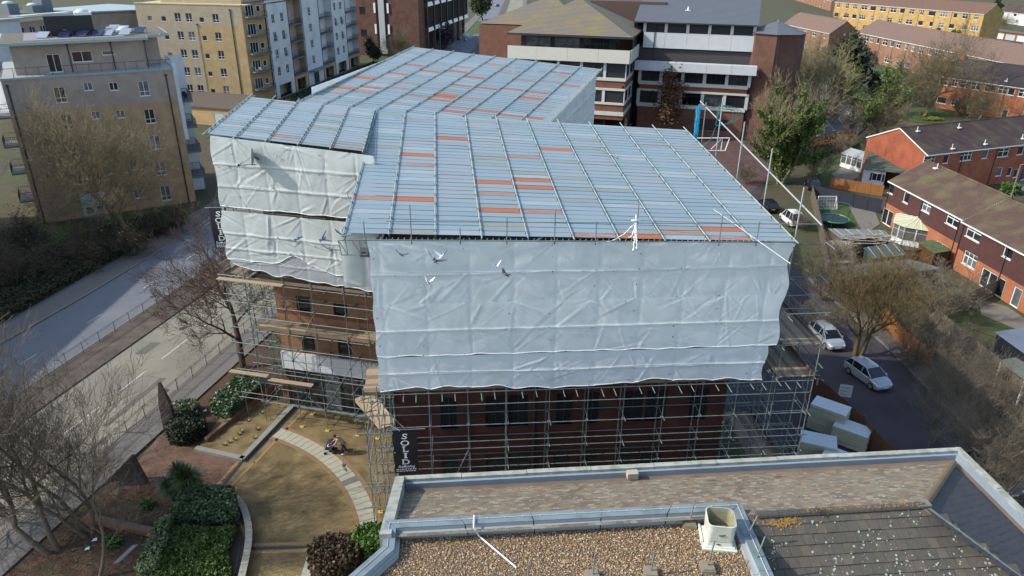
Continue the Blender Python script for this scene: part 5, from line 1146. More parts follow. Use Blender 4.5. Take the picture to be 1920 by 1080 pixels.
b = MB(); b.prism([p + (p - sum(P_, Vector()) / 4).normalized() * .4 - UP * .2 for p in P_], UP * .3); b.obj('roof', feltd, lb)
# dark brick tower block at the top
db = thing('dark_brick_building', 'dark brown brick office block with ribbon windows and a white stair strip, at the top', 'building', G(775, 105))
kx = G(788, 108); FDl = Fr(kx + AZ(-76) * 26, 104.0); FDr = Fr(kx, 10.0)
b = MB(); wn = [(5.5, 7.6, z, z + 2.2) for z in (6, 13, 20)]; holes_wall(b, FDl, 0, 26, 0, 31, wn, .15); holes_wall(b, FDr, 0, 7, 0, 31, [], .1); b.obj('wall', br_dk, db)
for h in wn: window(db, FDl, *h, frame=dark)
u = FDl.uz(718, 60)[0]; b = MB(); b.fbox(FDl, u - 1.0, u + 1.0, 0, .4, 2, 31); o = b.obj('stair_strip', mat('pale_concrete_strip', (.40, .42, .42), .8), db)
b = MB(); b.fbox(FDl, u - 2.0, u - 1.01, 0, .15, 2, 31); b.fbox(FDl, u + 1.01, u + 2.0, 0, .15, 2, 31); b.obj('stair_glazing', glass, o)
for z in (3, 9.5, 16, 22.5): b = MB(); b.fbox(FDl, u - 2.6, u - 2.01, 0, .4, z + 4, z + 7); b.fbox(FDl, u + 2.01, u + 2.6, 0, .4, z + 4, z + 7); b.obj('side_panel', white, o)
b = MB(); b.fbox(FDl, u - 1.6, u + 1.6, .0, .9, .8, 2.4); b.obj('base_block', mat('pale_concrete_strip', (1, 1, 1)), o)
b = MB(); P5 = [FDl.p(16 + 8 * math.cos(i * .8) , 0, 30.5 + 2 * math.sin(i * .8)) for i in range(6)]; b.prism([FDl.p(16.2, .05, 29.4), FDl.p(18.6, .05, 26.0), FDl.p(21.2, .05, 29.4)], FDl.N * .2); b.obj('star_sign', mat('pale_star', (.6, .66, .7), .5), db)
for k in range(7):
    a_ = 7 + k * 8.5
    for z in (8.5, 16.5): b = MB(); b.fbox(FDr, a_, a_ + 8.2, 0, .5, z, z + 6.4); o = b.obj('ribbon_window', glass, db); b = MB(); [b.fbox(FDr, a_ + j * 1.36, a_ + j * 1.36 + .25, .5, .75, z, z + 6.4) for j in range(6)]; b.obj('mullion', dark, o); b = MB(); b.prism([FDr.p(a_ + .2, .8, z - 1.3), FDr.p(a_ + 8.0, .8, z - 1.3), FDr.p(a_ + 8.0, .5, z), FDr.p(a_ + .2, .5, z)], FDr.N * -.3); b.obj('sloped_sill', white, o)
    b = MB(); b.fbox(FDr, a_, a_ + .8, 0, 1.0, 0, 24); b.obj('pier', br_dk, db)
b = MB(); b.fbox(FDr, 7, 66, -1, -.9, 0, 31); b.obj('inner_wall', dark, db)
b = MB(); b.prism([FDl.p(0, 0, 31), FDl.p(26, 0, 31), FDr.p(66, 0, 31), FDr.p(66, -26, 31)], UP * .5); b.obj('roof', feltd, db)
# off to the left, a neighbouring block whose shadow lies over the far carriageway
nb_ = thing('apartment_block', 'neighbouring brick apartment block beyond the left edge of the picture', 'building', (-78, 66, 0))
b = MB(); b.bx(-92, -69.5, 26, 91, 0, 21.5); b.obj('wall', br_tan, nb_); b = MB(); b.bx(-92.4, -69.1, 25.6, 91.4, 21.5, 22); b.obj('roof', teal, nb_)
FNb = Fr((-68.5, 84, 0), -180); FNb = Fr((-69.5, 26, 0), 0)
for k in range(10):
    for z in (2, 6, 10, 14, 18): window(nb_, Fr(FNb.p(0, .13, 0), 0), 3 + k * 5.4, 4.6 + k * 5.4, z, z + 1.9)

# ------------------------------------------------------------------ the office building behind
ob_w = mat('cream_spandrel', (.58, .57, .50), .7, (.52, .51, .45), 1, .5); ob_p = mat('pale_grey_spandrel', (.56, .58, .60), .5, (.50, .52, .54), .8, .5)
ob_b = brick('office_brick', (.26, .10, .06), (.20, .075, .045), (.12, .08, .06), dirt=.2)
slateg = mat('grey_slate_roof', (.105, .12, .14), .7, (.13, .145, .165), 5, .6, bump=.01, bscale=12)
mossr = mat('mossy_tile_roof', (.20, .17, .12), .9, (.16, .15, .14), 1.5, .6, bump=.015, bscale=10, col3=(.22, .185, .09), scale3=.3)
FO = Fr(G(1388, 262) - AZ(106) * 20.3, 106.0)       # right-hand part, u to the right
of = thing('office_block', 'office block with mossy hipped roof, white balcony bands and strip windows, behind', 'building', FO.o)
LO = 20.3
def bandwall(parent, fr, L_, zs, bay, first=0.3, wf=dark, pier=white, sill_m=ob_w, ub=None):
    for (z0, z1) in zs:
        k = 0; u = first
        while u + bay * .86 < L_: window(parent, fr, u, u + bay * .86, z0, z1, cols=4, frame=wf, gl=rnd.choice((glass, glassb, glassb)), rev=.02, sill=False, topbar=.72); u += bay
b = MB()
for z0, z1 in ((0, 1.4), (4.0, 5.2), (8.7, 9.6), (13.0, 14.2)): holes_wall(b, FO, 0, LO, z0, z1)
wn = [wpx(FO, 1337, 236, 5.2, 2.6)]
b2 = MB(); holes_wall(b2, FO, 0, LO, 1.4, 4.0, wn, .2); holes_wall(b2, FO, 0, LO, 0, 1.4); holes_wall(b2, FO, 0, LO, 4.0, 5.3); holes_wall(b2, FO, 0, LO, 8.6, 9.7); b2.obj('wall', ob_b, of)
window(of, FO, *wn[0], cols=4, rows=1, frame=dark, topbar=.7)
for z0, z1 in ((6.1, 8.35), (10.3, 12.6)):
    b = MB(); b.fbox(FO, 0, LO, -.5, -.05, z0 - .8, z1 + .5); b.obj('dark_backing', MT['dark_interior'], of); bandwall(of, FO, LO, ((z0, z1),), 4.1)
    for k in range(6): b = MB(); b.fbox(FO, -.35 + k * 4.1, .25 + k * 4.1, -.05, .12, z0 - .4, z1 + .3); b.obj('pier', ob_p, of)
for z0, z1 in ((5.3, 6.0), (8.35, 8.7), (9.55, 10.2)): b = MB(); b.fbox(FO, -.2, LO + .1, -.1, .25, z0, z1); b.obj('stone_band', ob_w, of)
for k in range(5): b = MB(); b.fbox(FO, k * 4.5 - 1.0, k * 4.5 + 3.46, .02, 1.9 , 12.4, 14.0); b.obj('balcony_panel', ob_p, of)
b = MB(); b.fbox(FO, -1, LO + 1.5, -2.0, 1.88, 12.42, 12.7); b.fbox(FO, -1, LO + 1.2, -2.1, -2.0, 12.7, 16.4); b.obj('balcony_floor', mat('terrace_floor', (.07, .06, .065), .8), of)
FO2 = Fr(FO.p(0, -2.0, 0), FO.az); bandwall(of, FO2, LO, ((13.6, 15.9),), 4.1)
for k in range(5): b = MB(); b.fbox(FO2, k * 4.1 - .1, k * 4.1 + 3.97, .02, .5, 16.2, 19.0); b.obj('spandrel_panel', ob_p, of)
b = MB(); b.fbox(FO2, -.1, LO, -.3, .02, 15.9, 21); b.obj('wall_upper', MT['dark_interior'], of); bandwall(of, FO2, LO, ((19.1, 20.7),), 4.1)
for k in range(6): b = MB(); b.fbox(FO2, -.3 + k * 4.05, .25 + k * 4.05, .0, .3, 19.05, 20.9); b.obj('pier', ob_p, of)
b = MB(); e0_, e1_ = FO2.p(-2, 1.2, 20.9), FO2.p(LO + .5, 1.2, 20.9); r0_, r1_ = FO2.p(-2, -16, 27), FO2.p(LO + .5, -16, 27); roof_courses(b, e0_, e1_, r1_, r0_, 36, .05); b.quad(e0_, r0_, FO2.p(-2, -16, 0), FO2.p(-2, 1, 0)); b.obj('slate_roof', slateg, of)
b = MB(); b.fbox(FO2, -2, LO + .5, 1.0, 1.35, 20.75, 20.98); b.obj('gutter', dark, of)
v = MB(); q = FO2.p(7.5, -4, 22.7); v.bx(q.x - .5, q.x + .5, q.y - .4, q.y + .4, q.z, q.z + .15); v.tube(q, q + UP * .8, .2, .1); v.obj('roof_vent', white, of)
pipe(of, Fr(FO2.p(0, .5, 0), FO.az), 2.0, 0, 20.5, dark, .09)
# left wing projecting, with the big mossy hip
WN = 9.5
FOw = Fr(FO.p(-23.2, WN, 0), 106.0); LW = 21.6
b = MB(); FOs = Fr(FOw.p(LW, 0, 0), FOw.az - 90)
for f_, L_ in ((FOw, LW), (FOs, WN)):
    for z0, z1 in ((0, 1.0), (4.2, 7.3), (9.9, 11.6)): holes_wall(b, f_, 0, L_, z0, z1)
b.obj('wall', ob_b, of)
for f_, L_, by in ((FOw, LW, 4.4), (FOs, WN, 4.6)):
    for z0, z1 in ((7.4, 9.6), (11.9, 14.3)):
        b = MB(); b.fbox(f_, 0, L_, -.5, -.05, z0 - .5, z1 + .9); b.obj('dark_backing', MT['dark_interior'], of); bandwall(of, f_, L_, ((z0 + .1, z1),), by, first=.5)
        k = 0
        while k * by < L_: b = MB(); b.fbox(f_, max(0, -.1 + k * by), .42 + k * by, -.05, .12, z0, z1 + .2); b.obj('pier', ob_p, of); k += 1
    for z0, z1 in ((5.0, 5.7), (7.0, 7.4), (9.6, 10.0), (11.35, 11.9)): b = MB(); b.fbox(f_, -.1, L_ + .12, -.1, .2, z0, z1); b.obj('stone_band', ob_w, of)
    b = MB(); b.fbox(f_, 0, L_, -3.5, -3.4, 0, 5); b.obj('dark_backing', dkin, of)
    n_ = max(2, int(L_ / 4.4))
    for k in range(n_): w_ = (L_ + 1.4) / n_; b = MB(); b.fbox(f_, -.7 + k * w_, -.7 + (k + 1) * w_ - .04, .7, .9, 14.6, 16.9); b.obj('balcony_panel', ob_w, of)
    b = MB(); b.fbox(f_, -.7, L_ + .7, -2.6, .7, 14.6, 14.9); b.obj('balcony_floor', MT['terrace_floor'], of)
    fi = Fr(f_.p(0, -2.4, 0), f_.az); b = MB(); holes_wall(b, fi, 1, L_ - 2.2, 14.9, 19.2, [], .1); b.obj('wall_upper', MT['dark_interior'], of); bandwall(of, Fr(fi.p(0, .1, 0), fi.az), L_ - 3, ((15.4, 18.4),), 5.6, first=2.0)
rw = [FOw.p(-.8, 1.0, 19.2), FOw.p(LW + .9, 1.0, 19.2), FOw.p(LW + .9, -18, 19.2), FOw.p(-.8, -18, 19.2)]; pk = FOw.p(LW / 2, -8.5, 25.0)
for k in range(4): b = MB(); a_, c_3 = rw[k], rw[(k + 1) % 4]; roof_courses(b, a_, c_3, pk, pk, 30, .05); b.obj('hip_slope', mossr, of)
b = MB(); b.prism([p - UP * .35 for p in rw], UP * .34); b.obj('eaves', dark, of)
FOw2 = Fr(FOw.p(-6, -22, 0), 106); rw = [FOw2.p(-8, 0, 18.4), FOw2.p(16, 0, 18.4), FOw2.p(16, -20, 18.4), FOw2.p(-8, -20, 18.4)]; pk = FOw2.p(6, -10, 24)
for k in range(4): b = MB(); roof_courses(b, rw[k], rw[(k + 1) % 4], pk, pk, 24, .05); b.obj('hip_slope', mossr, of)
b = MB(); b.prism([Vector((p.x, p.y, 0)) for p in rw], UP * 18.2); b.obj('rear_wall', ob_b, of)
b = MB(); b.prism([FO.p(-12, -8, 0), FO.p(3, -8, 0), FO.p(3, -30, 0), FO.p(-12, -30, 0)], UP * 24); b.obj('stair_core', mat('dark_brown_cladding', (.08, .05, .04), .7), of)
# brick stair tower with a slate cap
tw = thing('stair_tower', 'plain brick tower with faceted slate cap at the office block right end', 'tower', FO.p(LO + 4, 0, 0))
tc = FO.p(LO + 3.9, -4.6, 0); ring_ = [tc + AZ(106 + 45 * k) * 5.2 for k in range(8)]
for p in ring_: pass
b = MB(); b.prism(ring_, UP * 19.6); b.obj('wall', brick('shaded_tower_brick', (.16, .072, .05), (.125, .056, .04), (.08, .055, .045)), tw)  # office brick darkened, shade on the faces put into the colour
for k in range(8): b = MB(); a_, c_4 = [tc + (p - tc) * 1.08 + UP * 19.6 for p in (ring_[k], ring_[(k + 1) % 8])]; roof_courses(b, a_, c_4, tc + UP * 21.5, tc + UP * 21.5, 10, .04); b.obj('roof_facet', slateg, tw)
b = MB(); b.tube(tc + UP * 21.3, tc + UP * 21.8, .2, .1); b.obj('finial', steel, tw)
b = MB(); q = tc + AZ(196) * 4.95; b.tube(q + AZ(106) * .5 - AZ(16) * .25, q + AZ(106) * .5 - AZ(16) * .25 + UP * 19.5, .09); b.obj('drainpipe', dark, tw)
# the connecting flank wall between balconies and tower
b = MB(); b.fbox(FO, LO, LO + 3.0, -12, -2.2, 0, 19.6); b.obj('flank_wall', ob_b, of)

# ------------------------------------------------------------------ terraces and gardens on the right
br_red = brick('bright_red_brick', (.42, .105, .045), (.34, .08, .035), (.25, .12, .08), dirt=.25)
br_or = brick('orange_brick', (.44, .155, .065), (.37, .12, .05), (.28, .15, .1), dirt=.22)
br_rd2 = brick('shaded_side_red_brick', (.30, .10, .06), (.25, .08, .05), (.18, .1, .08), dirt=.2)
br_mid = brick('mid_brown_brick', (.30, .155, .09), (.25, .12, .07), (.22, .15, .1), dirt=.2)
br_gold = brick('golden_brick', (.50, .33, .10), (.44, .27, .08), (.34, .24, .12), dirt=.2)
hung = brick('hung_brown_tile', (.115, .045, .038), (.09, .036, .032), (.035, .016, .015), .2, .14, dirt=.15, bump=.02, msize=.014)
rt_brown = mat('brown_pantile', (.115, .070, .050), .9, (.075, .048, .04), 3, .6, bump=.02, bscale=9, col3=(.13, .11, .06), scale3=.5)
rt_dark = mat('dark_purple_pantile', (.075, .045, .042), .9, (.050, .034, .036), 3, .6, bump=.02, bscale=9, col3=(.09, .075, .05), scale3=.5)
rt_pink = mat('pinkish_concrete_tile', (.19, .125, .10), .9, (.15, .10, .08), 2, .6, bump=.02, bscale=9)
rt_blk = mat('blackish_tile', (.045, .035, .042), .85, (.035, .028, .032), 3, .6)
white_tile = mat('white_roof_vent', (.7, .7, .7), .5)
def slope_rows(parent, a, b_, c, d, n, m, name='roof_slope', th=.05): mb = MB(); roof_courses(mb, a, b_, c, d, n, th); return mb.obj(name, m, parent)
def terrace(name, label, fr, L_, D_, ze, zr, wm, rm, wins, group=None, upper=None, uz=2.9, backw=None, ov=.22, rn=14, frame=white, gables=(True, True), chim=(), vents=(), doors=(), gl=None, side=()):
    """ridge parallel to the front; wins = (u, z, w, h, cols)"""
    t = thing(name, label, 'terraced house' if L_ > 9 else 'house', fr.p(L_ / 2, -D_ / 2, 0), group)
    H_ = [(u - w_ / 2, u + w_ / 2, z, z + h_) for u, z, w_, h_, _ in wins] + [(u - w_ / 2, u + w_ / 2, .03, 2.15) for u, w_, _ in doors]
    b = MB()
    if upper: holes_wall(b, fr, 0, L_, 0, uz, H_, .1, 0); holes_wall(b, fr, 0, L_, uz, ze, H_, .1, 1)
    else: holes_wall(b, fr, 0, L_, 0, ze, H_, .1, 0)
    b.obj('wall', [wm, upper or wm], t)
    for u, z, w_, h_, c_ in wins: window(t, fr, u - w_ / 2, u + w_ / 2, z, z + h_, cols=c_, frame=frame, gl=gl or rnd.choice((glass, glass, glassb)), bar=.09, topbar=.62 if c_ > 1 and h_ > .9 else 0)
    for u, w_, g_ in doors: window(t, fr, u - w_ / 2, u + w_ / 2, .03, 2.15, cols=1 if w_ < 1.3 else 2 if w_ < 2.6 else 3, frame=white, gl=g_ or glass, bar=.11, sill=False, name='door')
    rg_ = MB()
    for u0 in (0, L_):
        P3 = [fr.p(u0, 0, ze), fr.p(u0, -D_ / 2, zr - .05), fr.p(u0, -D_, ze)]; rg_.add(P3 if u0 else P3[::-1], ((0, 1, 2),)); rg_.quad(fr.p(u0, 0, 0), fr.p(u0, -D_, 0), fr.p(u0, -D_, ze), fr.p(u0, 0, ze))
    rg_.quad(fr.p(0, -D_, 0), fr.p(L_, -D_, 0), fr.p(L_, -D_, ze), fr.p(0, -D_, ze)); rg_.obj('gable_wall', backw or wm, t)
    dz = (zr - ze) / (D_ / 2) * ov
    e0, e1, r0, r1 = fr.p(-.15, ov, ze - dz), fr.p(L_ + .15, ov, ze - dz), fr.p(-.15, -D_ / 2, zr), fr.p(L_ + .15, -D_ / 2, zr)
    f0, f1 = fr.p(-.15, -D_ - ov, ze - dz), fr.p(L_ + .15, -D_ - ov, ze - dz)
    slope_rows(t, e0, e1, r1, r0, rn, rm); slope_rows(t, f1, f0, r0, r1, rn, rm)
    b = MB(); b.box(e0 - UP * .14, e1 - e0, fr.N * .1, UP * .13); b.box(e0 - UP * .16, r0 - e0, fr.U * .05, UP * .17); b.box(f0 - UP * .16, r0 - f0, fr.U * .05, UP * .17); b.box(e1 - UP * .16, r1 - e1, fr.U * -.05, UP * .17); b.obj('bargeboard', white, t)
    b = MB(); b.tube(r0 + UP * .04, r1 + UP * .04, .12, n=6); b.obj('ridge', rm, t)
    for u, f in chim:
        q = fr.p(u, -D_ * f, zr - 1.0); b = MB(); b.box(q - fr.U * .45 - fr.N * .35, fr.U * .9, fr.N * .7, UP * 2.2); o = b.obj('chimney', wm, t); b = MB(); [b.tube(q + UP * 2.2 + fr.U * x, q + UP * 2.55 + fr.U * x, .12, .1) for x in (-.2, .2)]; b.obj('chimney_pot', mat('terracotta', (.35, .13, .07), .8), o)
    for u, f in vents: q = e0.lerp(r0, f) + fr.U * u; b = MB(); b.box(q - fr.U * .3, fr.U * .6, fr.N * .4, UP * .14); b.tube(q + UP * .1, q + UP * .75, .06); b.obj('soil_vent', white_tile, t)
    for u in [x * 7.2 + .2 for x in range(int(L_ / 7.2) + 1)]: pipe(t, fr, u, 0, ze - .4, dark, .05, .07)
    return t
# front terrace: brown hung tiles over orange brick, two stepped blocks
Cb = G(1652, 417); FC1 = Fr(Cb, 174.5); zeC, zrC = 5.95, 8.5
def FBt_(): return globals().get('FBt')
def cw(px, py, w_, h_, c_, fr=FC1): u, z = fr.uz(px, py); return (u, min(z - h_ / 2, 4.45 - max(0, h_ - 1.3)) if fr is not FBt_() else z - h_ / 2, w_, h_, c_)
wC1 = [cw(1671, 354, 1.15, 1.35, 1), cw(1699, 371, 1.2, 1.35, 1), cw(1737, 388, 1.7, 1.3, 2), cw(1787, 411, 2.3, 1.35, 2)]
L1 = FC1.uz(1812, 420)[0]
uD = FC1.uz(1664, 402)[0]
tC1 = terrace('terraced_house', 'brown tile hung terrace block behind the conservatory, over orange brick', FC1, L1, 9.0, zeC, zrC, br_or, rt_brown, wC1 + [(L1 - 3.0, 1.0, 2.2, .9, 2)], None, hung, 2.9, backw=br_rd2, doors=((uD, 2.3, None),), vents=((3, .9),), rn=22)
FC2 = Fr(FC1.p(L1, .35, 0), 174.5)
wC2 = [cw(1827, 432, 2.4, 1.4, 2, FC2), cw(1890, 473, 1.3, 1.35, 1, FC2), cw(1818, 487, 2.2, 1.6, 3, FC2)]
u2a, u2b, u2c = FC2.uz(1853, 522)[0], FC2.uz(1876, 533)[0], FC2.uz(1905, 556)[0]
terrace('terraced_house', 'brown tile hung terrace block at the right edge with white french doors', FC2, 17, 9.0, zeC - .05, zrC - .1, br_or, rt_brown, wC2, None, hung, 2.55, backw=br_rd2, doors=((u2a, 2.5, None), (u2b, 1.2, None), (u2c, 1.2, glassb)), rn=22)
# red gabled terrace
gB = G(1614, 327); uB = AZ(69); FBt = Fr(gB + AZ(160) * 11.6, 69.0); LB = 33
wB = [cw(1743, 301, 2.2, 1.4, 3, FBt), cw(1774, 298, 1.2, 1.4, 1, FBt), cw(1812, 293, 2.4, 1.4, 3, FBt), cw(1848, 289, 1.2, 1.4, 1, FBt), cw(1882, 286, 2.4, 1.4, 2, FBt), cw(1914, 282, 1.4, 1.4, 1, FBt)]
wB += [cw(1874, 322, 1.3, 1.4, 1, FBt), cw(1893, 322, 1.0, 1.4, 1, FBt), cw(1905, 325, 1.0, 1.4, 1, FBt)]
tB = terrace('terraced_house', 'red brick terrace with a bright plain gable end and dark ribbed roof', FBt, LB, 11.6, 6.3, 9.0, br_red, rt_dark, wB, None, backw=br_red, vents=((2.5, .82), (11, .8), (5.5, .12), (12.5, .15), (21, .2)), doors=((FBt.uz(1915, 345)[0], 1.1, glassb),), rn=24)
# small white lean-to at the gable, grey mossy roof
lt = thing('outhouse', 'small white rendered outhouse with green-grey sloping roof below the red gable', 'outhouse', G(1635, 350))
q0, q1 = G(1614, 346), G(1655, 352); FLt = Fr(q0, az_of(q0, q1)); Lq = (q1 - q0).length
b = MB(); holes_wall(b, FLt, 0, Lq, 0, 2.7, [(Lq * .42, Lq * .85, .9, 2.1)], .1); b.quad(FLt.p(0, 0, 0), FLt.p(0, 0, 2.7), FLt.p(0, -5, 3.6), FLt.p(0, -5, 0)); b.obj('wall', rend, lt)
window(lt, FLt, Lq * .42, Lq * .85, .9, 2.1, cols=2, frame=white)
for a_ in (.33, .88): b = MB(); b.fbox(FLt, Lq * a_, Lq * a_ + .28, 0, .05, .9, 2.1); b.obj('shutter', dark, lt)
slope_rows(lt, FLt.p(-.3, .35, 2.65), FLt.p(Lq + 3.2, .35, 2.65), FLt.p(Lq + 3.2, -5.4, 4.2), FLt.p(-.3, -5.4, 4.2), 8, mat('mossy_felt_roof', (.07, .085, .075), .9, (.11, .13, .10), 1, .5))
b = MB(); b.box(FLt.p(Lq * .5, -5.45, 4.15), FLt.U * 4.2, FLt.N * .1, UP * .2); b.obj('verge', white, lt)
# glazed porch at the gable's left side
def sunroom(name, label, c, rz, w_, d_, h_, bays, roofm, hip=True, glz=None):
    t = thing(name, label, 'conservatory', c, None, rz, local=True); g = MB(); f = MB(); lo = MB()
    foot = [(-w_ / 2, d_ / 2), (-w_ / 2, -d_ / 4), (-w_ / 4, -d_ / 2), (w_ / 4, -d_ / 2), (w_ / 2, -d_ / 4), (w_ / 2, d_ / 2)] if hip else [(-w_ / 2, d_ / 2), (-w_ / 2, -d_ / 2), (w_ / 2, -d_ / 2), (w_ / 2, d_ / 2)]
    for p, q in zip(foot, foot[1:]):
        p, q = Vector(p + (0,)), Vector(q + (0,)); d = q - p; n_ = max(1, round(d.length / 1.1)); nrm = Vector((d.y, -d.x, 0)).normalized() * -.06
        for k in range(n_ + 1): x = p.lerp(q, k / n_); f.bx(x.x - .06, x.x + .06, x.y - .06, x.y + .06, 0, h_)
        for z in (.0, .65, 1.75, h_ - .1): f.box(p + UP * z, d, nrm, UP * .1)
        g.quad(p + UP * .7, q + UP * .7, q + UP * h_, p + UP * h_); lo.quad(p + UP * .05, q + UP * .05, q + UP * .68, p + UP * .68)
    f.obj('frame', white, t); g.obj('glazing', glz or mat('conservatory_glass', (.06, .08, .09), .08, (.16, .15, .13), 1.5, .4, spec=.8), t); lo.obj('lower_panel', white, t)
    top_ = [Vector((0, d_ / 2, h_ + 1.0)), Vector((0, -d_ * .05, h_ + 1.0))] if hip else [Vector((-w_ / 2, d_ / 2, h_ + .8)), Vector((w_ / 2, d_ / 2, h_ + .8))]
    ext = [Vector((p[0] * 1.07, p[1] * 1.07 if p[1] < 0 else p[1], h_)) for p in foot]
    segs = []
    for p, q in zip(ext, ext[1:]):
        n_ = max(1, round((q - p).length / .9))
        for k in range(n_): segs.append((p.lerp(q, k / n_), p.lerp(q, (k + 1) / n_)))
    for p, q in segs:
        if hip: ta = Vector((0, min(max(p.y, -d_ * .05), d_ / 2), h_ + 1.0)); tb = Vector((0, min(max(q.y, -d_ * .05), d_ / 2), h_ + 1.0))
        else:
            if abs(p.x - q.x) < .01: continue
            ta = Vector((p.x / 1.07, d_ / 2, h_ + .8)); tb = Vector((q.x / 1.07, d_ / 2, h_ + .8))
        m_ = MB(); m_.add([p, q, tb, ta], ((0, 1, 2, 3),)); m_.obj('roof_panel', roofm, t); m_ = MB(); m_.tube(p + UP * .03, ta + UP * .03, .035, n=4); m_.obj('glazing_bar', white, t)
    if hip:
        m_ = MB(); m_.tube(top_[0], top_[1], .06)
        for k in range(9): y = d_ / 2 - k * d_ * .07; m_.tube((0, y, h_ + 1.0), (0, y, h_ + 1.22), .025, n=4)
        m_.obj('ridge_cresting', white, t)
    return t
yroof = mat('pale_yellow_polycarbonate', (.44, .44, .26), .4, (.50, .50, .34), .8, .5)
sunroom('conservatory', 'white octagonal conservatory with pale yellow roof panels in front of the brown tiled terrace', G(1714, 452), R(-30), 5.4, 4.8, 2.4, 5, yroof)
sunroom('conservatory', 'narrow white glazed lean-to at the left foot of the red gable', G(1606, 318), R(-65), 5.4, 1.9, 2.2, 3, mat('grey_polycarbonate', (.32, .36, .35), .4), hip=False)
# other terraces further back
def T(label, x0, y0, x1, y1, zeave, D_, zr, wm, rm, n_up, n_lo, k=1.0, rows=2, **kw):
    p, q = G(x0, y0, zeave), G(x1, y1, zeave); fr = Fr(p, az_of(p, q)); L_ = (q - p).length; st_ = (zeave - 1.7 * k - 1.1) / max(1, rows - 1); W_ = []
    for r_ in range(rows):
        n_ = n_lo if r_ == 0 else n_up; z = 1.1 + st_ * r_
        for i in range(n_): W_.append(((i + .5) * L_ / n_ + rnd.uniform(-.5, .5), z, k * rnd.choice((1.2, 1.7, 2.2) if r_ else (1.5, 2.0, 2.4)), k * 1.3, rnd.choice((1, 2, 2, 3))))
    D0 = [((i + .12) * L_ / max(1, n_lo // 2), 1.1 * k, None) for i in range(1, n_lo // 2)]
    W_ = [w_ for w_ in W_ if not any(abs(w_[0] - d[0]) < w_[2] / 2 + .7 * k and w_[1] < 1.5 for d in D0)]
    return terrace('terraced_house', label, fr, L_, D_, zeave, zr, wm, rm, W_, doors=D0, **kw)
T('orange brick terrace with a dark roof behind the big bare tree, at the right edge', 1765, 142, 1960, 170, 7.2, 11, 10.8, br_or, rt_blk, 9, 7, 1.15, backw=br_mid, vents=((14, .2), (17, .5)), chim=((1.0, .5),))
T('long brown brick terrace with pinkish roof and many small white windows', 1608, 60, 1960, 132, 8.2, 12, 12.0, br_mid, rt_pink, 22, 15, 1.3, rn=12)
T('golden yellow brick terrace with white windows near the top right', 1566, 3, 1846, 26, 11.5, 12, 15.0, br_gold, mat('brown_clay_tile', (.17, .10, .075), .9, (.13, .08, .06), 2, .6), 15, 13, 1.4, 3, rn=12)
T('brown terrace with pinkish roof left of the dark evergreen', 1470, 44, 1556, 62, 7.0, 11, 11.0, br_mid, rt_pink, 5, 4, 1.2, rn=10)
T('white fronted terrace with a dark purple roof in the far right corner', 1872, 20, 2010, 36, 5.5, 9, 8.6, rend, rt_dark, 6, 5, rn=8)
T('pinkish roofed terrace at the very top beside the office roof', 1445, -28, 1560, 2, 5.6, 9, 8.6, br_mid, rt_pink, 6, 4, rn=8)
T('distant terrace beyond the golden brick row, at the top edge', 1640, -50, 1960, -18, 5.6, 9, 8.6, br_mid, rt_dark, 14, 10, rn=8)
gh = thing('house', 'orange gabled brick house with a chimney and dark steep roof, at the right edge', 'house', G(1900, 170))
p = G(1868, 160); FG = Fr(p, 150); b = MB(); P3 = [FG.p(0, 0, 0), FG.p(8.5, 0, 0), FG.p(8.5, 0, 6), FG.p(4.2, 0, 10), FG.p(0, 0, 6)]; b.prism(P3, FG.N * -.3); b.obj('gable_wall', br_or, gh)
slope_rows(gh, FG.p(0, .3, 6), FG.p(0, -14, 6), FG.p(4.2, -14, 10.05), FG.p(4.2, .3, 10.05), 14, rt_dark); slope_rows(gh, FG.p(8.5, -14, 6), FG.p(8.5, .3, 6), FG.p(4.2, .3, 10.05), FG.p(4.2, -14, 10.05), 14, rt_dark)
b = MB(); b.fbox(FG, 3.6, 4.8, -1, -.2, 9, 11.6); b.obj('chimney', br_or, gh); b = MB(); b.fbox(FG, .1, 8.4, -13.8, -.31, 0, 6); b.obj('wall', br_or, gh)
# garage row with pale up-and-over doors near the top right
ga = thing('garage_row', 'flat roofed row of garages with pale up-and-over doors near the top right', 'garage', G(1850, 70))
p, q = G(1822, 66), G(1970, 86); Fg = Fr(p, az_of(p, q)); Lg = (q - p).length; b = MB(); ns_ = 7; sp_ = Lg / ns_
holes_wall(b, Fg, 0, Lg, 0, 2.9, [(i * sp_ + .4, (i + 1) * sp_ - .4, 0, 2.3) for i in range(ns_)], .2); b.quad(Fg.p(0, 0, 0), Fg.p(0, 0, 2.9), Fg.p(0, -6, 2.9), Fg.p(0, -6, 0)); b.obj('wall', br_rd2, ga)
for i in range(ns_): b = MB(); b.fbox(Fg, i * sp_ + .4, (i + 1) * sp_ - .4, -.2, -.15, 0, 2.3); b.obj('garage_door', mat('pale_garage_door', (.45, .50, .52), .5) if i % 2 else mat('white_garage_door', (.66, .68, .68), .5), ga)
b = MB(); b.fbox(Fg, -.3, Lg + .3, -6.3, .3, 2.9, 3.1); b.obj('roof', felt, ga)

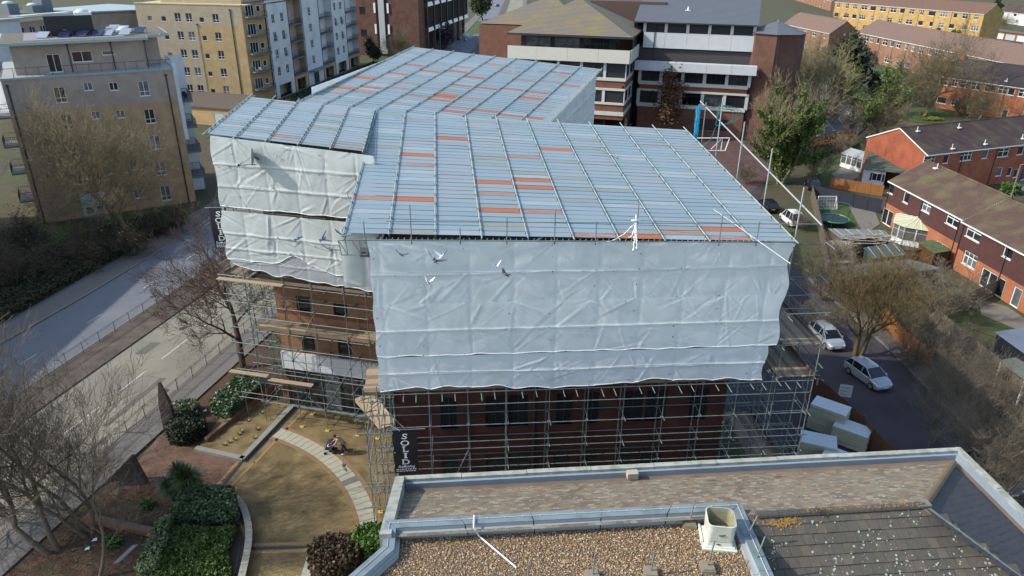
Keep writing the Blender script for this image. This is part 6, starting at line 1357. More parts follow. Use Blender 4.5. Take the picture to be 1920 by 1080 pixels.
# fences, panel by panel
def fence(label, pts, h, m, pm_=None, step=1.83, board=.15, name='fence'):
    t = thing(name, label, 'fence', pts[0]); tot = 0
    for p, q in zip(pts, pts[1:]):
        p, q = Vector(p), Vector(q); d = q - p; n_ = max(1, round(d.length / step)); nn = Vector((d.y, -d.x, 0)).normalized()
        for k in range(n_):
            a_, c_ = p.lerp(q, k / n_), p.lerp(q, (k + 1) / n_); e = c_ - a_; b = MB(); nb2 = max(3, int(e.length / board))
            for j in range(nb2): x = a_.lerp(c_, (j + .04) / nb2); b.box(x + nn * (.012 if j % 2 else -.012), e / nb2 * .92, nn * .02, UP * (h + rnd.uniform(-.015, .015)))
            b.box(a_ + UP * .3 - nn * .05, e, nn * .04, UP * .07); b.box(a_ + UP * (h - .3) - nn * .05, e, nn * .04, UP * .07); b.obj('fence_panel', m, t)
            slab('post', a_ - nn * .05 - d.normalized() * .05, d.normalized() * .1, nn * .1, UP * (h + .12), pm_ or m, t)
    return t
fw_b = mat('brown_fence_wood', (.20, .095, .045), .9, (.15, .07, .035), 3, .6); fw_d = mat('dark_blue_stained_fence', (.028, .032, .052), .85, (.02, .022, .035), 2, .6)
fw_g = mat('grey_weathered_fence', (.20, .17, .13), .9, (.13, .11, .08), 2, .6); fw_o = mat('orange_larch_fence', (.34, .15, .045), .9, (.26, .11, .035), 2, .6)
fence('brown timber hoarding beside the stacked insulation boards', [G(1520, 740), G(1610, 822), G(1650, 870), Vector((29, 38, 0))], 2.0, fw_b)
fence('dark blue stained fence behind the trampoline', [G(1522, 372), G(1650, 400)], 2.0, fw_d)
fence('orange brown fence between the dark fence and the white outhouse', [G(1556, 352), G(1654, 368)], 1.7, fw_o)
fence('grey weathered side fence left of the trampoline', [G(1520, 372), G(1536, 440), G(1550, 520)], 1.9, fw_g)
fence('red brown hedge-like fence below the car park', [G(1488, 292), G(1545, 280), G(1602, 268)], 1.9, fw_b)
fence('grey boundary fence left of the white door patio', [G(1790, 585), G(1882, 545)], 1.8, fw_g)
fence('brown fence between two back gardens under the green shed roof', [G(1598, 497), G(1790, 490), G(1800, 470)], 1.7, mat('red_brown_fence', (.15, .05, .04), .9))
fence('weathered fence behind the bare shrubs on the right verge', [G(1740, 600), G(1800, 650), G(1860, 700), G(1990, 800)], 1.7, fw_g)
fence('low orange fence panel among shrubs beside the service road', [G(1650, 600), G(1690, 650), G(1745, 688)], 1.7, fw_o)
fence('garden fence behind the red gabled terrace', [G(1660, 232), G(1700, 244), G(1740, 250)], 1.7, fw_g)
fence('brown garden fence left of the long brown terrace', [G(1598, 150), G(1622, 152)], 1.8, fw_b)
fence('pale fence beside the golden terrace', [G(1830, 44), G(1900, 44)], 1.8, fw_g)
# sheds and lean-tos
def shed(label, pts, h0, h1, wallm, roofm, name='shed', battens=0, open_=False, cat='shed', ov=.2):
    """pts: four ground corners in order; roof falls from side 0-1 (h1) to side 3-2 (h0)"""
    t = thing(name, label, cat, pts[0]); P = [Vector(p) for p in pts]; b = MB(); hs = [h1, h1, h0, h0]
    T_ = [p + UP * h for p, h in zip(P, hs)]; cen_ = sum(T_, Vector()) / 4
    if open_:
        for p, h in zip(P, hs): b.bx(p.x - .06, p.x + .06, p.y - .06, p.y + .06, 0, h)
    else:
        for i in range(4): j = (i + 1) % 4; b.quad(P[i], P[j], T_[j], T_[i]); b.quad(P[j], P[i], T_[i], T_[j])
    b.obj('frame' if open_ else 'wall', wallm, t)
    E_ = [p + Vector(((p - cen_).x, (p - cen_).y, 0)).normalized() * ov for p in T_]; b = MB(); b.prism([e + UP * .01 for e in E_], UP * .08); b.obj('roof', roofm, t)
    for k in range(battens): f = (k + .5) / battens; b = MB(); a_, c_ = E_[0].lerp(E_[1], f), E_[3].lerp(E_[2], f); b.box(a_ + UP * .09, c_ - a_, (E_[1] - E_[0]).normalized() * .07, UP * .04); b.obj('batten', mat('pale_batten', (.40, .42, .36), .8), t)
    return t
gfelt = mat('grey_green_felt', (.10, .125, .11), .9, (.15, .17, .14), 1.2, .6); corr = mat('corrugated_grey', (.22, .22, .21), .8, (.14, .14, .14), 2, .5)
def GR(px, py, h): p = G(px, py, h); return Vector((p.x, p.y, 0))
shed('long low garden shed with pale grey-green felt roof behind the orange willow', [GR(1562, 503, 2.6), GR(1700, 487, 2.6), GR(1766, 505, 2.2), GR(1606, 520, 2.2)], 2.2, 2.6, fw_g, gfelt)
shed('green summerhouse with battened felt roof left of the conservatory', [GR(1622, 466, 2.5), GR(1680, 457, 2.5), GR(1698, 479, 2.1), GR(1636, 486, 2.1)], 2.1, 2.5, mat('green_shed_boards', (.12, .20, .13), .9), mat('dark_green_felt', (.06, .085, .085), .9), battens=4)
shed('low cluttered lean-to roofed with loose corrugated sheets below the trampoline', [GR(1556, 430, 1.9), GR(1655, 433, 1.9), GR(1668, 446, 1.6), GR(1580, 449, 1.6)], 1.6, 1.9, fw_g, corr, battens=5)
shed('small brown shed with a bright mossy roof edge beside the conservatory', [GR(1724, 455, 2.3), GR(1750, 452, 2.3), GR(1782, 470, 2.1), GR(1752, 475, 2.1)], 2.1, 2.3, fw_b, mat('moss_roof', (.10, .16, .02), .95, (.06, .06, .06), 1.2, .4))
shed('open carport with pale green-grey roof on posts at the right verge', [GR(1878, 678, 2.5), GR(1905, 674, 2.5), GR(1960, 706, 2.3), GR(1922, 714, 2.3)], 2.3, 2.5, white, gfelt, name='carport', open_=True, cat='carport')
shed('large grey-blue flat shed roof at the right edge below the lawn', [GR(1870, 625, 2.6), GR(1960, 610, 2.6), GR(1990, 668, 2.3), GR(1935, 672, 2.3)], 2.3, 2.6, fw_d, mat('blue_grey_roof_sheet', (.15, .17, .21), .6), open_=False)
shed('brown pallet shed full of timber beside the weathered fence', [G(1548, 470), G(1592, 470), G(1595, 510), G(1552, 512)], 1.2, 1.2, fw_b, mat('pale_timber_pile', (.35, .31, .24), .9, (.22, .19, .14), 5, .6))
shed('dark shed beside the bare tree near the top right', [G(1680, 168), G(1720, 178), G(1722, 200), G(1682, 188)], 1.9, 2.3, mat('green_mesh_cage', (.04, .10, .08), .8), gfelt)
# junk leaning against the sheds, simple loose timbers
b = MB()
for k in range(30): p = G(rnd.uniform(1565, 1660), rnd.uniform(440, 460), 2.0); b.box(p, Vector((rnd.uniform(1, 2.6), rnd.uniform(-.8, .8), rnd.uniform(-.05, .1))), Vector((.03, .14, 0)), UP * .03)
o = b.obj('loose_planks', mat('bleached_planks', (.42, .38, .29), .9, (.28, .25, .2), 3, .6)); tag(o, 'heap of bleached loose planks on the lean-to below the trampoline', 'planks'); o['kind'] = 'stuff'
# trampoline
p = G(1562, 420); tt = thing('trampoline', 'round trampoline with green rim and black net in the back garden', 'trampoline', p)
b = MB()
for k in range(32): a_, c_ = k / 32 * 6.2832, (k + 1) / 32 * 6.2832; b.tube(p + Vector((1.9 * math.cos(a_), 1.9 * math.sin(a_), .8)), p + Vector((1.9 * math.cos(c_), 1.9 * math.sin(c_), .8)), .11, n=5)
b.obj('rim', mat('green_rim', (.02, .20, .10), .5), tt)
b = MB(); b.add([p + Vector((1.8 * math.cos(k / 24 * 6.2832), 1.8 * math.sin(k / 24 * 6.2832), .8)) for k in range(24)], (tuple(range(24)),)); b.obj('mat', blackm, tt)
for k in range(6): a_ = k / 6 * 6.2832; x = p + Vector((1.95 * math.cos(a_), 1.95 * math.sin(a_), 0)); rod('net_pole', x, x + UP * 2.6, .03, dark, tt); rod('leg', x, x + UP * .8, .03, steel, tt)
b = MB()
for k in range(32): a_, c_ = k / 32 * 6.2832, (k + 1) / 32 * 6.2832; b.tube(p + Vector((1.95 * math.cos(a_), 1.95 * math.sin(a_), 2.6)), p + Vector((1.95 * math.cos(c_), 1.95 * math.sin(c_), 2.6)), .03, n=4)
b.obj('top_ring', mat('green_rim', (1, 1, 1)), tt)
# football goal
p = G(1548, 388); gl_ = thing('football_goal', 'small white football goal behind the trampoline', 'goal', p); b = MB(); W3 = 2.6
P8 = [Vector((-W3 / 2, 0, 0)), Vector((-W3 / 2, 0, 1.6)), Vector((W3 / 2, 0, 1.6)), Vector((W3 / 2, 0, 0))]; b.path([p + x for x in P8], .05)
B8 = [p + Vector((-W3 / 2, -.9, 0)), p + Vector((W3 / 2, -.9, 0))]; b.tube(p + P8[1], B8[0], .04); b.tube(p + P8[2], B8[1], .04); b.tube(B8[0], B8[1], .04); b.obj('frame', white, gl_)
b = MB(); [b.tube((p + P8[1]).lerp(p + P8[2], k / 12), B8[0].lerp(B8[1], k / 12), .012, n=3) for k in range(13)]; [b.tube((p + P8[1]).lerp(B8[0], k / 8), (p + P8[2]).lerp(B8[1], k / 8), .012, n=3) for k in range(9)]; b.obj('net', white, gl_)
# insulation boards
ins = mat('foil_faced_board_top', (.62, .66, .65), .5, (.54, .58, .57), 2, .5); inse = mat('yellow_foam_board', (.56, .54, .40), .85, (.48, .46, .34), 3, .5)
for lab, px, py, z0, w_, d_, h_, rz in (('upper stack of foil faced insulation boards, furthest back by the hoarding', 1548, 806, 0, 2.6, 1.5, 2.2, -38), ('stack of foil faced insulation boards nearest the hoarding', 1592, 832, 0, 2.5, 1.5, 1.5, -38), ('lower stack of foil faced insulation boards nearest the scaffold', 1530, 850, 0, 2.5, 1.6, 1.3, -20), ('stack of insulation boards half hidden behind the near parapet', 1575, 880, 0, 2.6, 1.7, 1.0, -38)):
    t = thing('insulation_stack', lab, 'insulation boards', G(px, py), 'stacks of insulation boards', R(rz), local=True); n_ = int(h_ / .12)
    for k in range(n_): b = MB(); ox, oy = rnd.uniform(-.03, .03), rnd.uniform(-.03, .03); b.bx(-w_ / 2 + ox, w_ / 2 + ox, -d_ / 2 + oy, d_ / 2 + oy, .1 + k * .12, .1 + k * .12 + .112); b.obj('board', ins if k == n_ - 1 else inse, t)
    for sx in (-.8, 0, .8): b = MB(); b.bx(sx - .06, sx + .06, -d_ / 2, d_ / 2, 0, .1); b.obj('pallet_bearer', wood, t)
# site sign, tarps by the stacks
def sign(label, p, h, w_, hh, m, rz=0, lines=3, sc=mat('dark_print', (.05, .06, .07), .7)):
    t = thing('sign', label, 'sign', p, None, R(rz), local=True); rod('post', (0, 0, 0), (0, 0, h), .04, steel, t)
    b = MB(); b.bx(-w_ / 2, w_ / 2, -.06, -.04, h - hh, h + .05); o = b.obj('panel', m, t); b = MB()
    for k in range(lines): b.bx(-w_ * .4, w_ * rnd.uniform(.1, .4), -.064, -.061, h - hh * (.2 + .28 * k) - .04, h - hh * (.2 + .28 * k))
    b.obj('print', sc, o)
sign('small white site sign standing by the service road near the silver car', G(1580, 755), 1.7, 1.0, 1.1, mat('white_sign_panel', (.6, .64, .66), .5), -15)
sign('white notice fixed on the brown hoarding near the scaffold', G(1531, 748), 1.9, .5, .6, mat('white_sign_panel', (1, 1, 1)), -40, 2)

# ------------------------------------------------------------------ trees and plants
bk_tan = mat('pale_tan_bark', (.23, .19, .10), .9, (.13, .105, .06), 3, .6); bk_gr = mat('grey_brown_bark', (.19, .155, .105), .9, (.10, .085, .06), 3, .6)
bk_rd = mat('red_brown_bark', (.085, .045, .03), .9, (.06, .035, .025), 3, .6); bk_dk = mat('dark_bark', (.055, .042, .03), .9, (.035, .028, .02), 3, .6); bk_or = mat('orange_willow_twig', (.15, .105, .045), .9, (.105, .08, .035), 3, .6); bk_ol = mat('olive_twig', (.15, .14, .05), .9, (.10, .09, .035), 3, .6)
lf_iv = mat('ivy_leaf', (.045, .085, .012), .6, (.10, .155, .022), .9, .5); lf_dk = mat('dark_evergreen_leaf', (.012, .024, .010), .6, (.03, .05, .018), .8, .5); lf_hd = mat('hedge_leaf', (.035, .075, .025), .45, (.10, .155, .07), 1.6, .5, spec=.6)
lf_rd = mat('red_brown_leaf', (.075, .022, .014), .6, (.05, .055, .02), 1.5, .5); lf_gn = mat('bright_green_leaf', (.045, .12, .012), .6, (.09, .17, .02), 1.5, .5); lf_br = mat('rust_dead_leaf', (.14, .062, .026), .8, (.085, .05, .024), 1.5, .5); lf_wt = mat('variegated_leaf', (.20, .25, .11), .6, (.09, .13, .04), 2.0, .5)
lf_pp = mat('purple_bush_leaf', (.05, .028, .04), .7, (.03, .022, .028), 1.5, .5)
def grow(seed, h, spread, levels=5, trunk_r=.25, nb=(5, 5, 4, 4, 3), up=.35, lean=(0, 0), fork=.25, wob=.22, ratio=.62, twig=.012, stems=1, first=.3, droop=0.0, cap=9000):
    """returns list of polylines [(pts, radii)]"""
    r = random.Random(seed); out = []
    Q = []
    def branch(p, d, L_, rad, lev):
        n_ = 6 if lev == 0 else 4 if lev < 3 else 3; pts = [p]; rr = [rad]; q = p; dd = d
        end = max(twig * .6, rad * (.35 if lev else .42))
        for k in range(n_):
            dd = (dd + Vector((r.gauss(0, wob), r.gauss(0, wob), r.gauss(0, wob * .6) + (up * .12 if lev else .1) - droop * lev * .05))).normalized()
            q = q + dd * L_ / n_; pts.append(q); rr.append(rad + (end - rad) * (k + 1) / n_)
        out.append((pts, rr, lev))
        if lev + 1 >= levels: return
        m_ = nb[min(lev, len(nb) - 1)]
        for k in range(m_):
            t_ = first + (1 - first) * (k + r.random() * .8) / m_ if lev == 0 else .2 + .8 * (k + r.random() * .9) / m_
            t_ = min(t_, .999); i = int(t_ * n_); f = t_ * n_ - i; b_ = pts[i].lerp(pts[i + 1], f); rb = rr[i] + (rr[i + 1] - rr[i]) * f
            bd = (pts[i + 1] - pts[i]).normalized(); ax = bd.orthogonal().normalized(); ax = Matrix.Rotation(k * 2.4 + r.random() * 1.2, 3, bd) @ ax
            sp_ = spread * r.uniform(.6, 1.25) * (1.15 if lev == 0 else 1)
            nd = (bd * math.cos(sp_) + ax * math.sin(sp_) + UP * up * .35).normalized()
            Q.append((b_, nd, L_ * ratio * r.uniform(.7, 1.2) * (1.05 - .35 * t_ if lev == 0 else 1), max(twig, rb * r.uniform(.45, .7)), lev + 1))
        Q.append((pts[-1], dd, L_ * ratio * .9, max(twig, rr[-1]), lev + 1))
    for s_ in range(stems):
        a_ = s_ * 2.4 + r.random(); dl = Vector((lean[0], lean[1], 1)) + (Vector((math.cos(a_), math.sin(a_), 0)) * fork if stems > 1 else Vector())
        Q.append((Vector((math.cos(a_) * .25 * (stems > 1), math.sin(a_) * .25 * (stems > 1), -.1)), dl.normalized(), h * .52, trunk_r, 0))
    k = 0
    while k < len(Q) and len(out) < cap: branch(*Q[k]); k += 1
    return out
def tubes(polys, sides=None, minlev=0, maxlev=99):
    V_, F_ = [], []
    for pts, rr, lev in polys:
        if not (minlev <= lev <= maxlev): continue
        n_ = 8 if rr[0] > .12 else 5 if rr[0] > .05 else 3; base = len(V_); m_ = len(pts)
        for k, p in enumerate(pts):
            d = (pts[min(k + 1, m_ - 1)] - pts[max(k - 1, 0)]); d = d.normalized() if d.length > 1e-6 else UP; a_ = d.orthogonal().normalized(); c_ = d.cross(a_)
            for i in range(n_): t_ = 6.28318 * i / n_; V_.append(p + (a_ * math.cos(t_) + c_ * math.sin(t_)) * rr[k])
        for k in range(m_ - 1):
            for i in range(n_): j = (i + 1) % n_; F_.append((base + k * n_ + i, base + k * n_ + j, base + (k + 1) * n_ + j, base + (k + 1) * n_ + i))
        F_.append(tuple(base + (m_ - 1) * n_ + i for i in range(n_)))
    b = MB(); b.v = [tuple(v) for v in V_]; b.f = F_; b.m = [0] * len(F_); return b
def leafcards(points, size, seed=1, elong=1.6, ns=1):
    r = random.Random(seed); b = MB()
    for p in points:
        for _ in range(ns):
            d = Vector((r.gauss(0, 1), r.gauss(0, 1), r.gauss(0, .8))).normalized(); e = d.orthogonal().normalized(); e = Matrix.Rotation(r.random() * 6.28, 3, d) @ e; s_ = size * r.uniform(.6, 1.4); x = p + Vector((r.gauss(0, size * .5), r.gauss(0, size * .5), r.gauss(0, size * .5))) if ns > 1 else p
            b.add((x - e * s_ * .5, x + d * s_ * .5 * elong, x + e * s_ * .5, x - d * s_ * .5 * elong), ((0, 1, 2, 3),))
    return b
TREES = {}
def tree(key, name, label, p, rz=0, sc=1.0, group=None, bark=bk_gr, leaf=None, leafn=0, leafs=.2, leaflev=2, leafr=.4, trunk_ivy=0, **kw):
    if key in TREES:
        t = dup(TREES[key], p, rz, label, group, sc); return t
    t = thing(name, label, 'bush' if name in ('shrub', 'bush') else 'tree', p, group, rz, local=True); t.scale = (sc,) * 3
    polys = grow(**kw); tubes(polys, maxlev=1).obj('trunk', bark, t, smooth=True); tubes(polys, minlev=2).obj('crown', bark, t)
    if leaf:
        r = random.Random(kw['seed'] + 5); pts = []
        cand = [q for q in polys if q[2] >= leaflev]
        while len(pts) < leafn:
            q = r.choice(cand)[0]; i = r.randrange(len(q) - 1); x = q[i].lerp(q[i + 1], r.random()); pts.append(x + Vector((r.gauss(0, leafr), r.gauss(0, leafr), r.gauss(0, leafr))))
        leafcards(pts, leafs, kw['seed']).obj('foliage', leaf, t)
    if trunk_ivy:
        r = random.Random(kw['seed'] + 8); pts = []; cand = [q for q in polys if q[2] <= 2]
        while len(pts) < trunk_ivy:
            q, rr_, lv = r.choice(cand); i = r.randrange(len(q) - 1); x = q[i].lerp(q[i + 1], r.random()); rad = rr_[i] + .35 / (1 + lv * .4); a_ = r.random() * 6.28; pts.append(x + Vector((math.cos(a_) * rad * r.uniform(.6, 1.3), math.sin(a_) * rad * r.uniform(.6, 1.3), r.gauss(0, .25))))
        leafcards(pts, .26, kw['seed'] + 3).obj('ivy', lf_iv, t)
    TREES[key] = t; return t
# big pale tree in front of the nearest apartment block
tree('A', 'bare_tree', 'large bare pale-twigged tree in front of the tan apartment block', G(245, 438), .4, 1.0, None, bk_tan, seed=11, h=18, spread=.85, levels=7, trunk_r=.36, nb=(8, 5, 4, 3, 3), up=.26, wob=.18, ratio=.68, twig=.017, first=.16, stems=1, cap=15000)
tree('B', 'bare_tree', 'dark bare street tree beside the left end of the scaffold', G(457, 690), 2.6, 1.0, None, bk_rd, seed=23, h=14.5, spread=.75, levels=7, trunk_r=.27, nb=(6, 5, 4, 3, 3), up=.25, wob=.19, ratio=.64, twig=.014, first=.35, lean=(-.22, .05), cap=7500)
tree('C1', 'bare_tree', 'big forking bare tree at the lower left edge, leftmost of the three', G(100, 1035), 1.0, 1.0, None, bk_gr, seed=31, h=15, spread=.75, levels=7, trunk_r=.19, nb=(5, 5, 4, 3, 3), up=.3, wob=.18, ratio=.66, twig=.011, first=.2, stems=2, fork=.3, lean=(-.1, .15), cap=8000)
tree('C2', 'bare_tree', 'bare tree with upright stems between the lower left tree and the spiky palm', G(165, 1000), 4.0, 1.0, None, bk_gr, seed=37, h=14, spread=.7, levels=7, trunk_r=.14, nb=(4, 5, 4, 3, 3), up=.35, wob=.19, ratio=.66, twig=.011, first=.2, stems=3, fork=.35, cap=8000)
tree('C3', 'bare_tree', 'leaning bare tree nearest the bottom left, arching towards the spiky palm', G(185, 1085), 0, 1.0, None, bk_gr, seed=41, h=11, spread=.65, levels=6, trunk_r=.12, nb=(5, 5, 4, 3), up=.3, wob=.17, ratio=.64, twig=.010, lean=(.35, .3), first=.25, cap=3000)
tree('C1', 'bare_tree', 'slender bare tree at the far left edge beside the road', G(10, 960), 2.2, .85)
tree('S1', 'bare_tree', 'small leafless sapling beside the dark standing stone', G(362, 800), 0, 1.0, None, bk_gr, seed=51, h=4.2, spread=.5, levels=4, trunk_r=.06, nb=(4, 4, 3), up=.4, twig=.010)
# right side: ivy covered tree, willow, scrub
tree('I1', 'ivy_tree', 'tall multi-stemmed tree thick with yellow-green ivy behind the roof corner', G(1462, 345), 0, 1.0, None, bk_tan, None, seed=61, h=17, spread=.7, levels=6, trunk_r=.28, nb=(7, 5, 4, 3, 2), up=.4, wob=.16, ratio=.62, twig=.018, stems=3, fork=.35, first=.08, trunk_ivy=26000, cap=8000)
tree('I2', 'ivy_tree', 'ivy clad trunk with broken bare top right of the big ivy tree', G(1600, 262), 0, 1.0, None, bk_dk, lf_iv, 2600, .26, 1, .45, seed=67, h=16, spread=.4, levels=4, trunk_r=.3, nb=(5, 4, 3), up=.6, twig=.03, trunk_ivy=1500)
tree('I2', 'ivy_tree', 'second ivy clad trunk at the car park corner', G(1655, 200), 1.5, .7)
tree('I2', 'ivy_tree', 'slim ivy clad trunk left of the dark car in the car park', G(1596, 240), 2.5, .8)
tree('W0', 'bare_tree', 'wide pale bare crown spreading over the car park cars', G(1540, 255), 0, 1.0, None, mat('olive_tan_bark', (.25, .22, .11), .9, (.15, .13, .065), 3, .6), seed=71, h=17, spread=.85, levels=6, trunk_r=.24, nb=(7, 5, 4, 3, 2), up=.35, wob=.16, ratio=.66, twig=.028, first=.3, cap=8500, lean=(-.1, .1))
tree('W0', 'bare_tree', 'second pale bare crown behind, left of the dark evergreen', G(1500, 190), 2.0, .85)
tree('E1', 'evergreen_tree', 'dark rounded evergreen tree before the long brown terrace', G(1578, 190), 0, 1.0, None, bk_dk, lf_dk, 9000, .5, 2, .8, seed=81, h=16, spread=.75, levels=4, trunk_r=.35, nb=(7, 6, 4), up=.3, twig=.05, first=.15)
tree('A', 'bare_tree', 'tall bare tree with a thick ivy-free trunk before the orange terrace', G(1733, 218), 3.0, 1.05)
tree('A', 'bare_tree', 'thin bare tree in front of the dark evergreen', G(1538, 178), 5.0, .75)
tree('WL', 'willow_tree', 'rounded orange-twigged bare tree beside the two silver cars', G(1608, 668), 0, 1.0, None, bk_or, seed=91, h=10.5, spread=.7, levels=7, trunk_r=.24, nb=(7, 5, 4, 3, 3), up=.5, wob=.13, ratio=.66, twig=.012, first=.2, stems=2, fork=.25, cap=7500)
tree('SC', 'shrub', 'grey tangled shrub at the corner of the brown shed', G(1760, 600), 0, 1.0, None, bk_gr, seed=95, h=6.5, spread=.7, levels=5, trunk_r=.09, nb=(6, 5, 4, 3), up=.3, wob=.2, ratio=.62, twig=.013, first=.05, stems=4, fork=.55, cap=4500)
for px, py, rz_, sc_, lab in ((1690, 560, 2, .8, 'bushy bare shrub behind the orange willow'), (1545, 560, 3, .95, 'brown scrub along the service road beside the sheeting corner'), (1560, 500, 4, .7, 'low scrub at the foot of the weathered garden fence'), (1762, 690, 5, .75, 'pale bare shrub on the verge above the pavement'), (1880, 790, 1.7, .8, 'bare shrub below the open carport'), (1895, 900, .6, .7, 'pale bare bush at the right edge by the near parapet'), 
    (1700, 690, 3.8, .5, 'small shrub beside the orange fence panel'), (1530, 330, 2.2, 1.0, 'large bare thicket in front of the car park hedge'), (1480, 300, .3, .9, 'bare thicket under the ivy tree'), (1410, 235, 1.1, .9, 'bare shrub at the foot of the brick stair tower'), (1720, 195, .3, 1.0, 'brown shrub left of the thick bare trunk'), (1640, 245, .3, .7, 'bush behind the red gable'), (1690, 150, 2.3, .8, 'bush in front of the long terrace'), (1800, 215, 1.3, .8, 'bush below the orange terrace windows')):
    tree('SC', 'shrub', lab, G(px, py), rz_, sc_)
tree('C2', 'bare_tree', 'slender bare street tree leaning over the service road', G(1742, 842), 1.0, .62)
tree('C2', 'bare_tree', 'bare tree rising above the near parapet corner at the right', G(1870, 960), 3.3, .6)
tree('A', 'bare_tree', 'bare tree between the ivy trunk and the garden lawn', G(1640, 330 - 60), 1.0, .6)
tree('CB', 'beech_tree', 'rust brown pointed tree against the office block windows', G(1250, 262), 0, 1.0, None, bk_rd, lf_br, 2600, .26, 2, .7, seed=101, h=16, spread=.55, levels=5, trunk_r=.2, nb=(9, 5, 3, 2), up=.25, wob=.1, ratio=.45, twig=.03, first=.1)
tree('E1', 'evergreen_tree', 'dark evergreen at the top beside the far road', G(905, 38), 1.0, 1.1)
tree('CB2', 'shrub', 'purplish bush beside the ribbon windowed dark block', G(835, 92), 0, 1.0, None, bk_rd, lf_pp, 3000, .35, 2, .8, seed=105, h=9, spread=.7, levels=5, trunk_r=.15, nb=(6, 5, 3, 2), up=.3, twig=.03, stems=3, fork=.5)
tree('A', 'bare_tree', 'bare tree beside the dark brick block, behind the further roof', G(745, 118), 2.0, .6)
for px, py, sc_, lab in ((60, 470, .9, 'dark bare thicket below the nearest apartment block'), (150, 500, .9, 'dark bare thicket beside the lawn strip'), (250, 480, .8, 'brown thicket at the foot of the big pale tree'), (40, 540, 1.0, 'dark thicket at the left edge above the far pavement'), (320, 440, .7, 'thicket at the end of the far pavement hedge')):
    tree('SC2', 'shrub', lab, G(px, py), px * .1, sc_, None, mat('brown_bramble_stem', (.10, .07, .045), .9), lf_dk, 1300, .14, 1, .9, seed=96, h=6.0, spread=.8, levels=5, trunk_r=.09, nb=(6, 5, 4, 3), up=.2, wob=.22, ratio=.62, twig=.016, first=.05, stems=5, fork=.7, cap=3500)
# hedges: leaves through a clipped volume
def hedge(name, label, poly, z0, z1, leaf, n_, size, seed=1, core=lf_dk, cat='hedge', bulge=.12):
    t = thing(name, label, cat, poly[0]); P = [Vector((p.x, p.y, 0)) for p in map(Vector, poly)]; cx = sum(P, Vector()) / len(P)
    b = MB(); b.prism([p.lerp(cx, .12) + UP * z0 for p in P], UP * (z1 - z0 - .15)); b.obj('shadow_core', mat('hedge_shadow_core', (.012, .018, .006), .95), t)  # near-black block standing in for the shade between the leaves
    r = random.Random(seed); pts = []; tri = [(cx, P[i], P[(i + 1) % len(P)]) for i in range(len(P))]; ar = [((a_ - c_).cross(d_ - c_)).length for a_, c_, d_ in tri]; per = [(P[(i + 1) % len(P)] - P[i]).length for i in range(len(P))]
    A_ = sum(ar) / 2; S_ = sum(per) * (z1 - z0)
    while len(pts) < n_:
        if r.random() < A_ / (A_ + S_):
            a_, c_, d_ = r.choices(tri, ar)[0]; u_, v_ = r.random(), r.random()
            if u_ + v_ > 1: u_, v_ = 1 - u_, 1 - v_
            x = a_ + (c_ - a_) * u_ + (d_ - a_) * v_ + UP * (z1 + noise.noise((a_.x + u_ * 3, v_ * 3, seed)) * .15)
        else: i = r.choices(range(len(P)), per)[0]; x = P[i].lerp(P[(i + 1) % len(P)], r.random()) + UP * r.uniform(z0, z1); x += (x - cx - UP * (x.z)).normalized() * r.uniform(-.1, bulge)
        x += UP * (noise.noise((x.x * 1.1, x.y * 1.1, seed)) * .22 if x.z > z1 - .3 else 0); pts.append(x + Vector((r.gauss(0, .05), r.gauss(0, .05), r.gauss(0, .07))))
    leafcards(pts, size, seed).obj('foliage', leaf, t); return t
def blob(cx, cy, rx, ry, k=12): return [Vector((cx + rx * math.cos(i * 6.2832 / k), cy + ry * math.sin(i * 6.2832 / k), 0)) for i in range(k)]
gc = lambda px, py, rx, ry: blob(G(px, py).x, G(px, py).y, rx, ry)
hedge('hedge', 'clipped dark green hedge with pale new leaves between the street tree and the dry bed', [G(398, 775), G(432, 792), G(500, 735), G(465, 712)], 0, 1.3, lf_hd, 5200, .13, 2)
hedge('shrub', 'dark rounded shrub at the lower end of the planting bed', gc(352, 815, 1.3, 1.4), 0, 1.2, lf_dk, 3000, .12, 3, cat='bush'); hedge('shrub', 'small spiky green shrub beside the leafless sapling', gc(352, 775, .9, .8), 0, .9, lf_hd, 1100, .12, 4, cat='bush')
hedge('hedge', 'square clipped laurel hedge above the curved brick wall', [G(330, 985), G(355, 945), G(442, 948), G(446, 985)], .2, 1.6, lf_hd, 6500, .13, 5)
hedge('hedge', 'ragged variegated hedge running to the bottom edge left of the ivy bed', [G(262, 1090), G(300, 1000), G(325, 990), G(296, 1090)], 0, 1.1, lf_wt, 3200, .12, 6)
hedge('ivy_bed', 'sprawling dark green ivy bed inside the low curved wall', [G(300, 1090), G(325, 1000), G(440, 1000), G(425, 1040), G(432, 1095)], .1, .55, lf_iv, 8000, .12, 7, cat='ivy')['kind'] = 'stuff'
hedge('shrub', 'large red-brown leaved shrub at the bottom centre beside the pale step', gc(632, 1062, 1.5, 1.3), 0, 1.5, lf_rd, 4200, .13, 8, cat='bush'); hedge('shrub', 'bright green rounded shrub against the grey coping at the bottom', gc(700, 1040, 1.1, 1.0), 0, 1.7, lf_gn, 3000, .12, 9, cat='bush')
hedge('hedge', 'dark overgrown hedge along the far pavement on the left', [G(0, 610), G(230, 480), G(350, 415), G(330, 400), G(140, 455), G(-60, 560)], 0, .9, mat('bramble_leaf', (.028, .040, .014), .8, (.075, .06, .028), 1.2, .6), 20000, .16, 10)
hedge('shrub', 'yellow-green ground shrub on the lower left soil bed', gc(212, 1020, .5, .4), 0, .4, lf_gn, 300, .12, 11, cat='bush'); hedge('shrub', 'low mossy shrub in the soil bed beside the white lamp box', gc(275, 950, .5, .4), 0, .4, lf_gn, 260, .1, 12, cat='bush')
hedge('shrub', 'red-brown leaved hedge behind the goal and dark fence', [G(1488, 300), G(1600, 278), G(1598, 262), G(1486, 284)], 0, 2.0, lf_br, 5000, .2, 13, cat='hedge')
